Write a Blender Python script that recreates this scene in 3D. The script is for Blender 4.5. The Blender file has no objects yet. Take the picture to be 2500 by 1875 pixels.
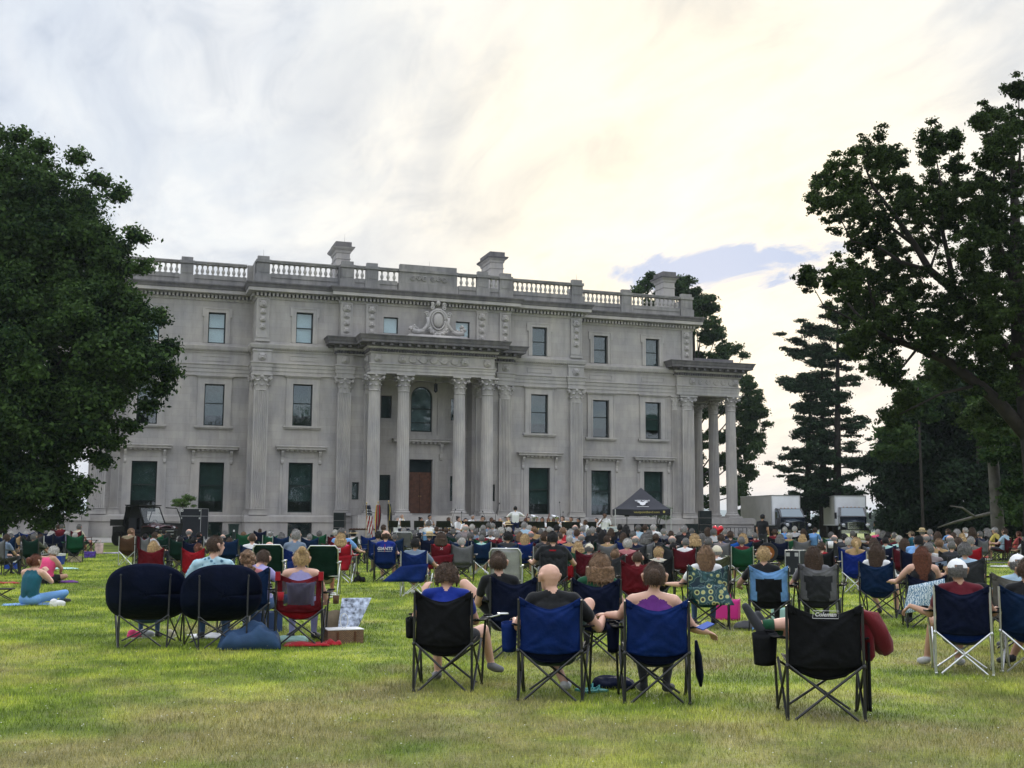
import bpy, bmesh, math, random
import numpy as np
from mathutils import Vector, Matrix, noise
rnd = random.Random(7)
npr = np.random.default_rng(11)
SC = bpy.context.scene
COL = SC.collection
PI = math.pi

# ---------------------------------------------------------------- camera
F_PX, PITCH, ROLL, YAW = 2816.16, 0.11935, 0.005522, 0.32202
CAM = Vector((-20.208, -82.441, 1.1625))
cd_ = bpy.data.cameras.new('camera'); cam = bpy.data.objects.new('camera', cd_)
COL.objects.link(cam); SC.camera = cam
cd_.sensor_width = 36.0; cd_.lens = F_PX / 2500.0 * 36.0
cd_.clip_start = 0.1; cd_.clip_end = 30000
_s, _c = math.sin(YAW), math.cos(YAW)
_sp, _cp = math.sin(PITCH), math.cos(PITCH)
FW = Vector((_s * _cp, _c * _cp, _sp)); RT = Vector((_c, -_s, 0.0)); UP = RT.cross(FW)
# roll: image x axis turned by ROLL
_cr, _sr = math.cos(ROLL), math.sin(ROLL)
Rx = RT * _cr + UP * _sr; Uy = UP * _cr - RT * _sr
m = Matrix((Rx, Uy, -FW)).transposed().to_4x4(); m.translation = CAM
cam.matrix_world = m

# ---------------------------------------------------------------- light, sky, exposure
SUN_EL, SUN_AZ = math.radians(16), YAW + math.radians(9)      # azimuth measured from +Y towards +X
sdir = Vector((math.sin(SUN_AZ) * math.cos(SUN_EL), math.cos(SUN_AZ) * math.cos(SUN_EL), math.sin(SUN_EL)))
sl = bpy.data.lights.new('sun', 'SUN'); sl.energy = 1.3; sl.angle = math.radians(14); sl.color = (1.0, .93, .80)
so = bpy.data.objects.new('sun', sl); COL.objects.link(so); so.rotation_euler = (-sdir).to_track_quat('-Z', 'Y').to_euler()
so.location = (0, 0, 60)
SC.view_settings.view_transform = 'Standard'; SC.view_settings.look = 'None'
SC.view_settings.gamma = 1.0; SC.view_settings.exposure = 0.5
SC.render.engine = 'CYCLES'
SC.cycles.max_bounces = 5; SC.cycles.diffuse_bounces = 3; SC.cycles.transparent_max_bounces = 6

W = bpy.data.worlds.new('World'); SC.world = W; W.use_nodes = True
nt = W.node_tree; N = nt.nodes; LK = nt.links; N.clear()
def nd(t, **k):
    n = N.new(t)
    for a, b in k.items(): setattr(n, a, b)
    return n
def ramp(n, stops):
    e = n.color_ramp.elements
    while len(e) > 1: e.remove(e[-1])
    e[0].position = stops[0][0]; e[0].color = (*stops[0][1], 1)
    for p, c in stops[1:]:
        x = e.new(p); x.color = (*c, 1)
out = nd('ShaderNodeOutputWorld'); bg = nd('ShaderNodeBackground'); bg.inputs[1].default_value = 1.0
sky = nd('ShaderNodeTexSky', sky_type='NISHITA', sun_disc=False, sun_elevation=SUN_EL, sun_rotation=SUN_AZ)
sky.air_density = 1.4; sky.dust_density = 2.0
skm = nd('ShaderNodeVectorMath', operation='SCALE'); skm.inputs[3].default_value = 0.06
LK.new(sky.outputs[0], skm.inputs[0])
tc = nd('ShaderNodeTexCoord'); sep = nd('ShaderNodeSeparateXYZ'); LK.new(tc.outputs['Generated'], sep.inputs[0])
# cloud layer coordinates: direction projected on a flat layer overhead
az = nd('ShaderNodeMath', operation='ADD'); az.inputs[1].default_value = 0.16; LK.new(sep.outputs[2], az.inputs[0])
az2 = nd('ShaderNodeMath', operation='MAXIMUM'); az2.inputs[1].default_value = 0.05; LK.new(az.outputs[0], az2.inputs[0])
dv = nd('ShaderNodeVectorMath', operation='DIVIDE'); cmb = nd('ShaderNodeCombineXYZ')
for i in range(3): LK.new(az2.outputs[0], cmb.inputs[i])
LK.new(tc.outputs['Generated'], dv.inputs[0]); LK.new(cmb.outputs[0], dv.inputs[1])
mp = nd('ShaderNodeMapping'); mp.inputs['Rotation'].default_value = (0, 0, 0.9); mp.inputs['Scale'].default_value = (1.0, .45, 1); mp.inputs['Location'].default_value = (3.1, 1.7, 0)
LK.new(dv.outputs[0], mp.inputs[0])
n1 = nd('ShaderNodeTexNoise'); n1.inputs['Scale'].default_value = 2.6; n1.inputs['Detail'].default_value = 7; n1.inputs['Roughness'].default_value = .55; n1.inputs['Distortion'].default_value = .5
LK.new(mp.outputs[0], n1.inputs['Vector'])
n2 = nd('ShaderNodeTexNoise'); n2.inputs['Scale'].default_value = 6.5; n2.inputs['Detail'].default_value = 8; n2.inputs['Roughness'].default_value = .6; n2.inputs['Distortion'].default_value = .8
LK.new(mp.outputs[0], n2.inputs['Vector'])
# closeness to the (veiled) sun
dt = nd('ShaderNodeVectorMath', operation='DOT_PRODUCT'); nrm = nd('ShaderNodeVectorMath', operation='NORMALIZE')
LK.new(tc.outputs['Generated'], nrm.inputs[0]); LK.new(nrm.outputs[0], dt.inputs[0]); dt.inputs[1].default_value = sdir
rs = nd('ShaderNodeValToRGB'); ramp(rs, [(0.0, (.84, .87, .93)), (.60, (.74, .78, .84)), (.84, (.59, .62, .67)), (.93, (.61, .63, .655)), (.972, (.66, .65, .615)), (.992, (.73, .685, .575)), (1.0, (.78, .715, .57))])  # sky outside the view kept brighter, as fill light for the facade
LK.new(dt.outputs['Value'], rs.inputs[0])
# cloud veil brightness
rc = nd('ShaderNodeValToRGB'); ramp(rc, [(.36, (.82, .86, .93)), (.45, (.93, .955, .99)), (.53, (1.09, 1.08, 1.06)), (.60, (1.04, 1.03, 1.03)), (.68, (.88, .90, .94))])
LK.new(n1.outputs[0], rc.inputs[0])
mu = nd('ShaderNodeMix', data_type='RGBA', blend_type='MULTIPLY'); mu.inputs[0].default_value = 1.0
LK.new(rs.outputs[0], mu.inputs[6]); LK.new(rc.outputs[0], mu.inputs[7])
# thin grey wisps
rw = nd('ShaderNodeValToRGB'); ramp(rw, [(.0, (1.04, 1.04, 1.03)), (.44, (1.05, 1.05, 1.04)), (.55, (.96, .965, .98)), (.63, (.85, .87, .91)), (.72, (.74, .77, .83))])
LK.new(n2.outputs[0], rw.inputs[0])
mu2 = nd('ShaderNodeMix', data_type='RGBA', blend_type='MULTIPLY'); mu2.inputs[0].default_value = .8
LK.new(mu.outputs[2], mu2.inputs[6]); LK.new(rw.outputs[0], mu2.inputs[7])
# gaps of clear sky between the clouds: a low band to the right of the house, and wherever the noise opens
def gap(dirv, sx, sz, gain):
    # soft elliptical opening about a direction
    d0 = Vector(dirv).normalized(); a = Vector((d0.y, -d0.x, 0)).normalized()
    d1 = nd('ShaderNodeVectorMath', operation='DOT_PRODUCT'); LK.new(nrm.outputs[0], d1.inputs[0]); d1.inputs[1].default_value = a
    sz_ = nd('ShaderNodeSeparateXYZ'); LK.new(nrm.outputs[0], sz_.inputs[0])
    q1 = nd('ShaderNodeMath', operation='MULTIPLY'); LK.new(d1.outputs['Value'], q1.inputs[0]); q1.inputs[1].default_value = 1 / sx
    q1b = nd('ShaderNodeMath', operation='POWER'); LK.new(q1.outputs[0], q1b.inputs[0]); q1b.inputs[1].default_value = 2
    ab = nd('ShaderNodeMath', operation='ABSOLUTE'); LK.new(q1.outputs[0], ab.inputs[0]); LK.new(ab.outputs[0], q1b.inputs[0])
    q2 = nd('ShaderNodeMath', operation='SUBTRACT'); LK.new(sz_.outputs[2], q2.inputs[0]); q2.inputs[1].default_value = d0.z
    q3 = nd('ShaderNodeMath', operation='MULTIPLY'); LK.new(q2.outputs[0], q3.inputs[0]); q3.inputs[1].default_value = 1 / sz
    ab2 = nd('ShaderNodeMath', operation='ABSOLUTE'); LK.new(q3.outputs[0], ab2.inputs[0])
    q3b = nd('ShaderNodeMath', operation='POWER'); LK.new(ab2.outputs[0], q3b.inputs[0]); q3b.inputs[1].default_value = 2
    s_ = nd('ShaderNodeMath', operation='ADD'); LK.new(q1b.outputs[0], s_.inputs[0]); LK.new(q3b.outputs[0], s_.inputs[1])
    nn = nd('ShaderNodeMath', operation='MULTIPLY_ADD'); LK.new(n2.outputs[0], nn.inputs[0]); nn.inputs[1].default_value = -6.0; nn.inputs[2].default_value = 4.2
    t_ = nd('ShaderNodeMath', operation='SUBTRACT'); LK.new(nn.outputs[0], t_.inputs[0]); LK.new(s_.outputs[0], t_.inputs[1])
    cl = nd('ShaderNodeMath', operation='MULTIPLY', use_clamp=True); LK.new(t_.outputs[0], cl.inputs[0]); cl.inputs[1].default_value = gain
    return cl
def pix_dir(px, py):
    x, y = (px - 1250.0) / F_PX, (py - 937.5) / F_PX
    return (FW + Rx * x - Uy * y).normalized()
# gaps are placed where the sky of that evening was open
g1 = gap(pix_dir(1790, 655), .12, .020, 1.0)
mx = nd('ShaderNodeMix', data_type='RGBA'); LK.new(g1.outputs[0], mx.inputs[0]); LK.new(mu2.outputs[2], mx.inputs[6])
blue = nd('ShaderNodeRGB'); blue.outputs[0].default_value = (.17, .31, .56, 1)
LK.new(blue.outputs[0], mx.inputs[7])
# a little of the physical sky shows through everywhere
mf = nd('ShaderNodeMix', data_type='RGBA'); mf.inputs[0].default_value = .10
LK.new(mx.outputs[2], mf.inputs[6]); LK.new(skm.outputs[0], mf.inputs[7])
mz = nd('ShaderNodeMapRange'); mz.inputs[1].default_value = .45; mz.inputs[2].default_value = .95; mz.inputs[3].default_value = 1.0; mz.inputs[4].default_value = 2.1; LK.new(sep.outputs[2], mz.inputs[0])   # sky above the view raised, added as top light on the facade
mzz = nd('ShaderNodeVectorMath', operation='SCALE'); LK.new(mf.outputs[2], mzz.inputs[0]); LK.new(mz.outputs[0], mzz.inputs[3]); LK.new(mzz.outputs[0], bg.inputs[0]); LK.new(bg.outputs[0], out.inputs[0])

# ---------------------------------------------------------------- geometry of the place
def gz(x, y):
    t = y - CAM.y
    if t < 78: return -0.447 + 0.447 * t / 78 if t > -200 else -1.6
    if t < 150: return 0.0
    if t < 700: return -(t - 150) * 0.09
    return -49.5
FH = Vector((_s, _c, 0))
def at(px, d, z=None, py=None):
    """world point in pixel column px, d metres ahead of the camera; on the ground, at height z, or on pixel row py"""
    zz = 0.5
    for _ in range(6):
        r = 0.0
        # image coords with roll: solve for right offset
        dz = (zz if z is None else z) - CAM.z
        F = d * _cp + dz * _sp; U = -d * _sp + dz * _cp
        y = -U / F
        # px-1250 = F_PX*(x*cr - y*sr)
        xi = ((px - 1250) / F_PX + y * _sr) / _cr
        r = xi * F
        p = CAM + FH * d + RT * r
        if py is not None:
            yi = ((py - 937.5) / F_PX - xi * _sr) / _cr
            # yi = -(−d sp + dz cp)/(d cp + dz sp)
            dz2 = (d * _sp - yi * d * _cp) / (_cp + yi * _sp)
            zz = CAM.z + dz2; z = zz
        elif z is None: zz = gz(p.x, p.y)
    return Vector((p.x, p.y, zz if z is None else z))

# ---------------------------------------------------------------- helpers
def tag(o, label=None, cat=None, group=None, kind=None):
    if label: o['label'] = label
    if cat: o['category'] = cat
    if group: o['group'] = group
    if kind: o['kind'] = kind
    return o
def empty(name, loc=(0, 0, 0), rz=0.0, label=None, cat=None, group=None):
    o = bpy.data.objects.new(name, None); COL.objects.link(o); o.location = loc; o.rotation_euler = (0, 0, rz)
    o.empty_display_size = .1
    return tag(o, label, cat, group)
def link(name, me, parent=None):
    o = bpy.data.objects.new(name, me); COL.objects.link(o)
    if parent: o.parent = parent
    return o
def frame_of(d):
    d = d.normalized(); a = Vector((0, 0, 1)) if abs(d.z) < .95 else Vector((1, 0, 0))
    u = d.cross(a).normalized(); return u, d.cross(u).normalized()
class MB:
    def __init__(s): s.v = []; s.f = []; s.m = []
    def add(s, vs, fs, mat=0):
        b = len(s.v); s.v += [tuple(p) for p in vs]; s.f += [tuple(b + i for i in f) for f in fs]; s.m += [mat] * len(fs); return s
    def box(s, x0, x1, y0, y1, z0, z1, mat=0):
        return s.add([(x0, y0, z0), (x1, y0, z0), (x1, y1, z0), (x0, y1, z0), (x0, y0, z1), (x1, y0, z1), (x1, y1, z1), (x0, y1, z1)],
                     [(0, 3, 2, 1), (4, 5, 6, 7), (0, 1, 5, 4), (1, 2, 6, 5), (2, 3, 7, 6), (3, 0, 4, 7)], mat)
    def path(s, pts, rad, n=8, mat=0, caps=True, flat=1.0):
        pts = [Vector(p) for p in pts]
        if not hasattr(rad, '__len__'): rad = [rad] * len(pts)
        vs = []; fs = []
        u0 = None
        for i, p in enumerate(pts):
            a = pts[max(i - 1, 0)]; b = pts[min(i + 1, len(pts) - 1)]; d = (b - a)
            if d.length < 1e-9: d = Vector((0, 0, 1))
            d.normalize()
            if u0 is None: u, w = frame_of(d)
            else:
                u = (u0 - d * u0.dot(d)); u = u.normalized() if u.length > 1e-6 else frame_of(d)[0]; w = d.cross(u)
            u0 = u
            for k in range(n):
                t = 2 * PI * k / n; vs.append(p + (u * math.cos(t) + w * math.sin(t) * flat) * rad[i])
        for i in range(len(pts) - 1):
            for k in range(n):
                fs.append((i * n + k, i * n + (k + 1) % n, (i + 1) * n + (k + 1) % n, (i + 1) * n + k))
        if caps:
            fs.append(tuple(range(n))[::-1]); fs.append(tuple((len(pts) - 1) * n + k for k in range(n)))
        return s.add(vs, fs, mat)
    def tube(s, p, q, r, r2=None, n=8, mat=0): return s.path([p, q], [r, r if r2 is None else r2], n, mat)
    def lathe(s, prof, c=(0, 0, 0), n=16, mat=0, ax='z'):
        vs = []; fs = []
        for r, z in prof:
            for k in range(n):
                t = 2 * PI * k / n
                v = (r * math.cos(t), r * math.sin(t), z) if ax == 'z' else (r * math.cos(t), z, r * math.sin(t))
                vs.append((c[0] + v[0], c[1] + v[1], c[2] + v[2]))
        m_ = len(prof)
        for i in range(m_ - 1):
            for k in range(n): fs.append((i * n + k, i * n + (k + 1) % n, (i + 1) * n + (k + 1) % n, (i + 1) * n + k))
        fs.append(tuple(range(n))[::-1]); fs.append(tuple((m_ - 1) * n + k for k in range(n)))
        return s.add(vs, fs, mat)
    def ell(s, c, r, nu=12, nv=8, mat=0, rot=None):
        if not hasattr(r, '__len__'): r = (r, r, r)
        vs = []; fs = []
        R = rot or Matrix.Identity(3); c = Vector(c)
        for j in range(1, nv):
            ph = PI * j / nv
            for k in range(nu):
                t = 2 * PI * k / nu
                vs.append(c + R @ Vector((r[0] * math.sin(ph) * math.cos(t), r[1] * math.sin(ph) * math.sin(t), r[2] * math.cos(ph))))
        vs.append(c + R @ Vector((0, 0, r[2]))); vs.append(c + R @ Vector((0, 0, -r[2])))
        a = len(vs) - 2
        for j in range(nv - 2):
            for k in range(nu): fs.append((j * nu + k, (j + 1) * nu + k, (j + 1) * nu + (k + 1) % nu, j * nu + (k + 1) % nu))
        for k in range(nu): fs.append((a, k, (k + 1) % nu)); fs.append((a + 1, (nv - 2) * nu + (k + 1) % nu, (nv - 2) * nu + k))
        return s.add(vs, fs, mat)
    def grid(s, fn, nu, nv, mat=0, thick=0.0):
        P = [[Vector(fn(i / nu, j / nv)) for i in range(nu + 1)] for j in range(nv + 1)]
        vs = [p for r in P for p in r]; w = nu + 1
        fs = [(j * w + i, j * w + i + 1, (j + 1) * w + i + 1, (j + 1) * w + i) for j in range(nv) for i in range(nu)]
        if thick:
            ns = []
            for j in range(nv + 1):
                for i in range(nu + 1):
                    a = P[j][min(i + 1, nu)] - P[j][max(i - 1, 0)]; b = P[min(j + 1, nv)][i] - P[max(j - 1, 0)][i]
                    k = a.cross(b); ns.append(k.normalized() if k.length > 1e-9 else Vector((0, 0, 1)))
            b0 = len(vs); vs = vs + [vs[i] - ns[i] * thick for i in range(b0)]
            fs += [tuple(b0 + i for i in f[::-1]) for f in fs]
            for i in range(nu): fs.append((i, b0 + i, b0 + i + 1, i + 1)); o = nv * w; fs.append((o + i + 1, b0 + o + i + 1, b0 + o + i, o + i))
            for j in range(nv): a = j * w; c = (j + 1) * w; fs.append((c, b0 + c, b0 + a, a)); a += nu; c += nu; fs.append((a, b0 + a, b0 + c, c))
        return s.add(vs, fs, mat)
    def prism(s, poly, o, u, v, w, mat=0):
        """2-D polygon in axes u, v at origin o, extruded by vector w"""
        o, u, v, w = map(Vector, (o, u, v, w)); n = len(poly)
        a = [o + u * x + v * y for x, y in poly]; b = [p + w for p in a]
        fs = [tuple(range(n))[::-1], tuple(range(n, 2 * n))] + [(i, (i + 1) % n, n + (i + 1) % n, n + i) for i in range(n)]
        return s.add(a + b, fs, mat)
    def sweep(s, prof, plan, mat=0):
        """profile (out, z) swept along the plan polyline; outward is to the right of travel"""
        n = len(plan); P = [Vector((p[0], p[1])) for p in plan]; offs = []
        for i in range(n):
            ns = []
            if i > 0: d = (P[i] - P[i - 1]).normalized(); ns.append(Vector((d.y, -d.x)))
            if i < n - 1: d = (P[i + 1] - P[i]).normalized(); ns.append(Vector((d.y, -d.x)))
            offs.append(ns[0] if len(ns) == 1 else (ns[0] + ns[1]) / (1 + ns[0].dot(ns[1])))
        k = len(prof); vs = []
        for i in range(n):
            for o_, z in prof: vs.append((P[i].x + offs[i].x * o_, P[i].y + offs[i].y * o_, z))
        fs = [(i * k + j, (i + 1) * k + j, (i + 1) * k + j + 1, i * k + j + 1) for i in range(n - 1) for j in range(k - 1)]
        fs += [tuple(range(k)), tuple((n - 1) * k + j for j in range(k))[::-1]]
        return s.add(vs, fs, mat)
    def mesh(s, name, mats, smooth=False):
        me = bpy.data.meshes.new(name); me.from_pydata(s.v, [], s.f)
        for m_ in mats: me.materials.append(m_)
        if len(mats) > 1: me.polygons.foreach_set('material_index', s.m)
        if smooth: me.polygons.foreach_set('use_smooth', [True] * len(me.polygons))
        me.update(); return me
    def build(s, name, mats, parent=None, smooth=False):
        if not isinstance(mats, (list, tuple)): mats = [mats]
        return link(name, s.mesh(name, mats, smooth), parent)
def sharp(me, ang=40):
    """smooth shading with sharp edges above the angle"""
    me.polygons.foreach_set('use_smooth', [True] * len(me.polygons))
    bm = bmesh.new(); bm.from_mesh(me)
    for e in bm.edges:
        if len(e.link_faces) == 2 and e.calc_face_angle(0) > math.radians(ang): e.smooth = False
    bm.to_mesh(me); bm.free()
def copy_tree(o, parent=None):
    c = o.copy(); COL.objects.link(c)
    if parent: c.parent = parent
    for ch in list(o.children): copy_tree(ch, c)
    return c
def big_mesh(name, V, Fq, mats, smooth=False):
    """numpy verts (n,3) and faces (m,k) of one size"""
    me = bpy.data.meshes.new(name); k = Fq.shape[1]
    me.vertices.add(len(V)); me.vertices.foreach_set('co', V.astype(np.float32).ravel())
    me.loops.add(Fq.size); me.loops.foreach_set('vertex_index', Fq.astype(np.int32).ravel())
    me.polygons.add(len(Fq)); me.polygons.foreach_set('loop_start', np.arange(0, Fq.size, k, dtype=np.int32))
    me.polygons.foreach_set('loop_total', np.full(len(Fq), k, dtype=np.int32))
    for m_ in mats: me.materials.append(m_)
    if smooth: me.polygons.foreach_set('use_smooth', [True] * len(me.polygons))
    me.update(calc_edges=True); me.validate(); return me
def text_mesh(body, size, mat, depth=.002, parent=None, name='lettering', bold=False, shear=0):
    c = bpy.data.curves.new('t', 'FONT'); c.body = body; c.size = size; c.extrude = depth; c.align_x = 'CENTER'; c.align_y = 'CENTER'
    c.offset = size * .02 if bold else 0; c.shear = shear; c.resolution_u = 3
    o = bpy.data.objects.new('t', c); COL.objects.link(o)
    dg = bpy.context.evaluated_depsgraph_get(); me = bpy.data.meshes.new_from_object(o.evaluated_get(dg))
    bpy.data.objects.remove(o); bpy.data.curves.remove(c); me.materials.clear(); me.materials.append(mat); me.name = name
    return link(name, me, parent)

# ---------------------------------------------------------------- materials
_mc = {}
def mat(name, col, rough=.7, metal=0.0, spec=.3, var=0.0, vscale=6.0, bump=0.0, bscale=40.0, sheen=0.0, coat=0.0):
    if name in _mc: return _mc[name]
    m_ = bpy.data.materials.new(name); m_.use_nodes = True; t = m_.node_tree; b = t.nodes['Principled BSDF']
    b.inputs['Base Color'].default_value = (*col, 1); b.inputs['Roughness'].default_value = rough; b.inputs['Metallic'].default_value = metal
    b.inputs['Specular IOR Level'].default_value = spec
    if sheen: b.inputs['Sheen Weight'].default_value = sheen
    if coat: b.inputs['Coat Weight'].default_value = coat
    c = t.nodes.new('ShaderNodeTexCoord')
    if var:
        n = t.nodes.new('ShaderNodeTexNoise'); n.inputs['Scale'].default_value = vscale; n.inputs['Detail'].default_value = 5
        r = t.nodes.new('ShaderNodeMapRange'); r.inputs[1].default_value = .3; r.inputs[2].default_value = .7; r.inputs[3].default_value = 1 - var; r.inputs[4].default_value = 1 + var
        x = t.nodes.new('ShaderNodeVectorMath'); x.operation = 'SCALE'; x.inputs[0].default_value = col
        t.links.new(c.outputs['Object'], n.inputs['Vector']); t.links.new(n.outputs[0], r.inputs[0]); t.links.new(r.outputs[0], x.inputs[3]); t.links.new(x.outputs[0], b.inputs['Base Color'])
    if bump:
        n = t.nodes.new('ShaderNodeTexNoise'); n.inputs['Scale'].default_value = bscale; n.inputs['Detail'].default_value = 4
        k = t.nodes.new('ShaderNodeBump'); k.inputs['Strength'].default_value = bump; k.inputs['Distance'].default_value = .02
        t.links.new(c.outputs['Object'], n.inputs['Vector']); t.links.new(n.outputs[0], k.inputs['Height']); t.links.new(k.outputs[0], b.inputs['Normal'])
    _mc[name] = m_; return m_
def stone_mat(name, col, dark=.5, blocks=True, stain=.35):
    m_ = bpy.data.materials.new(name); m_.use_nodes = True; t = m_.node_tree; L = t.links; b = t.nodes['Principled BSDF']
    b.inputs['Roughness'].default_value = .9; b.inputs['Specular IOR Level'].default_value = .15
    g = t.nodes.new('ShaderNodeNewGeometry')
    n1_ = t.nodes.new('ShaderNodeTexNoise'); n1_.inputs['Scale'].default_value = .55; n1_.inputs['Detail'].default_value = 6
    mp_ = t.nodes.new('ShaderNodeMapping'); mp_.inputs['Scale'].default_value = (1.6, 1.6, .35)
    n2_ = t.nodes.new('ShaderNodeTexNoise'); n2_.inputs['Scale'].default_value = 1.3; n2_.inputs['Detail'].default_value = 8; n2_.inputs['Roughness'].default_value = .65
    L.new(g.outputs['Position'], n1_.inputs['Vector']); L.new(g.outputs['Position'], mp_.inputs[0]); L.new(mp_.outputs[0], n2_.inputs['Vector'])
    r1 = t.nodes.new('ShaderNodeValToRGB'); e = r1.color_ramp.elements; e[0].position = .3; e[1].position = .7
    e[0].color = (col[0] * .82, col[1] * .83, col[2] * .86, 1); e[1].color = (col[0] * 1.10, col[1] * 1.07, col[2] * 1.02, 1)
    L.new(n1_.outputs[0], r1.inputs[0])
    r2 = t.nodes.new('ShaderNodeValToRGB'); e = r2.color_ramp.elements; e[0].position = .25; e[1].position = .62
    e[0].color = (1 - stain, 1 - stain, 1 - stain * .95, 1); e[1].color = (1, 1, 1, 1)
    L.new(n2_.outputs[0], r2.inputs[0])
    x = t.nodes.new('ShaderNodeMix'); x.data_type = 'RGBA'; x.blend_type = 'MULTIPLY'; x.inputs[0].default_value = 1
    L.new(r1.outputs[0], x.inputs[6]); L.new(r2.outputs[0], x.inputs[7]); last = x.outputs[2]
    if blocks:
        mb_ = t.nodes.new('ShaderNodeMapping'); mb_.inputs['Rotation'].default_value = (PI / 2, 0, 0)
        bk = t.nodes.new('ShaderNodeTexBrick'); bk.inputs['Color1'].default_value = (1, 1, 1, 1); bk.inputs['Color2'].default_value = (.90, .90, .905, 1); bk.inputs['Mortar'].default_value = (.80, .80, .80, 1)
        bk.inputs['Scale'].default_value = 1; bk.inputs['Brick Width'].default_value = 1.35; bk.inputs['Row Height'].default_value = .52; bk.inputs['Mortar Size'].default_value = .008
        L.new(g.outputs['Position'], mb_.inputs[0]); L.new(mb_.outputs[0], bk.inputs['Vector'])
        y = t.nodes.new('ShaderNodeMix'); y.data_type = 'RGBA'; y.blend_type = 'MULTIPLY'; y.inputs[0].default_value = 1
        L.new(last, y.inputs[6]); L.new(bk.outputs[0], y.inputs[7]); last = y.outputs[2]
    L.new(last, b.inputs['Base Color'])
    n3 = t.nodes.new('ShaderNodeTexNoise'); n3.inputs['Scale'].default_value = 14; n3.inputs['Detail'].default_value = 6
    k = t.nodes.new('ShaderNodeBump'); k.inputs['Strength'].default_value = .25; k.inputs['Distance'].default_value = .02
    L.new(g.outputs['Position'], n3.inputs['Vector']); L.new(n3.outputs[0], k.inputs['Height']); L.new(k.outputs[0], b.inputs['Normal'])
    return m_
STONE = stone_mat('limestone', (.41, .395, .38), stain=.24); STONEP = stone_mat('limestone_plain', (.43, .415, .40), blocks=False, stain=.28)
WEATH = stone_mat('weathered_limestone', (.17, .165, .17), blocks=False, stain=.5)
GREYST = stone_mat('parapet_limestone', (.30, .295, .29), stain=.45)
BLACKF = mat('black_paint', (.012, .013, .015), .45)
SASH = mat('dark_green_sash', (.012, .022, .020), .5)
def glass_mat(name, col, rough=.05):
    return mat(name, col, rough, spec=.5)
GLASS = glass_mat('dark_glass', (.012, .02, .022), .06)
BLIND_D = mat('dark_green_blind', (.03, .055, .05), .8, var=.15, vscale=3)
BLIND_L = mat('pale_blind', (.60, .67, .71), .8, var=.05, vscale=2)  # pale blind; its tone also carries the sky's reflection in the upper panes
# ================================================================ the mansion
HX = 22.6; PX = 12.1; QX = 6.35; YP = -2.08; YQ = -2.43; YR = -1.1; RX = 3.45
mansion = empty('mansion', (0, 0, 0), 0, 'grey limestone mansion with a columned portico, tall windows and a roof balustrade behind the band', 'mansion')

def wall_cells(mb, x0, x1, z0, z1, y, ops, rev=.38, ax='y'):
    xs = sorted({x0, x1, *[o[0] for o in ops], *[o[1] for o in ops]}); zs = sorted({z0, z1, *[o[2] for o in ops], *[o[3] for o in ops]})
    for i in range(len(xs) - 1):
        for j in range(len(zs) - 1):
            cx_, cz_ = (xs[i] + xs[i + 1]) / 2, (zs[j] + zs[j + 1]) / 2
            if any(o[0] < cx_ < o[1] and o[2] < cz_ < o[3] for o in ops): continue
            a, b, c, d = xs[i], xs[i + 1], zs[j], zs[j + 1]
            mb.add([(a, y, c), (b, y, c), (b, y, d), (a, y, d)], [(0, 1, 2, 3)])
    for a, b, c, d in ops:
        yb = y + rev
        mb.add([(a, y, c), (a, y, d), (a, yb, d), (a, yb, c)], [(0, 1, 2, 3)]); mb.add([(b, y, c), (b, yb, c), (b, yb, d), (b, y, d)], [(0, 1, 2, 3)])
        mb.add([(a, y, c), (a, yb, c), (b, yb, c), (b, y, c)], [(0, 1, 2, 3)]); mb.add([(a, y, d), (b, y, d), (b, yb, d), (a, yb, d)], [(0, 1, 2, 3)])
UA, UB, UC = 19.02, 14.577, 8.756; W1, W2, W3 = .832, .677, .591
Z1B, Z1T, Z2B, Z2T, Z3B, Z3T = 1.76, 5.175, 7.712, 10.635, 13.513, 15.70
def ops_for(u): return [(u - W1, u + W1, Z1B, Z1T), (u - W2, u + W2, Z2B, Z2T), (u - W3, u + W3, Z3B, Z3T), (u - W1, u + W1, .05, 1.06)]
wb = MB()
for sgn in (-1, 1):
    o = sum([ops_for(sgn * u) for u in (UA, UB)], []); a, b = sorted((sgn * PX, sgn * HX)); wall_cells(wb, a, b, 0, 17.0, 0, o)
    a, b = sorted((sgn * QX, sgn * PX)); wall_cells(wb, a, b, 0, 17.0, YP, ops_for(sgn * UC))
    a, b = sorted((sgn * RX, sgn * QX)); o = [(sgn * 4.985 - .245, sgn * 4.985 + .245, 2.68, 3.88)]
    wall_cells(wb, a, b, 0, 11.3, YQ, o)
    wb.add([(sgn * PX, 0, 0), (sgn * PX, YP, 0), (sgn * PX, YP, 17), (sgn * PX, 0, 17)], [(0, 1, 2, 3)])
    wb.add([(sgn * QX, YP, 0), (sgn * QX, YQ, 0), (sgn * QX, YQ, 17), (sgn * QX, YP, 17)], [(0, 1, 2, 3)])
    wb.add([(sgn * RX, YQ, 0), (sgn * RX, YR, 0), (sgn * RX, YR, 11.3), (sgn * RX, YQ, 11.3)], [(0, 1, 2, 3)])
rops = [(-.86, .86, 1.76, 5.64), (-.79, .79, 7.65, 10.95)]
for sgn in (-1, 1):
    a, b = sorted((sgn * 2.22, sgn * 2.99)); rops += [(a, b, 8.56, 10.18), (a, b, 2.68, 4.49)]
wall_cells(wb, -RX, RX, 0, 11.3, YR, rops)
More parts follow.
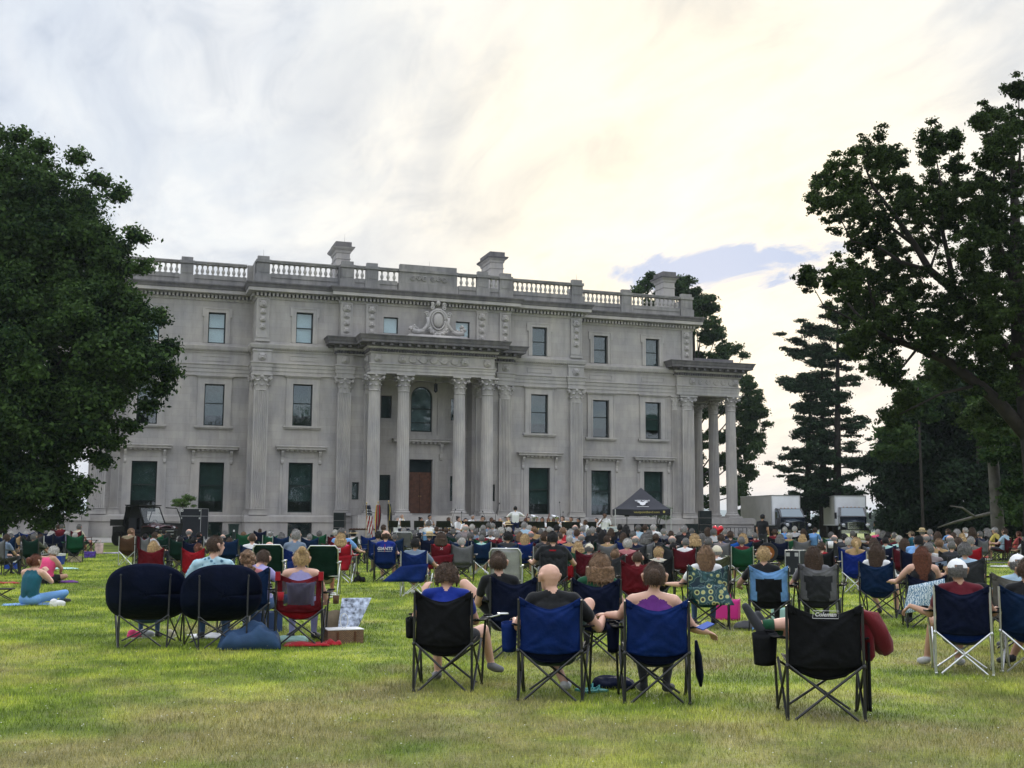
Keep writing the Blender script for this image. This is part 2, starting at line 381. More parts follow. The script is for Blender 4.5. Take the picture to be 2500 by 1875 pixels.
# round head of the middle window
arc = [(-.79, 10.16), (-.79, 10.95), (.79, 10.95), (.79, 10.16)] + [(.79 * math.cos(t), 10.16 + .79 * math.sin(t)) for t in [PI * k / 14 for k in range(1, 14)]]
wb.prism(arc, (0, YR + .005, 0), (1, 0, 0), (0, 0, 1), (0, .35, 0))
wb.add([(-RX, YR, 11.3), (RX, YR, 11.3), (RX, YQ, 11.3), (-RX, YQ, 11.3)], [(0, 1, 2, 3)])
wall_cells(wb, -QX, QX, 11.3, 17.0, YQ, [(-3.20, -2.14, 14.52, 15.70), (2.14, 3.20, 14.52, 15.70)])
# back and sides of the block
for x in (-HX, HX): wb.add([(x, 0, 0), (x, 30, 0), (x, 30, 17), (x, 0, 17)], [(0, 1, 2, 3)])
wb.add([(-HX, 30, 0), (HX, 30, 0), (HX, 30, 17), (-HX, 30, 17)], [(0, 1, 2, 3)])
# dark rooms behind the openings are closed by an inner wall
wall = wb.build('wall', STONE, mansion)
ib = MB(); ib.box(-HX + .1, HX - .1, .9, 1.0, 0, 17)
ib.box(-QX, QX, -.35, -.3, 0, 17); ib.box(-PX + .05, -QX - .05, -1.3, -1.25, 0, 17); ib.box(QX + .05, PX - .05, -1.3, -1.25, 0, 17)
ib.build('inner_wall', mat('dark_room', (.02, .02, .02), .9), mansion)

PLAN = [(-HX, 29.9), (-HX, 0), (-PX, 0), (-PX, YP), (-QX, YP), (-QX, YQ), (QX, YQ), (QX, YP), (PX, YP), (PX, 0), (HX, 0), (HX, 29.9)]
ENT = [(0, 11.2), (.10, 11.2), (.10, 11.46), (.14, 11.46), (.14, 11.72), (.18, 11.72), (.20, 11.93), (.26, 11.99), (.26, 12.05), (.07, 12.07), (.07, 12.80), (.12, 12.80), (.12, 12.93), (.30, 13.03), (.36, 13.24), (.36, 13.31), (.08, 13.36), (.08, 13.48), (0, 13.5)]
def dentils(mb, plan, out_, z0, z1, pitch, wd, dep, mat_=0):
    """one continuous toothed band following the plan"""
    P_ = [Vector(p) for p in plan]; n = len(P_); dr = [(P_[i + 1] - P_[i]).normalized() for i in range(n - 1)]; nr = [Vector((d.y, -d.x)) for d in dr]
    off = [nr[0]] + [(nr[i - 1] + nr[i]) / (1 + nr[i - 1].dot(nr[i])) for i in range(1, n - 1)] + [nr[-1]]
    O_ = []
    for i in range(n - 1):
        a = P_[i] + off[i] * out_; e = P_[i + 1] + off[i + 1] * out_; L_ = (e - a).length; O_.append(a)
        k = 0 if (abs(dr[i].y) > .5 and L_ > 5) else int(L_ / pitch)
        for j in range(k):
            p = a + dr[i] * ((j + .5) * L_ / k); O_ += [p - dr[i] * wd / 2, p - dr[i] * wd / 2 + nr[i] * dep, p + dr[i] * wd / 2 + nr[i] * dep, p + dr[i] * wd / 2]
    O_.append(P_[-1] + off[-1] * out_); I_ = [P_[i] + off[i] * (out_ - .07) for i in range(n)][::-1]
    mb.prism([(v.x, v.y) for v in O_ + I_], (0, 0, z0), (1, 0, 0), (0, 1, 0), (0, 0, z1 - z0), mat_)
b = MB(); b.sweep(ENT, PLAN); b.build('entablature', STONEP, mansion)
b = MB(); dentils(b, PLAN, .12, 12.96, 13.06, .16, .08, .14); b.build('dentil_course', STONEP, mansion)
# recessed frieze panels over the windows
for sgn in (-1, 1):
    for u, y in ((UA, 0), (UB, 0), (UC, YP)):
        b = MB(); u *= sgn; yy = y - .07
        for x0, x1, z0, z1 in ((-.98, .98, 12.56, 12.62), (-.98, .98, 12.24, 12.30), (-.98, -.92, 12.30, 12.56), (.92, .98, 12.30, 12.56)): b.box(u + x0, u + x1, yy - .035, yy + .02, z0, z1)
        b.build('frieze_panel', STONEP, mansion)
# main cornice
COR = [(0, 16.5), (.06, 16.5), (.10, 16.62), (.12, 16.66), (.12, 16.93), (.42, 16.96), (.62, 16.98), (.62, 17.20), (.66, 17.22), (.70, 17.36), (.79, 17.50), (.79, 17.566), (.35, 17.62), (0, 17.62)]
b = MB(); b.sweep(COR, PLAN); 
CB = b.build('cornice', STONEP, mansion)
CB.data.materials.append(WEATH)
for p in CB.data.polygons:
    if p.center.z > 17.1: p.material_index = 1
b = MB(); dentils(b, PLAN, .12, 16.68, 16.91, .262, .15, .20)
tagd = b.build('dentil_course', STONEP, mansion)
# plinth
PL = [(.34, 0), (.34, 1.07), (.42, 1.09), (.42, 1.46), (.38, 1.52), (.30, 1.55), (0, 1.57)]
for plan in ([(-HX, 29), (-HX, 0), (-PX, 0), (-PX, YP), (-5.25, YP)], [(5.25, YP), (PX, YP), (PX, 0), (HX, 0), (HX, 1)]):
    b = MB()
    # basement windows interrupt the plinth: build it in runs
    xs = [u for u in (-UA, -UB, -UC, UC, UB, UA)]
    b.sweep([(.34, 1.075), (.42, 1.09), (.42, 1.46), (.38, 1.52), (.30, 1.55), (0, 1.57), (0, 1.075)], plan)
    pts = []
    for i in range(len(plan) - 1):
        (xa, ya), (xb, yb) = plan[i], plan[i + 1]
        if ya == yb:
            cuts = [xa] + sum([[u - W1, u + W1] for u in xs if min(xa, xb) < u < max(xa, xb)], []) + [xb]
            for k in range(0, len(cuts), 2): b.box(cuts[k] - (.34 if k == 0 and xa in (-HX,) else 0) - (.34 if k == 0 and xa == -PX else 0), cuts[k + 1] + (.34 if cuts[k + 1] in (PX, HX) else 0), ya - .34, ya + .01, -.6, 1.075)
        elif abs(ya - yb) < 5: b.box(xa - (.34 if xa < 0 else 0), xa + (0 if xa < 0 else .34), min(ya, yb) - .0, max(ya, yb) - .34, -.6, 1.07)
        else: b.box(xa - (.34 if xa < 0 else 0), xa + (0 if xa < 0 else .34), 0, 29, -.6, 1.07)
    b.build('plinth', STONE, mansion)

# ---- capitals, columns, pilasters
def capital_mb(r, h, depth=1.0, n=8):
    """carved leaf capital: bell, two rows of curling leaves, corner scrolls, thin abacus; y is squashed by depth for pilasters"""
    b = MB()
    b.lathe([(r * 1.02, 0), (r * 1.10, .02 * h), (r * 1.02, .05 * h), (r * .95, .10 * h), (r * .96, .5 * h), (r * 1.15, .82 * h), (r * 1.3, .88 * h)], n=20)
    for row, (z0, z1, o, cnt, ph) in enumerate(((.06, .44, .42, n, 0), (.25, .74, .66, n, .5))):
        for k in range(cnt):
            t = 2 * PI * (k + ph) / cnt; ca, sa = math.cos(t), math.sin(t); tw = r * .42
            def leaf(u, v, ca=ca, sa=sa, z0=z0, z1=z1, o=o):
                w_ = tw * (1 - .55 * v ** 3) * (u - .5) * 2
                cur = max(0, v - .62) / .38
                rr = r * (.98 + .10 * v) + r * o * cur ** 1.4 - abs(u - .5) * .10 * r
                zz = (z0 + (z1 - z0) * (v if v < .85 else .85 + (v - .85) * -1.2)) * h
                return (rr * ca - w_ * sa, rr * sa + w_ * ca, zz)
            b.grid(leaf, 4, 7)
    for k in range(4):
        t = PI / 4 + k * PI / 2; ca, sa = math.cos(t), math.sin(t); pts = []
        for i in range(15):
            a = i / 14 * 1.6 * 2 * PI; q = r * .34 * (1 - i / 16)
            pts.append(((r * 1.80 + q * math.cos(a) * -1) * ca, (r * 1.80 + q * math.cos(a) * -1) * sa, h * .74 + q * math.sin(a)))
        b.path([(r * 1.0 * ca, r * 1.0 * sa, h * .5), (r * 1.40 * ca, r * 1.40 * sa, h * .72)] + pts[3:], r * .11, 6)
    for k in range(4):
        t = k * PI / 2; b.ell((r * 1.34 * math.cos(t), r * 1.34 * math.sin(t), h * .82), (r * .28, r * .28, r * .24), 8, 6)
    A = []
    for k in range(4):
        t = k * PI / 2
        for s_ in np.linspace(-1, 1, 7)[:-1]:
            e_ = r * (1.62 - .3 * (1 - s_ * s_)); x, y = e_, s_ * r * 1.66
            A.append((x * math.cos(t) - y * math.sin(t), x * math.sin(t) + y * math.cos(t)))
    b.prism(A, (0, 0, h * .90), (1, 0, 0), (0, 1, 0), (0, 0, h * .10))
    b.v = [(x, y * depth, z) for x, y, z in b.v]
    return b
def fluted_mb(r0, r1, z0, z1, fl=20):
    b = MB(); prof = []
    zs = [0, .004, .30, .5, .7, .9, 1.0]; vs = []; fs = []; n = fl * 4
    for s_ in zs:
        rr = r0 + (r1 - r0) * (max(0, s_ - .3) / .7) ** 1.4
        for k in range(n):
            t = 2 * PI * k / n; q = rr * (1 - (.0, .055, .07, .055)[k % 4])
            vs.append((q * math.cos(t), q * math.sin(t), z0 + (z1 - z0) * s_))
    for i in range(len(zs) - 1):
        for k in range(n): fs.append((i * n + k, i * n + (k + 1) % n, (i + 1) * n + (k + 1) % n, (i + 1) * n + k))
    b.add(vs, fs); return b
def base_mb(r, z0, z1, sq=True):
    b = MB(); h = z1 - z0
    b.box(-r * 1.38, r * 1.38, -r * 1.38, r * 1.38, z0, z0 + h * .32)
    P_ = [(r * 1.36 - .0 * r, z0 + h * .32)]
    for k in range(7): t = -PI / 2 + PI * k / 6; P_.append((r * 1.24 + r * .12 * math.cos(t), z0 + h * .50 + h * .17 * math.sin(t)))
    P_ += [(r * 1.12, z0 + h * .70), (r * 1.10, z0 + h * .78)]
    for k in range(5): t = -PI / 2 + PI * k / 4; P_.append((r * 1.08 + r * .07 * math.cos(t), z0 + h * .87 + h * .08 * math.sin(t)))
    P_.append((r * 1.02, z0 + h)); b.lathe(P_, n=28); return b
CS = fluted_mb(.44, .39, 2.02, 10.15).mesh('column_shaft', [STONEP]); CBM = base_mb(.43, 1.6, 2.03).mesh('column_base', [STONEP]); sharp(CBM, 30)
CC = capital_mb(.40, 1.25).mesh('column_capital', [STONEP]); CC.transform(Matrix.Translation((0, 0, 10.14)))
def column(x, y):
    o = link('column', CS, mansion); o.location = (x, y, 0)
    link('column_base', CBM, o); link('capital', CC, o)
for x in (-4.09, -2.03, 2.03, 4.09): column(x, -4.05)
def pil_mb(w, z0, z1, dep, fl=7):
    """flat fluted shaft, front at y=-dep"""
    b = MB(); n = fl * 4; xs = []; ys = []
    e_ = w * .12; xs = [-w, -w + e_]; ys = [0, 0]
    st = (2 * w - 2 * e_) / fl
    for k in range(fl):
        a = -w + e_ + k * st
        for f_, d_ in ((.12, 0), (.25, .035), (.5, .05), (.75, .035), (.88, 0)): xs.append(a + f_ * st); ys.append(d_)
    xs += [w - e_, w]; ys += [0, 0]
    V = []; F_ = []
    for z in (z0, z1):
        for x, y in zip(xs, ys): V.append((x, -dep + y, z))
    k = len(xs)
    for i in range(k - 1): F_.append((i, i + 1, k + i + 1, k + i))
    V += [(-w, .05, z0), (-w, .05, z1), (w, .05, z0), (w, .05, z1)]
    F_ += [(2 * k, 0, k, 2 * k + 1), (k - 1, 2 * k + 2, 2 * k + 3, 2 * k - 1)]
    b.add(V, F_); return b
def pil_base(w, dep):
    b = MB(); b.box(-w - .14, w + .14, -dep - .14, .0, 1.56, 1.76)
    for z, o_, h in ((1.76, .12, .11), (1.89, .05, .03), (1.93, .07, .07)):
        for k in range(4):
            t = k / 4; oo = o_ * math.sin(PI * (.15 + .7 * (k + .5) / 4)); b.box(-w - oo, w + oo, -dep - oo, 0, z + h * t, z + h * (t + .26))
    return b
PM = {}
def pilaster(x, y, w, dep=.3, rot=0, cap=True):
    k = (w, dep)
    if k not in PM:
        c = capital_mb(w * .93, 1.15, dep / w * .80)
        PM[k] = (pil_mb(w, 1.98, 10.12, dep).mesh('pilaster', [STONEP]), pil_base(w, dep).mesh('pilaster_base', [STONEP]), c.mesh('capital', [STONEP]))
        PM[k][2].transform(Matrix.Translation((0, -dep * .28, 10.08)))
    o = link('pilaster', PM[k][0], mansion); o.location = (x, y, 0); o.rotation_euler = (0, 0, rot)
    link('pilaster_base', PM[k][1], o); link('capital', PM[k][2], o)
for s_ in (-1, 1):
    pilaster(s_ * 11.62, YP, .49); pilaster(s_ * 5.92, YQ, .46, .22); pilaster(s_ * 4.09, YQ, .40, .22)
    pilaster(s_ * 21.98, 0, .50); pilaster(s_ * 20.9, 0, .26, .14)
pilaster(-PX, -1.25, .40, .22, -PI / 2); pilaster(PX, -1.25, .40, .22, PI / 2)
pilaster(22.6, 11.5, .5, .25, PI / 2)
# breaks in the frieze over pilasters, each with a carved lion mask
def mask_mb(s=1.0):
    b = MB(); b.ell((0, -.02, 0), (.20 * s, .09 * s, .22 * s), 10, 8); b.ell((0, -.12 * s, -.05 * s), (.09 * s, .08 * s, .08 * s), 8, 6)
    b.ell((0, -.13 * s, .03 * s), (.035 * s, .06 * s, .07 * s), 6, 5)
    for sg in (-1, 1): b.ell((sg * .15 * s, -.03, .15 * s), (.05 * s, .05 * s, .06 * s), 6, 5); b.ell((sg * .07 * s, -.10 * s, .06 * s), (.035 * s, .03 * s, .03 * s), 6, 4); b.ell((sg * .16 * s, -.01, -.06 * s), (.08 * s, .05 * s, .14 * s), 6, 5)
    return b
MASK = mask_mb(1.2).mesh('lion_mask', [STONEP], True); MASKS = mask_mb(.9).mesh('carved_mask', [STONEP], True)
ring = MB(); 
ring.path([(.27 * math.cos(t), -.02, .27 * math.sin(t)) for t in [2 * PI * k / 20 for k in range(21)]], .025, 6); RING = ring.mesh('roundel', [STONEP], True)
def lion(x, y, z, rot=0):
    o = link('lion_mask', MASK, mansion); o.location = (x, y, z); o.rotation_euler = (0, 0, rot); link('roundel', RING, o)
b = MB()
for s_ in (-1, 1):
    for x, y, w in ((11.62, YP, .55), (5.92, YQ, .52), (21.98, 0, .56)):
        b = MB(); b.sweep([(o_, z) for o_, z in ENT if z < 12.9] + [(.12, 12.93), (0, 12.93)], [(s_ * x - w, y + .01), (s_ * x - w, y - .16), (s_ * x + w, y - .16), (s_ * x + w, y + .01)]); b.build('frieze_block', STONEP, mansion)
for s_ in (-1, 1):
    lion(s_ * 11.62, YP - .24, 12.42); lion(s_ * 5.92, YQ - .24, 12.42)
    # third-floor pilaster panels with a drop of masks
    for x, y, w, z0 in ((11.66, YP, .42, 13.75), (5.88, YQ, .41, 14.2), (4.09, YQ, .41, 14.2), (21.98, 0, .40, 13.75)):
        b = MB(); b.box(s_ * x - w, s_ * x + w, y - .14, y + .02, z0 - .1, 16.52)
        for f0, f1, g0, g1 in ((-w, -w + .07, z0, 16.5), (w - .07, w, z0, 16.5), (-w + .07, w - .07, 16.42, 16.5), (-w + .07, w - .07, z0, z0 + .08)): b.box(s_ * x + f0, s_ * x + f1, y - .18, y - .14, g0, g1)
        if z0 < 14: b.box(s_ * x - w - .08, s_ * x + w + .08, y - .2, y + .02, 13.5, z0 - .1)
        o = b.build('upper_pilaster', STONEP, mansion)
        for k in range(4 if z0 < 14 else 4):
            q = link('carved_mask', MASK if k == 0 else MASKS, o); q.location = (s_ * x, y - .17, 16.12 - k * .53)
# ---- windows
def surround(mb, hw, z0, z1, t, y, ears=False):
    """stepped architrave frame about an opening"""
    for a, d_ in ((t, .06), (t * .72, .09), (t * .36, .065)):
        mb.box(-hw - a, -hw, y - d_, y + .02, z0, z1 + a); mb.box(hw, hw + a, y - d_, y + .02, z0, z1 + a); mb.box(-hw, hw, y - d_, y + .02, z1, z1 + a)
        break
    mb.box(-hw - t, -hw - t + .07, y - .10, y - .06, z0, z1 + t); mb.box(hw + t - .07, hw + t, y - .10, y - .06, z0, z1 + t); mb.box(-hw - t + .07, hw + t - .07, y - .10, y - .06, z1 + t - .07, z1 + t)
    mb.box(-hw - .10, -hw - .002, y - .08, y - .06, z0, z1 + .10); mb.box(hw + .002, hw + .10, y - .08, y - .06, z0, z1 + .10); mb.box(-hw - .002, hw + .002, y - .08, y - .06, z1 + .002, z1 + .10)
    if ears:
        for s in (-1, 1):
            a, c = sorted((s * (hw + t), s * (hw + t + .12))); mb.box(a, c, y - .09, y + .02, z1 + t - .62, z1 + t)
WM = {}
def win_meshes(kind):
    if kind in WM: return WM[kind]
    hw, z0, z1 = {1: (W1, Z1B, Z1T), 2: (W2, Z2B, Z2T), 3: (W3, Z3B, Z3T)}[kind]
    f = MB(); yy = .20; t = .075
    f.box(-hw, -hw + t, yy, yy + .1, z0, z1); f.box(hw - t, hw, yy, yy + .1, z0, z1); f.box(-hw + t, hw - t, yy, yy + .1, z1 - t, z1); f.box(-hw + t, hw - t, yy, yy + .1, z0, z0 + t * 1.2)
    zm = (z0 + z1) / 2 + (.12 if kind < 3 else 0)
    f.box(-hw + t, hw - t, yy + .01, yy + .09, zm - .035, zm + .035)
    if kind < 3: zb = z0 + (z1 - z0) * (.22 if kind == 1 else .25); f.box(-hw + t, hw - t, yy + .13, yy + .15, zb - .015, zb + .02)
    g = MB(); g.box(-hw + t, hw - t, yy + .045, yy + .055, z0 + t * 1.2, zm - .035); g.box(-hw + t, hw - t, yy + .045, yy + .055, zm + .035, z1 - t)
    bl = MB(); zb = z0 + (z1 - z0) * (.22 if kind == 1 else .25 if kind == 2 else .02); bl.box(-hw + t + .01, hw - t - .01, yy + .155, yy + .165, zb, z1 - t)
    s = MB()
    if kind == 1:
        surround(s, hw, z0 - .2, z1, .40, 0); s.box(-hw - .4, hw + .4, -.05, .01, z1 + .40, z1 + .78)
    elif kind == 2: surround(s, hw, z0, z1, .46, 0); s.box(-hw - .56, hw + .56, -.17, .01, z1 + .46, z1 + .53); s.box(-hw - .62, hw + .62, -.22, .01, z1 + .53, z1 + .60)
    else: surround(s, hw, z0, z1, .30, 0, True)
    x = None
    if kind == 1:
        x = MB(); x.sweep([(0, 5.98), (.12, 5.98), (.16, 6.04), (.38, 6.06), (.38, 6.14), (.46, 6.24), (.46, 6.28), (0, 6.34)], [(-1.32, .0), (-1.32, -.06), (1.32, -.06), (1.32, .0)])
        for k in range(7): xx = -.96 + k * .32; x.box(xx - .09, xx + .09, -.30, -.05, 5.93, 6.05)
        for sg in (-1, 1):
            pr = [(0, 5.97), (.30, 5.97), (.32, 5.85), (.24, 5.72), (.12, 5.55), (.09, 5.35), (.14, 5.22), (.13, 5.10), (.04, 5.03), (0, 5.03)]
            x.prism([(p, q) for p, q in pr], (sg * 1.28 - .09, -.02, 0), (0, -1, 0), (0, 0, 1), (.18, 0, 0))
            x.box(sg * 1.31 - .1, sg * 1.31 + .1, -.05, .01, z0 - .2, 5.03)
    elif kind == 2: x = MB(); x.box(-hw - .62, hw + .62, -.2, .01, z0 - .13, z0 - .001); x.box(-hw - .56, hw + .56, -.13, .01, z0 - .22, z0 - .13)
    WM[kind] = (f.mesh('window', [SASH]), g.mesh('pane', [GLASS]), bl.mesh('blind', [BLIND_D]), s.mesh('surround', [STONEP]), x.mesh('hood' if kind == 1 else 'sill', [STONEP]) if x else None)
    return WM[kind]
GLS = mat('window_glass', (.6, .7, .72), .04, spec=.5)
GT = bpy.data.materials.new('clear_glass'); GT.use_nodes = True
t_ = GT.node_tree; b_ = t_.nodes['Principled BSDF']; b_.inputs['Base Color'].default_value = (.02, .03, .03, 1); b_.inputs['Roughness'].default_value = .03
tr = t_.nodes.new('ShaderNodeBsdfTransparent'); tr.inputs[0].default_value = (.85, .9, .9, 1); ms = t_.nodes.new('ShaderNodeMixShader'); ms.inputs[0].default_value = .065
gl = t_.nodes.new('ShaderNodeBsdfGlossy'); gl.inputs['Roughness'].default_value = .02; gl.inputs[0].default_value = (.9, .95, 1, 1)
nz_ = t_.nodes.new('ShaderNodeTexNoise'); nz_.inputs['Scale'].default_value = 1.3; bp_ = t_.nodes.new('ShaderNodeBump'); bp_.inputs['Strength'].default_value = .12; bp_.inputs['Distance'].default_value = .05; t_.links.new(nz_.outputs[0], bp_.inputs['Height']); t_.links.new(bp_.outputs[0], gl.inputs['Normal'])
t_.links.new(tr.outputs[0], ms.inputs[1]); t_.links.new(gl.outputs[0], ms.inputs[2]); t_.links.new(ms.outputs[0], t_.nodes['Material Output'].inputs[0])
def window(kind, x, y, light=False):
    f, g, bl, s, h = win_meshes(kind)
    o = link('window', f, mansion); o.location = (x, y, 0)
    for nm, me in (('pane', g), ('blind', bl), ('surround', s), ('hood' if kind == 1 else 'sill', h)):
        if me is None: continue
        q = link(nm, me, o)
        if nm == 'pane': q.material_slots[0].link = 'OBJECT'; q.material_slots[0].material = GT
        if nm == 'blind' and light: q.material_slots[0].link = 'OBJECT'; q.material_slots[0].material = BLIND_L
for u, y in ((-UA, 0), (-UB, 0), (-UC, YP), (UC, YP), (UB, 0), (UA, 0)):
    for k in (1, 2, 3): window(k, u, y, light=(k == 3 and u < 0))
def plain_window(x0, x1, z0, z1, y, light=False, name='window'):
    f = MB(); t = .06; yy = y + .2
    f.box(x0, x0 + t, yy, yy + .1, z0, z1); f.box(x1 - t, x1, yy, yy + .1, z0, z1); f.box(x0 + t, x1 - t, yy, yy + .1, z1 - t, z1); f.box(x0 + t, x1 - t, yy, yy + .1, z0, z0 + t)
    o = f.build(name, SASH, mansion); g = MB(); g.box(x0 + t, x1 - t, yy + .04, yy + .05, z0 + t, z1 - t); g.build('pane', GT, o)
    g = MB(); g.box(x0 + t, x1 - t, yy + .11, yy + .12, z0 + t, z1 - t); g.build('blind', BLIND_L if light else BLIND_D, o)
for s_ in (-1, 1):
    plain_window(*sorted((s_ * 3.20, s_ * 2.14)), 14.52, 15.70, YQ, True); plain_window(s_ * 4.985 - .245, s_ * 4.985 + .245, 2.68, 3.88, YQ)
    plain_window(*sorted((s_ * 2.22, s_ * 2.99)), 8.56, 10.18, YR); plain_window(*sorted((s_ * 2.22, s_ * 2.99)), 2.68, 4.49, YR)
    for u, y in ((UA, 0), (UB, 0), (UC, YP)): plain_window(s_ * u - W1, s_ * u + W1, .05, 1.06, y, False, 'basement_window')
# arched window over the door
f = MB(); yy = YR + .16
rim = [(-.79, 7.66), (-.79, 10.16)] + [(-.79 * math.cos(t), 10.16 + .79 * math.sin(t)) for t in [PI * k / 12 for k in range(1, 12)]] + [(.79, 10.16), (.79, 7.66)]
f.path([(x * .96, yy, z - .02) for x, z in rim], .05, 6)
for z in (8.32, 9.32): f.box(-.75, .75, yy - .03, yy + .03, z - .03, z + .03)
f.box(-.79, .79, yy - .04, yy + .06, 7.65, 7.75)
aw = f.build('arched_window', SASH, mansion)
g = MB(); g.prism([(x * .95, z) for x, z in rim], (0, yy + .02, 0), (1, 0, 0), (0, 0, 1), (0, .01, 0)); g.build('pane', GT, aw)
g = MB(); g.prism([(x * .93, z) for x, z in rim], (0, yy + .1, 0), (1, 0, 0), (0, 0, 1), (0, .01, 0)); g.build('blind', mat('grey_curtain', (.16, .20, .22), .8, var=.5, vscale=1.2), aw)
s = MB(); arch = [(-(1.12) * math.cos(t), 10.16 + 1.12 * math.sin(t)) for t in [PI * k / 14 for k in range(15)]]
poly = [(-1.12, 7.6)] + arch + [(1.12, 7.6), (.80, 7.6)] + [(.80 * math.cos(t), 10.16 + .80 * math.sin(t)) for t in [PI * k / 14 for k in range(15)]] + [(-.80, 7.6)]
n_ = len(arch)
for i in range(n_ - 1):
    a0, a1 = arch[i], arch[i + 1]; t0, t1 = PI * i / 14, PI * (i + 1) / 14; c0 = (-.80 * math.cos(t0), 10.16 + .80 * math.sin(t0)); c1 = (-.80 * math.cos(t1), 10.16 + .80 * math.sin(t1))
    s.prism([a0, a1, c1, c0], (0, YR - .08, 0), (1, 0, 0), (0, 0, 1), (0, .09, 0))
for sg in (-1, 1): s.box(*sorted((sg * .80, sg * 1.12)), YR - .08, YR + .01, 7.4, 10.16); s.box(*sorted((sg * 1.2, sg * 1.75)), YR - .05, YR + .01, 7.4, 10.2)
s.box(-1.75, 1.75, YR - .1, YR + .01, 7.1, 7.4); s.build('surround', STONEP, aw)
# door, hood and transom
WOOD = mat('oiled_door_wood', (.10, .042, .024), .5, var=.35, vscale=5)
dm = MB()
for sg in (-1, 1):
    x0, x1 = sorted((sg * .015, sg * .84)); y0 = YR + .22
    dm.box(x0, x1, y0, y0 + .08, 1.78, 4.60)
    for z0, z1 in ((1.95, 2.75), (2.95, 3.55), (3.70, 4.42)):
        dm.box(x0 + .12, x1 - .12, y0 - .03, y0, z0, z1); dm.box(x0 + .20, x1 - .20, y0 - .05, y0 - .03, z0 + .08, z1 - .08)
door = dm.build('double_door', WOOD, mansion)
hm = MB(); hm.ell((.07, YR + .14, 3.0), (.03, .03, .03), 8, 6); hm.ell((-.07, YR + .14, 3.0), (.03, .03, .03), 8, 6); hm.build('handle', mat('brass', (.5, .35, .12), .3, 1.0), door)
tm = MB(); tm.box(-.84, .84, YR + .20, YR + .30, 4.60, 4.72); tm.build('transom_bar', WOOD, door)
tm = MB(); tm.box(-.84, .84, YR + .24, YR + .26, 4.72, 5.62); tm.build('transom_pane', GLASS, door)
s = MB(); 
for sg in (-1, 1): s.box(*sorted((sg * .86, sg * 1.30)), YR - .10, YR + .01, 1.6, 6.05); s.box(*sorted((sg * 1.02, sg * 1.16)), YR - .14, YR - .10, 1.6, 5.9)
s.box(-.86, .86, YR - .10, YR + .01, 5.64, 6.05); s.box(-1.4, 1.4, YR - .08, YR + .01, 6.06, 6.75); s.build('surround', STONEP, door)
x = MB(); x.sweep([(0, 6.8), (.15, 6.8), (.2, 6.88), (.45, 6.9), (.45, 7.0), (.52, 7.08), (.52, 7.1), (0, 7.1)], [(-1.65, YR), (-1.65, YR - .05), (1.65, YR - .05), (1.65, YR)])
for k in range(9): xx = -1.3 + k * .325; x.box(xx - .09, xx + .09, YR - .4, YR - .05, 6.76, 6.89)
for sg in (-1, 1):
    pr = [(0, 6.8), (.34, 6.8), (.34, 6.6), (.2, 6.4), (.12, 6.1), (.15, 5.8), (.1, 5.65), (0, 5.6)]
    x.prism(pr, (sg * 1.5 - .1, YR, 0), (0, -1, 0), (0, 0, 1), (.2, 0, 0))
x.build('door_hood', STONEP, mansion)
# string line in the recess and hanging lantern
lm = MB(); lm.box(-RX, RX, YR - .03, YR + .01, 6.86, 6.92); lm.build('string_course', STONEP, mansion)
lm = MB(); lx, ly, lz = .55, -3.0, 11.0
lm.tube((lx, ly, 11.3), (lx, ly, lz), .015); lm.lathe([(.02, .02), (.16, -.08), (.14, -.12), (.14, -.5), (.17, -.52), (.08, -.62), (.02, -.68)], (lx, ly, lz), 8)
lm.build('lantern', BLACKF, mansion)
# ---- east portico entablature and roof
PPL = [(-6.45, YP), (-6.45, -2.72), (-4.52, -2.72), (-4.52, -4.52), (4.52, -4.52), (4.52, -2.72), (6.45, -2.72), (6.45, YP)]
b = MB(); b.sweep([(0, 11.38), (.0, 11.38), (.0, 11.58), (.04, 11.58), (.04, 11.80), (.08, 11.80), (.10, 11.95), (.16, 12.0), (.16, 12.05), (.0, 12.07), (.0, 12.74), (.05, 12.76)], [(-4.48, YQ), (-4.48, -4.48), (4.48, -4.48), (4.48, YQ)])
b.box(-4.44, 4.44, -4.44, -3.62, 11.40, 12.9); b.box(-4.44, -3.66, -3.62, YQ + .1, 11.40, 12.9); b.box(3.66, 4.44, -3.62, YQ + .1, 11.40, 12.9); b.box(-3.66, 3.66, -3.62, YR, 11.9, 12.9)
b.build('portico_entablature', STONEP, mansion)
PC = [(0, 12.76), (.05, 12.78), (.07, 12.84), (.07, 13.06), (.18, 13.08), (.22, 13.18), (.28, 13.2), (.28, 13.42), (.78, 13.44), (.78, 13.60), (.82, 13.64), (.88, 13.80), (.95, 13.90), (.95, 13.94), (.2, 14.0), (-.3, 14.0)]
b = MB(); b.sweep(PC, PPL); b.box(-6.4, 6.4, -2.5, YP - .02, 13.0, 13.99); b.box(-4.5, 4.5, -4.4, -2.4, 13.0, 13.99); 
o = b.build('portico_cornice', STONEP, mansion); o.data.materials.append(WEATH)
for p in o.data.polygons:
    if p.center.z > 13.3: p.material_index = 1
b = MB(); dentils(b, PPL, .07, 12.86, 13.04, .20, .11, .13); b.build('dentil_course', WEATH, mansion); b = MB(); dentils(b, PPL, .26, 13.24, 13.42, .62, .20, .42); b.build('modillion_course', WEATH, mansion)
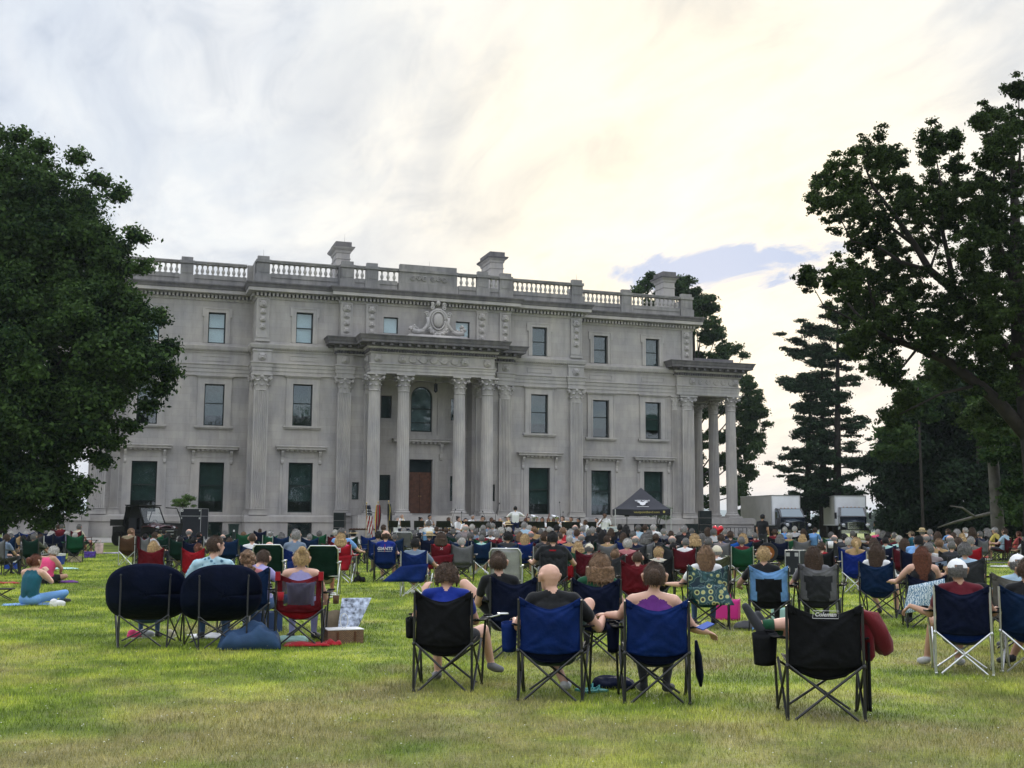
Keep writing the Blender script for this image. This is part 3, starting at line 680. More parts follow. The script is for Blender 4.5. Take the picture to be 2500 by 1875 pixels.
# carved scroll panel on the portico frieze, roundels at its ends
b = MB(); yf = -4.50
for k in range(5):
    cx_ = -1.52 + k * .76
    for sg in (1, -1):
        pts = []
        for i in range(22):
            a = i / 21 * 2.2 * 2 * PI; q = .27 * (1 - i / 24); pts.append((cx_ + sg * q * math.cos(a), yf - .03, 12.42 + sg * q * math.sin(a) * .9))
        b.path(pts, .045, 6)
    b.ell((cx_, yf - .03, 12.42), (.07, .05, .07), 8, 6)
    for q in range(5): t = q * 1.26; b.ell((cx_ + .15 * math.cos(t), yf - .02, 12.42 + .15 * math.sin(t)), (.05, .03, .04), 6, 4)
for k in range(40):
    t = k / 39; b.ell((-1.95 + 3.9 * t, yf - .015, 12.42 + .24 * math.sin(t * 5 * PI)), (.05, .03, .03), 6, 4)
b.box(-2.1, 2.1, yf - .02, yf + .01, 12.10, 12.14); b.box(-2.1, 2.1, yf - .02, yf + .01, 12.68, 12.72)
b.build('carved_frieze', STONEP, mansion, True)
for x in (-3.95, -2.28, 2.28, 3.95): lion(x, -4.53, 12.42)
lion(-4.53, -3.6, 12.42, -PI / 2)
# platform and steps of the portico
b = MB(); b.box(-5.2, 5.2, -4.75, YR, -.5, 1.60)
for k in range(9): b.box(-5.0, 5.0, -4.75 - .34 * (9 - k), -4.75 - .34 * (8 - k) + .001, -.6, .165 * (k + 1) + .02)
for sg in (-1, 1): b.box(*sorted((sg * 5.0, sg * 5.5)), -6.3, -4.70, -.6, 1.45)
b.build('portico_steps', STONE, mansion)
# ---- cartouche over the portico
b = MB(); cx_, cy_ = .62, YQ - .75
b.box(-1.55, 2.75, cy_ - .25, YQ, 14.0, 14.42)
b.ell((cx_, cy_, 15.55), (.40, .16, .52), 16, 12)
b.path([(cx_ + .50 * math.cos(t), cy_ - .05, 15.52 + .66 * math.sin(t)) for t in [2 * PI * k / 24 for k in range(25)]], .07, 6)
b.path([(cx_ + .66 * math.cos(t), cy_ + .05, 15.5 + .82 * math.sin(t)) for t in [2 * PI * k / 24 for k in range(25)]], .12, 6)
for sg in (-1, 1):
    for c0, z0, q0, st in ((.82, 15.95, .20, 0), (.45, 16.45, .17, 1), (.80, 15.15, .17, 2), (.42, 16.72, .11, 0), (.70, 14.85, .14, 1)):
        pts = []
        for i in range(16): a = i / 15 * 1.5 * 2 * PI + st; q = q0 * (1 - i / 18); pts.append((cx_ + sg * (c0 + q * math.cos(a)), cy_, z0 + q * math.sin(a)))
        b.path(pts, .055, 6)
    b.path([(cx_ + sg * .8, cy_, 15.75), (cx_ + sg * .72, cy_, 15.3), (cx_ + sg * .95, cy_, 14.9), (cx_ + sg * 1.3, cy_, 14.65)], [.12, .12, .14, .12], 8)
    for k in range(26):
        a = rnd.random() * 2 * PI; b.ell((cx_ + sg * (1.75 + .34 * math.cos(a) * rnd.random()), cy_ + rnd.uniform(-.12, .12), 14.72 + abs(.5 * math.sin(a)) * rnd.random()), .09 + .05 * rnd.random(), 7, 5)
    b.path([(cx_ + sg * 1.0, cy_, 14.75), (cx_ + sg * 1.45, cy_, 14.62), (cx_ + sg * 1.9, cy_ - .05, 14.72)], [.12, .19, .22], 8)
b.ell((cx_, cy_, 16.78), (.16, .12, .20), 10, 8)
for k in range(46):
    t = PI + PI * (k + .5) / 46; b.ell((cx_ + .60 * math.cos(t) + rnd.uniform(-.06, .06), cy_ - .08 + rnd.uniform(-.08, .05), 14.92 + .42 * math.sin(t) + rnd.uniform(-.07, .07)), .085 + .04 * rnd.random(), 7, 5)
b.build('cartouche', STONEP, mansion, True)
# ---- roof parapet: pedestals, rails and balusters
PEDM = {}
def pedestal(x, y, w, carved=False, top=19.5):
    b = MB(); d = .42
    b.box(x - w - .08, x + w + .08, y - .08, y + d + .08, 17.60, 18.22); b.box(x - w, x + w, y, y + d, 18.22, 19.04)
    b.box(x - w - .07, x + w + .07, y - .09, y + d + .07, 19.04, 19.24); b.box(x - w + .04, x + w - .04, y + .03, y + d - .03, 19.24, top)
    b.box(x - w + .1, x + w - .1, y - .025, y, 18.34, 18.94) if not carved else None
    return b.build('pedestal', GREYST, mansion)
bal = MB(); bal.lathe([(.10, 0), (.10, .06), (.055, .09), (.09, .16), (.125, .26), (.115, .34), (.06, .46), (.045, .54), (.075, .58), (.05, .61), (.10, .66), (.10, .73)], n=10); BALM = bal.mesh('baluster', [STONEP], True)
def balustrade(x0, x1, y, n):
    b = MB(); b.box(x0, x1, y + .02, y + .40, 17.6, 18.30); b.box(x0, x1, y - .04, y + .44, 19.03, 19.13); b.box(x0, x1, y - .08, y + .48, 19.13, 19.22)
    b.box(x0, x1, y - .03, y + .42, 18.0, 18.04)
    o = b.build('balustrade', GREYST, mansion)
    for k in range(n):
        q = link('baluster', BALM, o); q.location = (x0 + (k + .5) * (x1 - x0) / n, y + .2, 18.30)
yw, yp, yq = -.22, YP - .22, YQ - .22
for s_ in (-1, 1):
    for x, y, w in ((16.75, yw, .43), (11.73, yp, .44), (5.9, yq, .46), (4.13, yq, .44), (22.02, yw, .50)): pedestal(s_ * x, y, w)
    for a, b_, y, n in ((21.4, 17.25, yw, 11), (16.25, 12.65, yw, 10), (11.22, 6.45, yp, 13), (5.37, 4.64, yq, 2), (3.62, 2.28, yq, 3)):
        x0, x1 = sorted((s_ * a, s_ * b_)); balustrade(x0, x1, y, n)
    b = MB(); b.box(*sorted((s_ * 11.9, s_ * 12.28)), yp + .42, yw + .42, 17.6, 19.2); b.box(*sorted((s_ * 12.28, s_ * 12.6)), yw, yw + .42, 17.6, 19.2)
    b.box(*sorted((s_ * 6.37, s_ * 6.5)), yq + .1, yp + .42, 17.6, 19.2); b.box(*sorted((s_ * 22.5, s_ * 22.1)), .1, 29.9, 17.6, 19.2); b.build('parapet_return', GREYST, mansion)
b = MB(); b.box(-2.23, 2.23, yq - .08, yq + .5, 17.6, 18.22); b.box(-2.15, 2.15, yq, yq + .42, 18.22, 19.04); b.box(-2.23, 2.23, yq - .09, yq + .5, 19.04, 19.24); b.box(-2.12, 2.12, yq + .03, yq + .4, 19.24, 19.6)
for sg in (1, -1):
    for k in range(3):
        pts = []
        for i in range(20): a = i / 19 * 1.8 * 2 * PI; q = .20 * (1 - i / 22); pts.append((sg * (.32 + k * .42 + q * math.cos(a)), yq - .03, 18.64 + (1 if k % 2 else -1) * q * math.sin(a)))
        b.path(pts, .045, 6)
b.build('parapet_block', GREYST, mansion)
b = MB(); b.box(-HX, HX, -.2, 30, 17.4, 17.60); b.box(-PX, PX, YP - .2, -.2, 17.4, 17.60); b.box(-QX, QX, YQ - .2, YP - .2, 17.4, 17.60); b.build('roof', mat('lead_roof', (.15, .15, .16), .8), mansion)
# ---- chimneys
def chimney(x, y, w, d, z1):
    b = MB(); b.box(x - w, x + w, y, y + d, 17.5, z1 - .9); b.box(x - w - .05, x + w + .05, y - .05, y + d + .05, z1 - 1.35, z1 - 1.28)
    b.sweep([(0, z1 - .9), (.06, z1 - .86), (.10, z1 - .70), (.28, z1 - .55), (.34, z1 - .45), (.34, z1 - .40), (.1, z1 - .34), (.1, z1), (-w, z1)], [(x + w, y + d), (x - w, y + d), (x - w, y), (x + w, y), (x + w, y + d)][::-1][::-1])
    o = b.build('chimney', STONEP, mansion); o.data.materials.append(WEATH)
    for p in o.data.polygons:
        if p.center.z > z1 - .5: p.material_index = 1
chimney(-4.9, 5, .52, 2.2, 22.75); chimney(7.63, 5, .53, 2.6, 22.95); chimney(21.8, 2.5, .50, 1.6, 21.85)
b = MB()
for x, y in ((-11.73, YP), (0.1, YQ), (11.73, YP), (-4.9, 4.6)): b.tube((x, y, 19.4 if y < 0 else 22.6), (x, y, 20.0 if y < 0 else 23.3), .012, .004, 5)
b.build('lightning_rod', BLACKF, mansion)
# ---- side porches, one at each end
def side_porch(S):
    mx_ = lambda pts: [(S * x, y) for x, y in pts][::S]
    NPL = mx_([(20.95, 0), (20.95, -.42), (26.6, -.42), (26.6, 12.5)])
    def bx(b, x0, x1, *r): b.box(*sorted((S * x0, S * x1)), *r)
    b = MB(); b.sweep([(-.02, 11.30), (0, 11.38), (.0, 11.58), (.04, 11.58), (.04, 11.80), (.08, 11.80), (.10, 11.95), (.16, 12.0), (.16, 12.05), (.0, 12.07), (.0, 12.74), (.05, 12.76)], mx_([(21.0, 0), (21.0, -.36), (26.5, -.36), (26.5, 12.4)]))
    bx(b, HX, 26.46, -.33, .5, 11.32, 12.9); bx(b, 25.6, 26.46, .5, 12.3, 11.32, 12.9); bx(b, HX, 25.6, .5, 12.3, 11.9, 12.9); bx(b, 21.04, HX, -.33, .02, 11.32, 12.9)
    b.build('porch_entablature', STONEP, mansion)
    b = MB(); b.sweep(PC, NPL); bx(b, HX, 26.5, -.3, 12.4, 13.0, 13.98); bx(b, 21.0, HX, -.3, .0, 13.0, 13.98); bx(b, 22.7, 26.2, -.1, 12, 14.0, 14.35)
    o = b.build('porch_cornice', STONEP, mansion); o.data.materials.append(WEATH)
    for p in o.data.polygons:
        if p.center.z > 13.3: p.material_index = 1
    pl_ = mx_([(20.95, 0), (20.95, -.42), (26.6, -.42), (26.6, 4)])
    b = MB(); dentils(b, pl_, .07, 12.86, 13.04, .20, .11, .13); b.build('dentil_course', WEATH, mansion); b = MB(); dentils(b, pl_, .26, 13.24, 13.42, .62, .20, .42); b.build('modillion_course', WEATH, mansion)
    b = MB()
    for k in range(5):
        for sg in (1, -1):
            pts = []
            for i in range(20): a = i / 19 * 2.0 * 2 * PI; q = .25 * (1 - i / 22); pts.append((S * (23.1 + k * .68) + sg * q * math.cos(a), -.38, 12.42 + sg * q * math.sin(a)))
            b.path(pts, .045, 6)
    b.build('carved_frieze', STONEP, mansion)
    lion(S * 22.35, -.40, 12.42); lion(S * 26.2, -.40, 12.42)
    b = MB(); bx(b, 22.4, 27.3, -1.0, 12.8, -1.5, 1.12); bx(b, 22.3, 27.4, -1.1, 12.9, 1.12, 1.52); bx(b, 22.4, 27.3, -1.0, 12.8, 1.52, 1.6)
    b.build('porch_base', STONE, mansion)
    for y in (0.15, 3.05, 5.9, 8.8): column(S * 26.0, y)
side_porch(1); side_porch(-1)
b = MB(); nx = [(20.6, -4.2), (27.6, -4.2), (27.6, -1.2)]
for (x0, y0), (x1, y1) in zip(nx[:-1], nx[1:]):
    for z in (.85, .1): b.tube((x0, y0, z), (x1, y1, z), .025, n=6)
    L_ = math.hypot(x1 - x0, y1 - y0); k = int(L_ / .35)
    for i in range(k + 1): t = i / k; b.tube((x0 + (x1 - x0) * t, y0 + (y1 - y0) * t, -.1), (x0 + (x1 - x0) * t, y0 + (y1 - y0) * t, .85), .018 if i % 4 else .03, n=5)
ob = b.build('iron_railing', BLACKF); tag(ob, 'black iron railing around the side steps at the right corner of the mansion', 'railing')
# ================================================================ ground
def tagk(o, k): o['kind'] = k; return o
def lawn_mat():
    m_ = bpy.data.materials.new('lawn_soil'); m_.use_nodes = True; return m_
def grass_nodes(m_, gain=1.0, leaf=False):
    m_.use_nodes = True; t = m_.node_tree; L = t.links; b = t.nodes['Principled BSDF']; b.inputs['Roughness'].default_value = .75; b.inputs['Specular IOR Level'].default_value = .2
    g = t.nodes.new('ShaderNodeNewGeometry')
    def nz(sc, de=4, ro=.55):
        n = t.nodes.new('ShaderNodeTexNoise'); n.inputs['Scale'].default_value = sc; n.inputs['Detail'].default_value = de; n.inputs['Roughness'].default_value = ro; L.new(g.outputs['Position'], n.inputs['Vector']); return n
    def rp(src, st):
        r = t.nodes.new('ShaderNodeValToRGB'); ramp(r, st); L.new(src.outputs[0], r.inputs[0]); return r
    def mx(f, a, b2, bt='MIX'):
        x = t.nodes.new('ShaderNodeMix'); x.data_type = 'RGBA'; x.blend_type = bt
        if isinstance(f, (int, float)): x.inputs[0].default_value = f
        else: L.new(f, x.inputs[0])
        L.new(a, x.inputs[6]); L.new(b2, x.inputs[7]); return x.outputs[2]
    k = gain
    A = rp(nz(1.1, 7, .68), [(.38, (.10 * k, .15 * k, .022 * k)), (.50, (.20 * k, .27 * k, .034 * k)), (.61, (.38 * k, .42 * k, .065 * k))])
    D = rp(nz(3.0, 4), [(.3, (.20 * k, .17 * k, .07 * k)), (.7, (.36 * k, .30 * k, .15 * k))])
    # dry patches, more of them near the photographer's end of the lawn
    sp_ = t.nodes.new('ShaderNodeSeparateXYZ'); L.new(g.outputs['Position'], sp_.inputs[0])
    mr = t.nodes.new('ShaderNodeMapRange'); mr.inputs[1].default_value = -76; mr.inputs[2].default_value = -62; mr.inputs[3].default_value = .22; mr.inputs[4].default_value = .0; L.new(sp_.outputs[1], mr.inputs[0])
    n = nz(.42, 7, .68); ad = t.nodes.new('ShaderNodeMath'); ad.operation = 'ADD'; L.new(n.outputs[0], ad.inputs[0]); L.new(mr.outputs[0], ad.inputs[1])
    mk = t.nodes.new('ShaderNodeMapRange'); mk.inputs[1].default_value = .57; mk.inputs[2].default_value = .74; mk.inputs[3].default_value = 0; mk.inputs[4].default_value = .8; L.new(ad.outputs[0], mk.inputs[0])
    c = mx(mk.outputs[0], A.outputs[0], D.outputs[0])
    if not leaf:
        S_ = rp(nz(38, 3), [(.3, (.6, .6, .6)), (.7, (1.2, 1.2, 1.2))]); c = mx(1.0, c, S_.outputs[0], 'MULTIPLY')
        n5 = nz(60, 3); bp = t.nodes.new('ShaderNodeBump'); bp.inputs['Strength'].default_value = .6; bp.inputs['Distance'].default_value = .05; L.new(n5.outputs[0], bp.inputs['Height']); L.new(bp.outputs[0], b.inputs['Normal'])
    else:
        rn = rp(g, [(0, (.75, .8, .7)), (1, (1.25, 1.2, 1.3))]) if False else None
        R_ = t.nodes.new('ShaderNodeValToRGB'); ramp(R_, [(0, (.55, .6, .55)), (1, (1.45, 1.4, 1.3))]); L.new(g.outputs['Random Per Island'], R_.inputs[0]); c = mx(1.0, c, R_.outputs[0], 'MULTIPLY')
    L.new(c, b.inputs['Base Color']); return m_
LAWN = grass_nodes(bpy.data.materials.new('lawn'), .88)
BLADE = grass_nodes(bpy.data.materials.new('grass_blades'), 1.28, True)
ys = [-260, -120, -95] + list(np.arange(-90, -2, 4.0)) + [-1, 5, 20, 40, 60, 68, 80, 100, 150, 250, 400, 617.5, 620, 900, 1500, 4000, 12000, 24000]
xs = [-20000, -6000, -1500, -400, -150] + list(np.arange(-100, 101, 10.0)) + [150, 400, 1500, 6000, 20000]
V = np.array([(x, y, gz(x, y)) for y in ys for x in xs]); w_ = len(xs)
Fq = np.array([(j * w_ + i, j * w_ + i + 1, (j + 1) * w_ + i + 1, (j + 1) * w_ + i) for j in range(len(ys) - 1) for i in range(w_ - 1)])
ground = link('ground', big_mesh('ground', V, Fq, [LAWN], True)); tagk(ground, 'structure')
# gravel drive in front of the house
b = MB(); GRAV = mat('gravel', (.30, .285, .26), .95, var=.25, vscale=9, bump=.4, bscale=50)
b.grid(lambda u, v: (-60 + 92 * u, -15.5 + 15 * v, gz(0, -15.5 + 15 * v) + .012), 30, 8)
tagk(b.build('gravel_path', GRAV), 'structure')
# grass blades, thinner with distance
def blades():
    P_ = []; n_t = 0
    rows = [(6.6, 9, 3000), (9, 12, 2200), (12, 16, 1300), (16, 22, 700), (22, 32, 330), (32, 48, 110)]
    Vs = []; 
    for d0, d1, rho in rows:
        wd = d1 * .475; area = (d1 - d0) * 2 * wd; n = int(area * rho)
        d = npr.uniform(d0, d1, n); r = npr.uniform(-wd, wd, n); keep = np.abs(r) < d * .475; d = d[keep]; r = r[keep]; n = len(d)
        x = CAM.x + _s * d + _c * r; y = CAM.y + _c * d - _s * r; z = -0.447 + 0.447 * (y - CAM.y) / 78
        mid = (d0 + d1) / 2; h = npr.uniform(.016, .042, n) * (1 + .25 * np.sin(x * 1.7) * np.sin(y * 1.3)); wdt = np.maximum(.0022, mid * .00028) * npr.uniform(.8, 1.3, n)
        h *= 1 + mid / 90
        a = npr.uniform(0, 2 * PI, n); ln = npr.uniform(.1, .9, n) * h; la = npr.uniform(0, 2 * PI, n)
        ca, sa = np.cos(a) * wdt, np.sin(a) * wdt
        V_ = np.stack([np.stack([x - ca, y - sa, z - .004], 1), np.stack([x + ca, y + sa, z - .004], 1), np.stack([x + ln * np.cos(la), y + ln * np.sin(la), z + h], 1)], 1)
        Vs.append(V_.reshape(-1, 3))
    V = np.concatenate(Vs); F_ = np.arange(len(V)).reshape(-1, 3); print('blades', len(F_))
    me = big_mesh('grass', V, F_, [BLADE]); return link('grass', me)
if 1:
    g = blades(); tagk(g, 'stuff'); g['label'] = 'short patchy lawn grass, green with dry brown spots'; g['category'] = 'grass'
n = 650; d = npr.uniform(6.8, 20, n) ; r_ = npr.uniform(-1, 1, n) * d * .46; x = CAM.x + _s * d + _c * r_; y = CAM.y + _c * d - _s * r_; z = -0.447 + 0.447 * (y - CAM.y) / 78 + npr.uniform(.03, .06, n); q = npr.uniform(.004, .008, n)
V = np.stack([np.stack([x - q, y, z], 1), np.stack([x, y - q, z + q * .5], 1), np.stack([x + q, y, z], 1), np.stack([x, y + q, z + q * .8], 1)], 1).reshape(-1, 3)
o = link('clover_flowers', big_mesh('clover_flowers', V, np.arange(len(V)).reshape(-1, 4), [mat('clover_white', (.6, .6, .52), .8)])); tagk(o, 'stuff')
# hills across the river
def ridge(name, y, z0, h, seed, col, rough=20, x0=-6000, x1=9000, dep=600):
    b = MB(); n = 240
    def hh(x): return h * (.72 + .28 * noise.noise(Vector((x / 1700 + seed, 0, 0))) + .10 * noise.noise(Vector((x / 300 + seed, 3, 0)))) + rough * .25 * noise.noise(Vector((x / 40, 7, seed)))
    def fn(u, v):
        x = x0 + (x1 - x0) * u; return (x, y + dep * v * 2 - dep * .2, z0 + hh(x) * math.sin(PI * min(1, v * 1.0)) ** .6 if 0 < v < 1 else z0)
    b.grid(fn, n, 10); o = b.build(name, mat(name + '_woods', col, .95, var=.35, vscale=.02), None, True); return tagk(o, 'structure')
ridge('hills', 5200, -49.5, 175, 2.3, (.045, .075, .035), 14)
ridge('hills', 2600, -49.5, 78, 5.1, (.04, .07, .03), 10, -2000, 5200, 300)
if 1:
 b = MB(); b.add([(-9000, 1000, -49.3), (12000, 1000, -49.3), (12000, 2500, -49.3), (-9000, 2500, -49.3)], [(0, 1, 2, 3)]); tagk(b.build('water', mat('river_water', (.12, .16, .19), .15, spec=.6)), 'structure')
# ================================================================ trees
def leaf_mat(name, c0, c1, tr_=.25):
    m_ = bpy.data.materials.new(name); m_.use_nodes = True; t = m_.node_tree; L = t.links; b = t.nodes['Principled BSDF']; b.inputs['Roughness'].default_value = .7; b.inputs['Specular IOR Level'].default_value = .08
    g = t.nodes.new('ShaderNodeNewGeometry'); n = t.nodes.new('ShaderNodeTexNoise'); n.inputs['Scale'].default_value = .45; n.inputs['Detail'].default_value = 4; L.new(g.outputs['Position'], n.inputs['Vector'])
    a = t.nodes.new('ShaderNodeMath'); a.operation = 'MULTIPLY_ADD'; a.inputs[1].default_value = .45; L.new(g.outputs['Random Per Island'], a.inputs[0]); L.new(n.outputs[0], a.inputs[2])
    r = t.nodes.new('ShaderNodeValToRGB'); ramp(r, [(.48, c0), (.92, c1)]); L.new(a.outputs[0], r.inputs[0]); L.new(r.outputs[0], b.inputs['Base Color'])
    tl = t.nodes.new('ShaderNodeBsdfTranslucent'); L.new(r.outputs[0], tl.inputs[0]); ms = t.nodes.new('ShaderNodeMixShader'); ms.inputs[0].default_value = tr_
    L.new(b.outputs[0], ms.inputs[1]); L.new(tl.outputs[0], ms.inputs[2]); L.new(ms.outputs[0], t.nodes['Material Output'].inputs[0]); return m_
BARK = mat('bark', (.026, .022, .019), .95, var=.35, vscale=3, bump=.5, bscale=12)
BARKG = mat('grey_bark', (.10, .092, .084), .95, var=.35, vscale=2.5, bump=.5, bscale=12)
def leaves(cl, size, n_total, up=.4, jitter=.35):
    """cl: array rows (x,y,z,rx,ry,rz); diamonds spread through the clumps, thicker towards their skins"""
    cl = np.array(cl); vol = cl[:, 3] * cl[:, 4] * cl[:, 5]; w = vol ** .72; w /= w.sum(); idx = npr.choice(len(cl), n_total, p=w); C_ = cl[idx]
    d = npr.normal(size=(n_total, 3)); d /= np.linalg.norm(d, axis=1)[:, None]; rr = np.abs(npr.normal(.62, .36, n_total))
    P_ = C_[:, :3] + d * C_[:, 3:] * rr[:, None]
    nn = d * .6 + npr.normal(size=(n_total, 3)) * .7; nn[:, 2] += up; nn /= np.linalg.norm(nn, axis=1)[:, None]
    a = npr.normal(size=(n_total, 3)); u = np.cross(nn, a); u /= np.linalg.norm(u, axis=1)[:, None]; v = np.cross(nn, u)
    s_ = size * npr.uniform(.6, 1.3, n_total)[:, None]
    V = np.stack([P_ - u * s_, P_ + v * s_ * .55 + nn * s_ * .12, P_ + u * s_, P_ - v * s_ * .55 + nn * s_ * .12], 1).reshape(-1, 3)
    return V, np.arange(len(V)).reshape(-1, 4)
def clumps(blobs, per, r0, r1, flat=.75, shell=.5):
    """blobs (center, radii) -> small clumps spread through each"""
    out_ = []
    for c, r in blobs:
        c = np.array(c); r = np.array(r if hasattr(r, '__len__') else (r, r, r)); k = max(3, int(per * (r.prod() ** (2 / 3)) ))
        for _ in range(k):
            d = npr.normal(size=3); d /= np.linalg.norm(d); q = npr.uniform(shell, 1.0); rr = npr.uniform(r0, r1)
            p = c + d * np.maximum(r - rr * .5, r * .3) * q; out_.append((*p, rr, rr, rr * flat))
    return out_
def tree(name, label, trunk, crowns, leafm, size, n, bark=BARK, limbs=(), cat='tree', base=None, extra=None, group=None, up=.4):
    base = Vector(base if base is not None else trunk[0][0]); root = empty(name, base, 0, label, cat, group)
    b = MB(); b.path([p - base for p, _ in trunk], [r for _, r in trunk], 12)
    b.build('trunk', bark, root, True)
    if limbs:
        b = MB()
        for path_, r0, r1 in limbs:
            k = len(path_); b.path([Vector(p) - base for p in path_], [r0 + (r1 - r0) * i / (k - 1) for i in range(k)], 7)
        o = b.build('limbs', bark, root, True)
    V, Fq = leaves(crowns, size, n, up); V = V - np.array(base)
    o = link('crown', big_mesh('crown', V, Fq, [leafm]), root)
    return root
def pxm(d): return d / F_PX      # metres per photo pixel at distance d
def wob(p, q, n, a):
    p, q = Vector(p), Vector(q); return [p.lerp(q, i / n) + Vector((rnd.uniform(-a, a), rnd.uniform(-a, a), rnd.uniform(-a, a) * .6)) * (0 if i in (0, n) else 1) for i in range(n + 1)]
# -- big maple on the left
L_MAPLE = leaf_mat('maple_leaves', (.007, .022, .009), (.060, .108, .028))
D = 54; k_ = pxm(D)
bl = [((-90, 620), 330, 320, 56), ((30, 600), 200, 260, 56), ((110, 620), 165, 230, 55), ((60, 800), 330, 330, 54), ((150, 880), 215, 215, 52), ((40, 1060), 200, 155, 52), ((225, 640), 105, 110, 54), ((325, 862), 92, 85, 51), ((222, 1000), 105, 88, 51), ((10, 1160), 190, 88, 53), ((-200, 900), 260, 320, 56), ((270, 760), 105, 95, 53), ((110, 1190), 95, 55, 51)]
blobs = [(at(p[0], d, py=p[1]), (rx * pxm(d), min(rx, 250) * pxm(d) * .9, ry * pxm(d))) for p, rx, ry, d in bl]
cl = clumps(blobs, 9, .45, .95, .7, .62)
for px, py in ((350, 570), (362, 640), (300, 470), (398, 770), (430, 845), (428, 910), (404, 950), (376, 990), (330, 1040), (290, 1072), (255, 1118), (150, 1255), (110, 1275), (190, 1230), (60, 330), (0, 322), (120, 345), (205, 385), (260, 440), (215, 1180), (185, 1205), (30, 1262), (85, 1250)):
    for _ in range(4):
        p = at(px - rnd.uniform(0, 26), 52, py=py + rnd.uniform(-8, 16)); cl.append((p.x, p.y, p.z, .55, .6, .32))
tb = at(-70, 55); lim = []
for c, r in blobs[1:]:
    lim.append((wob(tb + Vector((0, 0, 4)), Vector(c) + Vector((0, 0, 0)), 5, .4), .22, .05))
maple = tree('maple_tree', 'big dark green maple with a full crown drooping low over the lawn', [(tb + Vector((0, 0, -.3)), .75), (tb + Vector((.1, 0, 1)), .55), (tb + Vector((.2, .1, 6)), .42), (tb + Vector((.1, 0, 14)), .18)], cl, L_MAPLE, .115, 400000, limbs=lim)
# -- oak at the right with open branching
L_OAK = leaf_mat('oak_leaves', (.009, .021, .008), (.055, .088, .024), .38)
OAK = [(2127,372,52),(2058,413,42),(2009,434,24),(2023,483,42),(2051,524,36),(1989,496,19),(2092,462,38),(2162,441,34),(2155,538,34),(2113,517,32),(2210,455,28),(2231,496,36),(2182,392,26),(2280,337,36),(2266,386,20),(2321,344,18),(2335,406,22),(2293,455,34),(2335,469,32),(2238,545,34),(2293,538,40),(2085,594,28),(2127,580,18),(2259,594,28),(2335,538,36),(2370,580,42),(2425,289,42),(2390,295,22),(2487,212,28),(2460,358,46),(2439,330,34),(2418,441,50),(2474,441,50),(2390,483,42),(2453,524,54),(2487,594,50),(2404,566,42),(2058,670,38),(2127,649,46),(2183,649,42),(2092,697,42),(2148,704,46),(2196,690,36),(2079,746,46),(2037,690,18),(2141,760,40),(2196,753,34),(2113,815,40),(2162,829,34),(2210,801,34),(2086,843,27),(2148,885,34),(2183,919,26),(2335,718,72),(2390,774,82),(2321,794,58),(2446,739,80),(2293,774,42),(2280,829,36),(2453,843,80),(1975,684,28),(2460,912,78),(2176,1023,20),(2210,975,26),(2560,500,90),(2560,700,110),(2540,350,60),(2410,660,60),(2460,660,70),(2360,640,34),(2300,900,42),(2380,880,70),(2440,1000,70),(2500,960,80),(2500,760,70),(2440,540,50),(2230,720,30),(2260,800,34),(2500,300,44),(2420,380,30),(2370,520,26),(2180,600,24),(2150,400,26),(2290,500,26),(2100,500,24),(2200,500,24)]
cl = []
for px, py, r in OAK:
    d = 45 + rnd.uniform(-3, 3); rm = r * pxm(d); f_ = .92 if py < 650 else 1.03; r *= f_; rm *= f_; c = at(px, d, py=py)
    for _ in range(int(16 + r / 1.7)):
        v = Vector((rnd.gauss(0, 1), rnd.gauss(0, 1), rnd.gauss(0, 1))).normalized() * rm * rnd.uniform(.1, 1.0) ** .7 * 1.45; q = rnd.uniform(.09, .24) * (1 + rm * .2)
        cl.append((c.x + v.x, c.y + v.y, c.z + v.z, q, q, q * .7))
O = lambda px, py, d=45: at(px, d, py=py)
ob_ = at(2540, 45)
oak = tree('oak_tree', 'tall oak with long bare limbs and open ragged foliage at the right edge', [(ob_ + Vector((0, 0, -.3)), .7), (O(2535, 1180), .52), (O(2520, 1060), .46), (O(2495, 880), .36), (O(2480, 700), .28), (O(2478, 520), .18), (O(2470, 330), .06)], cl, L_OAK, .072, 240000,
    limbs=[([O(2520, 1080), O(2440, 985), O(2390, 940), O(2310, 880), O(2240, 850), O(2180, 830), O(2120, 800), O(2070, 740)], .30, .04), ([O(2500, 900), O(2400, 790), O(2330, 710), O(2270, 660), O(2235, 600), O(2180, 520), O(2130, 455), O(2110, 400)], .24, .03),
           ([O(2330, 710), O(2318, 640), O(2300, 560), O(2300, 460), O(2284, 380)], .13, .02), ([O(2270, 660), O(2200, 640), O(2140, 600), O(2080, 590), O(2050, 530)], .09, .02), ([O(2235, 600), O(2160, 545), O(2090, 480), O(2030, 440)], .08, .02),
           ([O(2240, 850), O(2200, 900), O(2180, 930)], .06, .02), ([O(2390, 940), O(2300, 960), O(2240, 990), O(2190, 1015)], .07, .02), ([O(2480, 700), O(2440, 600), O(2430, 480), O(2420, 320)], .13, .02), ([O(2478, 520), O(2490, 380), O(2487, 230)], .08, .02),
           ([O(2120, 800), O(2060, 770), O(2010, 745), O(1985, 700)], .05, .012), ([O(2180, 830), O(2140, 760), O(2120, 700), O(2125, 650)], .08, .02), ([O(2270, 660), O(2290, 600), O(2250, 540)], .06, .02), ([O(2310, 880), O(2290, 830), O(2250, 780), O(2200, 750)], .08, .02)])
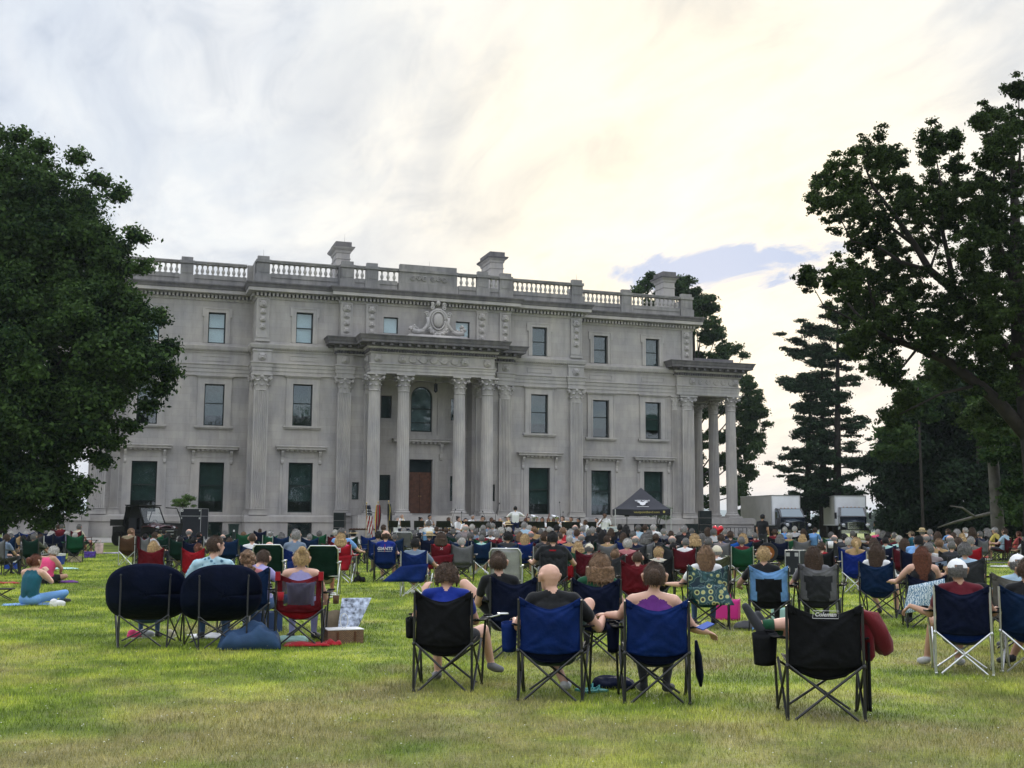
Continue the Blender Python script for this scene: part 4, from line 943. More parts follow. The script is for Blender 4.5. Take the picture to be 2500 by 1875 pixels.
# -- tall pines behind the trucks
L_PINE = leaf_mat('pine_needles', (.010, .024, .013), (.036, .064, .030), .1)
def pine(label, px, d, top, levels, seed, n=26000, lean=0):
    r_ = random.Random(seed); base = at(px, d); lim = []; cl = []; K = pxm(d)
    tp = at(px + lean, d, py=top)
    tr = [(base + Vector((0, 0, -2)), .42), (base + Vector((0, 0, 1)), .38), (base.lerp(tp, .5), .24), (tp, .05)]
    for py, lft, rgt in levels:
        for sd, ex in ((-1, lft), (1, rgt)):
            if ex <= 0: continue
            for rep in range(2):
                e_ = ex * r_.uniform(.35, 1.08) * K; yy = r_.uniform(-.8, .8) * e_; o0 = at(px + lean * (1277 - py) / (1277 - top), d, py=py + r_.uniform(-16, 18))
                tip = o0 + RT * sd * e_ + FH * yy + Vector((0, 0, r_.uniform(-.12, .34) * e_)); mid = o0.lerp(tip, .5) + Vector((0, 0, -.09 * e_))
                lim.append(([o0, mid, tip], .07, .015)); k = max(2, int(e_ / .55))
                for i in range(1, k + 1):
                    t = i / k; p = o0.lerp(tip, t) + Vector((0, 0, -.09 * e_ * math.sin(PI * t)))
                    if t < .25 and r_.random() < .5: continue
                    q = r_.uniform(.30, .64) * (1.15 - .3 * t); cl.append((p.x + r_.uniform(-.4, .4), p.y + r_.uniform(-.5, .5), p.z + r_.uniform(-.05, .3), q * 1.3, q * 1.3, q * r_.uniform(.3, .7)))
    return tree('pine_tree', label, tr, cl, L_PINE, .12, n, limbs=lim, up=.8, group='tall pines behind the trucks')
pine('tallest pine with two-sided plates of needles behind the box trucks', 2045, 95, 742, [(765, 45, 40), (790, 62, 40), (815, 105, 60), (838, 128, 50), (862, 110, 55), (890, 60, 60), (925, 130, 70), (955, 150, 45), (985, 60, 40), (1010, 95, 55), (1045, 110, 95), (1075, 60, 90), (1105, 95, 60), (1140, 90, 95), (1170, 120, 75), (1200, 110, 50), (1235, 60, 40)], 3, 70000)
pine('slimmer pine standing left of the tallest one behind the trucks', 2012, 100, 850, [(880, 70, 20), (920, 90, 30), (950, 100, 30), (1000, 60, 30), (1040, 80, 20), (1085, 95, 30), (1120, 110, 40), (1150, 120, 30), (1185, 140, 40), (1215, 100, 40)], 5, 40000, -6)
pine('smallest pine with low spreading boughs above the black truck', 1968, 104, 930, [(960, 20, 30), (1000, 35, 40), (1050, 35, 50), (1100, 55, 40), (1140, 75, 30), (1170, 95, 60), (1200, 110, 90), (1225, 90, 80), (1250, 60, 120), (1270, 50, 130), (1290, 60, 130)], 9, 46000, 12)
# -- dark evergreen mass and the trees in front of it, right
L_DARK = leaf_mat('dark_evergreen_leaves', (.006, .016, .008), (.022, .042, .018), .1)
L_MID = leaf_mat('mid_green_leaves', (.018, .045, .014), (.055, .095, .025), .3)
def px_tree(name, label, blist, d, base_px, leafm, size, n, r0, r1, per=7, dj=3, trunk_r=.35, lim=True, bark=BARK, flat=.6, top=None, tpath=None, up=.4):
    bb = []
    for px, py, r in blist: dd = d + rnd.uniform(-dj, dj); bb.append((at(px, dd, py=py), (r * pxm(dd),) * 3))
    cl = clumps(bb, per, r0, r1, flat, .5); base = at(base_px, d); hi = max(c.z + r[2] * .4 for c, r in bb)
    tr = tpath or [(base + Vector((0, 0, -1.5)), trunk_r * 1.2), (base + Vector((0, 0, 1)), trunk_r), (base + Vector((0, 0, hi * .9)), .06)]
    lm = [(wob(base + Vector((0, 0, max(1.2, c.z * .55))), c, 4, .25), .11, .03) for c, r in bb[::2]] if lim else []
    return tree(name, label, tr, cl, leafm, size, n, bark=bark, limbs=lm, up=up)
px_tree('spruce_tree', 'blackish green spruce with sweeping boughs in the dark stand behind the lawn', [(2330,930,62),(2290,985,75),(2240,1040,75),(2330,1050,100),(2215,1110,75),(2300,1130,100),(2185,1175,60),(2270,1200,95),(2230,1250,80),(2150,1120,26),(2160,1215,28),(2130,1140,16),(2180,1270,40),(2300,1280,80)], 84, 2270, L_DARK, .17, 90000, .5, 1.1, 6)
px_tree('spruce_tree', 'second dark spruce of the stand, filling the gap under the oak limbs', [(2400,950,85),(2460,1020,100),(2390,1080,100),(2450,1150,100),(2360,1200,90),(2430,1260,90),(2500,1200,90),(2380,1290,70),(2540,1050,120)], 80, 2400, L_DARK, .17, 80000, .5, 1.1, 6)
px_tree('maple_sapling', 'lighter green bushy tree beside the dark spruces', [(2290,905,38),(2250,945,42),(2225,985,38),(2265,1000,42),(2185,1060,36),(2205,1100,30),(2160,1100,24)], 76, 2255, L_MID, .15, 26000, .4, .8, 7, trunk_r=.10, lim=False)
px_tree('beech_tree', 'mid green tree with a pale grey trunk behind the seated group at the right', [(2480,1085,58),(2500,1165,60),(2470,1235,40),(2425,1050,36),(2520,1250,50),(2410,975,44),(2418,1060,40),(2432,1105,30),(2400,1015,48)], 58, 2437, L_MID, .12, 36000, .35, .7, 8, bark=BARKG, lim=False,
        tpath=[(at(2440, 60) + Vector((0, 0, -.3)), .42), (at(2436, 60, py=1285), .34), (at(2430, 60, py=1200), .30), (at(2424, 60, py=1120), .27), (at(2405, 60, py=1000), .18)])
# fallen grey limb under the spruces
b = MB(); b.path([at(2425, 62, py=1252), at(2380, 64, py=1262), at(2330, 66, py=1275), at(2290, 67, py=1288)], [.10, .09, .07, .04], 7); b.path([at(2380, 64, py=1262), at(2350, 63, py=1240), at(2320, 63, py=1235)], [.07, .05, .02], 6)
tag(b.build('dead_branch', BARKG, None, True), 'bare grey dead branch hanging low in front of the dark spruces', 'branch')
# -- tree behind the north porch
L_BACK = leaf_mat('linden_leaves', (.018, .042, .016), (.05, .085, .028), .4)
BT = [(1581,694,24),(1590,672,12),(1554,710,12),(1610,710,20),(1640,700,26),(1663,691,24),(1681,683,14),(1657,709,20),(1699,712,12),(1680,730,30),(1717,741,30),(1735,752,20),(1708,760,24),(1735,803,33),(1750,817,18),(1726,830,18),(1717,788,14),(1771,848,20),(1762,866,24),(1798,857,17),(1735,875,20),(1705,875,20),(1816,866,7),(1835,1038,44),(1825,1074,42),(1853,1092,16),(1816,1119,33),(1816,1165,32),(1807,1201,28),(1816,1237,22),(1762,1065,24),(1766,1128,24),(1722,1074,24),(1722,1165,28),(1722,1228,20),(1766,1201,14),(1835,966,36),(1829,1002,38),(1822,930,22),(1722,1000,26),(1700,950,30),(1760,1000,14),(1700,1120,26),(1860,1010,12),(1660,780,50),(1620,850,60),(1650,950,60),(1600,760,40),(1808,1262,16)]
px_tree('linden_tree', 'tall leafy tree rising behind the side porch and the end chimney', [(a_, b_2, r2 * 1.12) for a_, b_2, r2 in BT], 128, 1700, L_BACK, .17, 110000, .35, .75, 8, dj=4, trunk_r=.5)
# -- small plants by the house
def bushy(name, label, px, py, rx, ry, d, stem_py, leafm, n, size, cat, pot=None):
    c = at(px, d, py=py); base = at(px, d); r = (rx * pxm(d), rx * pxm(d), ry * pxm(d)); cl = clumps([(c, r)], 18, .14, .3, .5, .3)
    st = at(px, d, py=stem_py); lm = [([st, st.lerp(Vector(q[:3]), .5), Vector(q[:3])], .02, .006) for q in cl[::3]]
    return tree(name, label, [(base, .05), (st, .03), (c, .01)], cl, leafm, size, n, limbs=lm, cat=cat)
L_LT = leaf_mat('bay_leaves', (.05, .10, .03), (.12, .19, .06), .3)
bushy('potted_shrub', 'light green airy shrub standing by the black flight case', 446, 1226, 40, 22, 73, 1262, L_LT, 5200, .05, 'shrub')
L_SL = leaf_mat('silver_leaves', (.10, .14, .09), (.30, .34, .27), .3)
bushy('olive_shrub', 'silvery small shrub with pale blooms beside the black canopy', 1606, 1248, 46, 32, 66, 1290, L_SL, 5200, .05, 'shrub')
b = MB(); c = at(446, 73); b.lathe([(.18, 0), (.20, .1), (.12, .16), (.12, .24), (.30, .45), (.34, .75), (.38, .80), (.38, .86)], (c.x, c.y, c.z), 16)
tag(b.build('urn', STONEP, None, True), 'grey stone urn under the light green shrub by the flight case', 'urn')
# hazy woods on the far bank edge, seen past the trucks
px_tree('bank_tree', 'hazy pale blue green tree on the slope beyond the lawn edge', [(2100,1262,22),(2120,1275,26),(2145,1262,22),(2170,1258,18),(2190,1275,22),(2215,1270,26),(2075,1275,22),(2050,1280,20)], 700, 2140, L_MID, .9, 9000, 1.5, 3, 4, dj=20, lim=False)

# unseen line of trees added behind the camera for the window panes to reflect
for i, (x, y, h, rr) in enumerate(((-128, -152, 16, 12), (-108, -158, 17, 12), (-90, -150, 15, 12), (-72, -158, 17, 12), (-54, -150, 14.5, 12), (-38, -158, 17, 12), (-22, -150, 19, 12), (-6, -156, 24, 12), (10, -150, 27, 12), (28, -158, 26, 13), (46, -150, 24, 12), (66, -158, 21, 12), (84, -150, 22, 12), (102, -158, 20, 12), (120, -152, 19, 12), (140, -158, 19, 12))):
    bb = Vector((x, y, -1)); cl = clumps([(bb + Vector((0, 0, h * .58)), (rr, rr * .8, h * .40)), (bb + Vector((0, 3, 4)), (rr, 3, 5))], 2.6, 1.0, 2.4, .8, .2)
    tree('shade_tree', 'added shade tree behind the camera, reflected in the mansion windows', [(bb, .5), (bb + Vector((0, 0, h * .8)), .1)], cl, L_MID, .5, 9000, group='shade trees behind the camera')

px_tree('yew_hedge', 'dark evergreen mass behind the drooping maple boughs at the picture edge', [(-60,1180,70),(-10,1200,60),(40,1225,45),(85,1235,34),(10,1270,50),(60,1285,30),(-60,1270,60)], 92, 10, L_DARK, .18, 24000, .5, 1.0, 6)
# ================================================================ colours
CO = dict(black=(.011,.012,.014), charcoal=(.035,.037,.042), grey=(.15,.15,.16), pale_grey=(.42,.42,.43), white=(.72,.72,.72), cream=(.55,.50,.38), navy=(.005,.009,.030), dark_blue=(.006,.022,.065), blue=(.006,.024,.13),
    royal_blue=(.006,.022,.20), bright_blue=(.012,.09,.38), sky_blue=(.16,.33,.62), pale_blue=(.36,.50,.62), grey_blue=(.16,.21,.28), teal=(.012,.085,.12), mint=(.38,.60,.55), red=(.30,.010,.018), maroon=(.10,.010,.018), dark_red=(.13,.009,.016),
    pink=(.62,.06,.17), coral=(.60,.12,.11), dusty_pink=(.42,.16,.17), olive=(.06,.066,.035), green=(.012,.075,.035), dark_green=(.006,.026,.018), khaki=(.22,.18,.11), tan=(.36,.24,.12), brown=(.085,.045,.025),
    purple=(.11,.025,.17), lilac=(.30,.28,.50), yellow=(.6,.5,.12), plaid=(.20,.17,.17), denim=(.05,.09,.19), taupe=(.13,.125,.11), orange=(.45,.16,.04))
HC = dict(white=(.44,.42,.39), grey=(.13,.125,.12), silver=(.26,.25,.24), blond=(.40,.27,.13), light_brown=(.17,.10,.055), brown=(.055,.032,.019), black=(.009,.008,.008), auburn=(.12,.040,.020))
SK = dict(pale=(.60,.36,.27), tan=(.42,.24,.16), brown=(.15,.075,.045), sunburnt=(.58,.24,.18))
def fab(c): return mat('cloth_' + c, CO[c], .85, spec=.15, var=.16, vscale=5, bump=.35, bscale=16, sheen=.15)
def nylon(c):
    v = tuple(q * .72 for q in CO[c]); return mat('nylon_' + c, v, .65, spec=.07, var=.28, vscale=4, bump=.9, bscale=8)
def skin(c): return mat('skin_' + c, SK[c], .5, spec=.35, var=.07, vscale=14)
def hairm(c): return mat('hair_' + c, HC[c], .6, spec=.3, var=.45, vscale=45, bump=.7, bscale=60)
EYEM = mat('dark_eye', (.02, .015, .012), .3); LIP = mat('lip', (.35, .12, .10), .5)
STEEL = mat('dark_steel_tube', (.014, .015, .017), .35, spec=.5); SILV = mat('aluminium_tube', (.62, .63, .64), .3, .85); WHT = mat('white_plastic', (.62, .62, .60), .5)
# ---- bodies: tapered limbs merged into one continuous surface; slots: skin, shirt, sleeve, forearm, thigh, shin, shoe
REG = dict(skin=0, shirt=1, sleeve=2, fore=3, thigh=4, shin=5, shoe=6, shld=9, knee=10)
def V3(*a): return Vector(a)
def capsule(b, p, q, r1, r2, n=10):
    p, q = Vector(p), Vector(q); d = q - p
    if d.length < 1e-5: b.ell(p, max(r1, r2), n, 8); return
    dn = d.normalized(); pts = []; rad = []
    for k in (1, .8, .45): pts.append(p - dn * r1 * k); rad.append(r1 * math.sqrt(max(.02, 1 - k * k)))
    pts += [p, q]; rad += [r1, r2]
    for k in (.45, .8, 1): pts.append(q + dn * r2 * k); rad.append(r2 * math.sqrt(max(.02, 1 - k * k)))
    b.path(pts, rad, n)
SIT = dict(pel=(0, -.04, .41), waist=(0, -.13, .55), chest=(0, -.19, .76), neck=(0, -.20, .93), head=(0, -.165, 1.065), sh=(.175, -.19, .875), el=(.27, -.02, .64), wr=(.27, .21, .665), hip=(.085, 0, .40), kn=(.14, .43, .50), an=(.14, .47, .09), hd=(-.02, .09, -.01))
GND = dict(pel=(0, 0, .12), waist=(0, -.01, .26), chest=(0, .03, .46), neck=(0, .07, .62), head=(0, .12, .745), sh=(.17, .05, .565), el=(.22, .18, .36), wr=(.12, .36, .30), hip=(.09, .03, .11), kn=(.34, .28, .17), an=(.06, .34, .07), hd=(-.04, .07, 0))
STD = dict(pel=(0, 0, .93), waist=(0, -.01, 1.06), chest=(0, -.01, 1.30), neck=(0, 0, 1.48), head=(0, .03, 1.63), sh=(.19, 0, 1.42), el=(.24, -.02, 1.14), wr=(.24, .10, .92), hip=(.09, 0, .90), kn=(.11, .03, .48), an=(.12, -.02, .08), hd=(0, .03, -.08))
BODYC = {}
def body_mesh(base, J=None, g=1.0, voxel=.03, fingers=False, tilt=0, headyaw=0, key=None):
    """J overrides joints; keys ending in L or R pick a side (x given signed)"""
    if key and key in BODYC: return BODYC[key]
    P = {k: Vector(v) for k, v in base.items()}; Jt = {}
    for k in ('sh', 'el', 'wr', 'hip', 'kn', 'an', 'hd'):
        for s, sg in (('L', -1), ('R', 1)): Jt[k + s] = Vector((P[k].x * sg, P[k].y, P[k].z))
    for k in ('pel', 'waist', 'chest', 'neck', 'head'): Jt[k] = P[k]
    for k, v in (J or {}).items(): Jt[k] = Vector(v)
    J = Jt; pr = []
    def a(p, q, r1, r2, reg): pr.append((Vector(p), Vector(q), r1, r2, reg))
    for s in (-1, 1):
        o = Vector((s * .062 * g, 0, 0)); o2 = Vector((s * .075 * g, 0, 0)); o3 = Vector((s * .07, 0, .01))
        a(J['pel'] + o, J['waist'] + o, .105 * g, .100 * g, 'thigh' if False else 'shirt'); a(J['waist'] + o, J['chest'] + o2, .100 * g, .105 * g, 'shirt'); a(J['chest'] + o2, J['neck'] * .45 + J['chest'] * .55 + o3, .100 * g, .075, 'shirt')
    a(J['waist'] - V3(0, .012, 0), J['chest'] - V3(0, .016, 0), .098 * g, .100 * g, 'shirt'); a(J['chest'] - V3(0, .016, 0), J['neck'] - V3(0, .01, .06), .100 * g, .070, 'shirt')
    a(J['pel'] - V3(.09, 0, .01), J['pel'] + V3(.09, 0, -.01), .108 * g, .108 * g, 'thigh')
    a(J['shL'], J['neck'] - V3(.03, 0, .02), .058, .055, 'shld'); a(J['shR'], J['neck'] - V3(-.03, 0, .02), .058, .055, 'shld')
    a(J['neck'], J['head'] - V3(0, .02, .04), .050, .048, 'skin')
    H = J['head']; R = Matrix.Rotation(headyaw, 3, 'Z') @ Matrix.Rotation(tilt, 3, 'X')
    HS = 1.11
    def hp(x, y, z): return H + R @ Vector((x, y, z)) * HS
    a(hp(0, -.018, .032), hp(0, .012, .030), .082 * HS, .080 * HS, 'skin'); a(hp(0, .018, .0), hp(0, .045, -.065), .068 * HS, .040 * HS, 'skin'); a(hp(0, -.03, .0), hp(0, -.03, -.02), .070 * HS, .060 * HS, 'skin')
    a(hp(0, .088, .012), hp(0, .106, -.018), .010, .014, 'skin'); a(hp(-.018, .086, .035), hp(.018, .086, .035), .014, .014, 'skin'); a(hp(-.014, .086, -.045), hp(.014, .086, -.045), .010, .010, 'skin')
    for s in (-1, 1): a(hp(s * .094, -.014, .024), hp(s * .088, .002, -.024), .020, .014, 'skin')
    for s, sg in (('L', -1), ('R', 1)):
        el, wr, sh = J['el' + s], J['wr' + s], J['sh' + s]; mid = sh.lerp(el, .55)
        a(sh, mid, .058 * g, .053 * g, 'shld'); a(sh.lerp(el, .2), mid, .060 * g, .056 * g, 'shld'); a(mid, el, .046 * g, .041, 'sleeve'); a(el, el.lerp(wr, .35), .042, .041, 'fore'); a(el.lerp(wr, .35), wr, .041, .027, 'fore')
        hd = J['hd' + s] if ('hd' + s) in J and J['hd' + s].length < .3 else J['hd' + s] - wr
        d = hd.normalized(); side = d.cross(V3(0, 0, 1)); side = side.normalized() if side.length > .1 else V3(1, 0, 0); up_ = side.cross(d)
        pm = wr + d * .055
        if fingers:
            for o_ in (-.024, -.008, .008, .024): a(wr + side * o_ * .6 + d * .015, wr + side * o_ + d * .078, .015, .0125, 'skin')
            for i, (o_, L_) in enumerate(((-.031, .060), (-.0105, .074), (.0105, .078), (.031, .068))):
                f0 = wr + side * o_ + d * .080; f1 = f0 + d * L_ * .5 - up_ * L_ * .18 + side * o_ * .12; f2 = f1 + d * L_ * .28 - up_ * L_ * .42
                a(f0, f1, .0100, .0090, 'skin'); a(f1, f2, .0088, .0075, 'skin')
            t0 = wr + side * -.028 * sg * -1 + d * .03; t1 = t0 + side * .032 * sg + d * .03 - up_ * .012; a(t0, t1, .0135, .0105, 'skin'); a(t1, t1 + d * .028 - up_ * .012, .0105, .009, 'skin')
        else:
            a(wr, wr + d * .075, .028, .034, 'skin'); a(wr + d * .075 - side * .02, wr + d * .14 - side * .02 - up_ * .03, .016, .012, 'skin'); a(wr + d * .075 + side * .014, wr + d * .15 + side * .016 - up_ * .035, .017, .012, 'skin'); a(wr + d * .03, wr + d * .07 + side * .045 * sg, .016, .012, 'skin')
        hi, kn, an = J['hip' + s], J['kn' + s], J['an' + s]
        hm_ = hi.lerp(kn, .62); a(hi, hm_, .088 * g, .074, 'thigh'); a(hm_, kn, .071, .061, 'knee'); m2 = kn.lerp(an, .3); a(kn, m2, .058, .058, 'shin'); a(m2, an, .057, .037, 'shin')
        fd = (J['toe' + s] - an) if ('toe' + s) in J else (Vector((sg * .05, .17, -.05 if an.z < .2 else -.08)))
        a(an + V3(0, -.02, -.03), an + fd * .5 + V3(0, 0, -.02), .042, .044, 'shoe'); a(an + fd * .5 + V3(0, 0, -.02), an + fd, .043, .034, 'shoe')
    b = MB()
    for p, q, r1, r2, _ in pr: capsule(b, p, q, r1, r2, 12 if voxel < .02 else 9)
    o = b.build('tmp', [])
    md = o.modifiers.new('r', 'REMESH'); md.mode = 'VOXEL'; md.voxel_size = voxel; md.use_smooth_shade = True
    sm = o.modifiers.new('s', 'SMOOTH'); sm.factor = .5; sm.iterations = 2 if voxel > .02 else 4
    dg = bpy.context.evaluated_depsgraph_get(); dg.update(); me = bpy.data.meshes.new_from_object(o.evaluated_get(dg)); bpy.data.objects.remove(o)
    n = len(me.polygons); C_ = np.empty(n * 3); me.polygons.foreach_get('center', C_); C_ = C_.reshape(-1, 3); best = np.full(n, 9.0); reg = np.zeros(n, int)
    for p, q, r1, r2, rg in pr:
        p_, q_ = np.array(p), np.array(q); d = q_ - p_; L2 = max(d @ d, 1e-9); t = np.clip(((C_ - p_) @ d) / L2, 0, 1)
        ds = np.linalg.norm(C_ - (p_ + t[:, None] * d), axis=1) - (r1 + (r2 - r1) * t); mk = ds < best; best[mk] = ds[mk]; reg[mk] = REG[rg]
    for s in (-1, 1):
        e_ = np.array(hp(s * .032, .083, .018)); reg[np.linalg.norm(C_ - e_, axis=1) < max(.0115, voxel * .55)] = 7
    e_ = np.array(hp(0, .092, -.047)); mk = (np.abs(C_ - e_) < np.array([.026, .02, max(.007, voxel * .3)])).all(1); reg[mk] = 8
    me.materials.clear()
    for _ in range(11): me.materials.append(skin('pale'))
    me.polygons.foreach_set('material_index', reg); me.polygons.foreach_set('use_smooth', [True] * n); me.name = 'person'
    BODYC[key or ('u%d' % len(BODYC))] = me; me['hx'] = tuple(H); me['hyaw'] = headyaw; me['tilt'] = tilt
    return me
# ---- hair and hats, in head coordinates
HM = {}
def shell(rx, ry, rz, keep, c=(0, -.005, .012), amp=.004, fr=18, nu=28, nv=20):
    b = MB(); b.ell(c, (rx, ry, rz), nu, nv); vs = []
    for v in b.v:
        p = Vector(v); k = noise.noise(p * fr) * amp + noise.noise(p * fr * 2.7) * amp * .6; q = p - Vector(c); vs.append(tuple(p + q.normalized() * k))
    b.v = vs; f2 = [f for f in b.f if keep(*(sum(b.v[i][k] for i in f) / len(f) for k in range(3)))]
    b.f = f2; b.m = [0] * len(f2); return b
def hair_mesh(st):
    if st in HM: return HM[st]
    face = lambda x, y, z: not (y > .050 and z < .075) and not (z < -.050) and not (abs(x) > .06 and y > .012 and z < .03)
    if st == 'short': b = shell(.090, .108, .112, face, amp=.005)
    elif st == 'buzz': b = shell(.0865, .104, .106, face, amp=.0015)
    elif st == 'curly': b = shell(.101, .118, .124, lambda x, y, z: not (y > .055 and z < .07) and z > -.055, amp=.017, fr=30, nu=40, nv=30)
    elif st == 'fringe': b = shell(.089, .106, .104, lambda x, y, z: face(x, y, z) and z < .045 + .25 * max(0, -y - .07), amp=.003)
    elif st in ('long', 'longer'):
        b = shell(.094, .112, .114, lambda x, y, z: not (y > .045 and z < .07) and z > -.04, amp=.004)
        L_ = .30 if st == 'long' else .40
        b.grid(lambda u, v: ((.088 + .018 * math.sin(v * 3) - .03 * v * v) * math.sin((u - .5) * 4.0) * 1.0 + .007 * noise.noise(Vector((u * 16, v * 2, 0))), -.012 - (.092 + .012 * math.sin(PI * v)) * math.cos((u - .5) * 4.0) * .9, .03 - L_ * v - .02 * abs(noise.noise(Vector((u * 9, 0, 1)))) * v), 26, 12, thick=.022)
    elif st == 'bob':
        b = shell(.112, .124, .130, lambda x, y, z: not (y > .055 and z < .07) and z > -.06, amp=.012, fr=16, nu=40, nv=28)
        b.grid(lambda u, v: ((.108 + .02 * v) * math.sin((u - .5) * 4.2) + .014 * noise.noise(Vector((u * 9, v * 4, 0))), -.012 - (.112 + .012 * v) * math.cos((u - .5) * 4.2) + .01 * noise.noise(Vector((u * 9, v * 5, 3))), .0 - .15 * v - .03 * noise.noise(Vector((u * 8, 0, 1))) * v), 30, 8, thick=.03)
    elif st in ('bun', 'lowbun', 'braid', 'pony'):
        b = shell(.092, .110, .113, face, amp=.005)
        if st == 'bun': b.ell((0.01, -.085, .115), (.042, .040, .036), 12, 8)
        elif st == 'lowbun': b.ell((0.0, -.135, .03), (.048, .038, .050), 12, 8)
        elif st == 'pony': b.path([(0, -.10, .03), (0.01, -.145, .0), (0.02, -.15, -.08), (.01, -.13, -.19)], [.028, .034, .030, .010], 8)
        else:
            for k in range(7): b.ell((.018 * (1 if k % 2 else -1) + .006 * k, -.112 - .006 * k, .06 - .034 * k), (.034, .026, .028), 8, 6)
            for k in range(22): t = rnd.random() * 6.3; b.ell((.088 * math.cos(t), -.02 + .085 * math.sin(t) * (1 if math.sin(t) < 0 else .3), -.03 + .1 * rnd.random()), .020, 6, 5)
    elif st == 'cap':
        b = shell(.094, .110, .104, lambda x, y, z: z > .035 and not (y < -.075 and z < .062 and abs(x) < .035), c=(0, -.004, .014), amp=.0)
        b.grid(lambda u, v: ((u - .5) * .15 * (1 - .25 * v * v), .088 + .085 * v - .06 * (2 * u - 1) ** 2 * v ** 2, .048 - .02 * v - .02 * (2 * u - 1) ** 2), 8, 5, thick=.006); b.ell((0, -.004, .119), .008, 6, 4)
    elif st == 'beanie': b = shell(.093, .111, .118, lambda x, y, z: z > .02, amp=.002)
    elif st in ('straw', 'visor'):
        b = MB(); R_ = .20
        b.lathe([(.096, .045), (R_, .030), (R_ + .004, .034), (.10, .056)], (0, 0, 0), 28)
        if st == 'straw': b.lathe([(.100, .05), (.098, .10), (.086, .135), (.05, .150), (.005, .152)], (0, 0, 0), 24)
        else: b.v = [(x, y * (1.0 if y > 0 else .75), z) for x, y, z in b.v]
    if st not in ('cap', 'beanie', 'straw', 'visor'):      # loose strands over the mass of hair
        r_ = random.Random(len(HM) + 3); nf = len(b.f); L_, up_, cnt = dict(short=(.030, .5, 900), buzz=(.010, .6, 700), curly=(.026, 1.4, 1500), fringe=(.022, .4, 700), long=(.075, .22, 1300), longer=(.085, .22, 1500), bob=(.055, .5, 1500)).get(st, (.034, .4, 1000)); vs, fs = [], []
        for k in range(cnt):
            f = b.f[r_.randrange(nf)]; P_ = [Vector(b.v[i]) for i in f]; c = sum(P_, Vector()) / len(P_); c = c.lerp(P_[r_.randrange(len(P_))], r_.random() * .9); o_ = (c - Vector((0, -.01, min(.01, c.z)))).normalized()
            d = Vector((r_.gauss(0, .35), r_.gauss(0, .35) - .25 * (c.y < .03), -1)) if st != 'curly' else Vector((r_.gauss(0, 1), r_.gauss(0, 1), r_.gauss(0, 1)))
            d = (d - o_ * d.dot(o_)).normalized() + o_ * up_ * .35 * r_.random(); s_ = d.cross(o_).normalized() * .0028; e = c + d.normalized() * L_ * r_.uniform(.5, 1.3)
            vs += [c - s_ + o_ * .002, c + s_ + o_ * .002, e + o_ * .004]; fs.append((3 * k, 3 * k + 1, 3 * k + 2))
        b.add(vs, fs)
    me = b.mesh(st, [hairm('brown')], True); HM[st] = me; return me
STRAW = mat('straw', (.48, .37, .20), .8, var=.15, vscale=60); HATB = mat('hat_band', (.03, .02, .02), .8)
def set_mats(o, ms):
    for i, m_ in enumerate(ms):
        if i < len(o.material_slots): o.material_slots[i].link = 'OBJECT'; o.material_slots[i].material = m_
def person(me, loc, rz, sc, skn, shirt, pants, hair=None, hat=None, sleeves='short', legs='long', shoe='charcoal', label=None, group=None, girthx=1.0, shirtmat=None, sock=None):
    o = link('person', me); o.location = loc; o.rotation_euler = (0, 0, rz); o.scale = (sc * girthx, sc, sc)
    S = skin(skn); T = shirtmat or fab(shirt); P_ = fab(pants)
    set_mats(o, [S, T, T if sleeves == 'long' else S, T if sleeves == 'long' else S, P_, P_ if legs == 'long' else S, fab(shoe), EYEM, LIP, S if sleeves == 'tank' else T, P_ if legs == 'long' else S])
    
    H = Vector(me['hx']); eul = (me['tilt'], 0, me['hyaw'])
    def put(nm, st, m_):
        h = link(nm, hair_mesh(st), o); h.location = H; h.rotation_euler = eul; h.scale = (1.11,) * 3; set_mats(h, [m_]); return h
    if hair and hair[0] != 'bald': put('hair', hair[0], hairm(hair[1]))
    if hat:
        st, c = hat; h = put('sun_hat' if st in ('straw', 'visor') else 'cap' if st == 'cap' else 'knit_cap', st, STRAW if c == 'straw' else fab(c))
        if st == 'straw':
            bb = MB(); bb.lathe([(.1015, .052), (.1010, .080)], (0, 0, 0), 24); q = bb.build('hat_band', HATB, h)
    return tag(o, label, 'person', group)
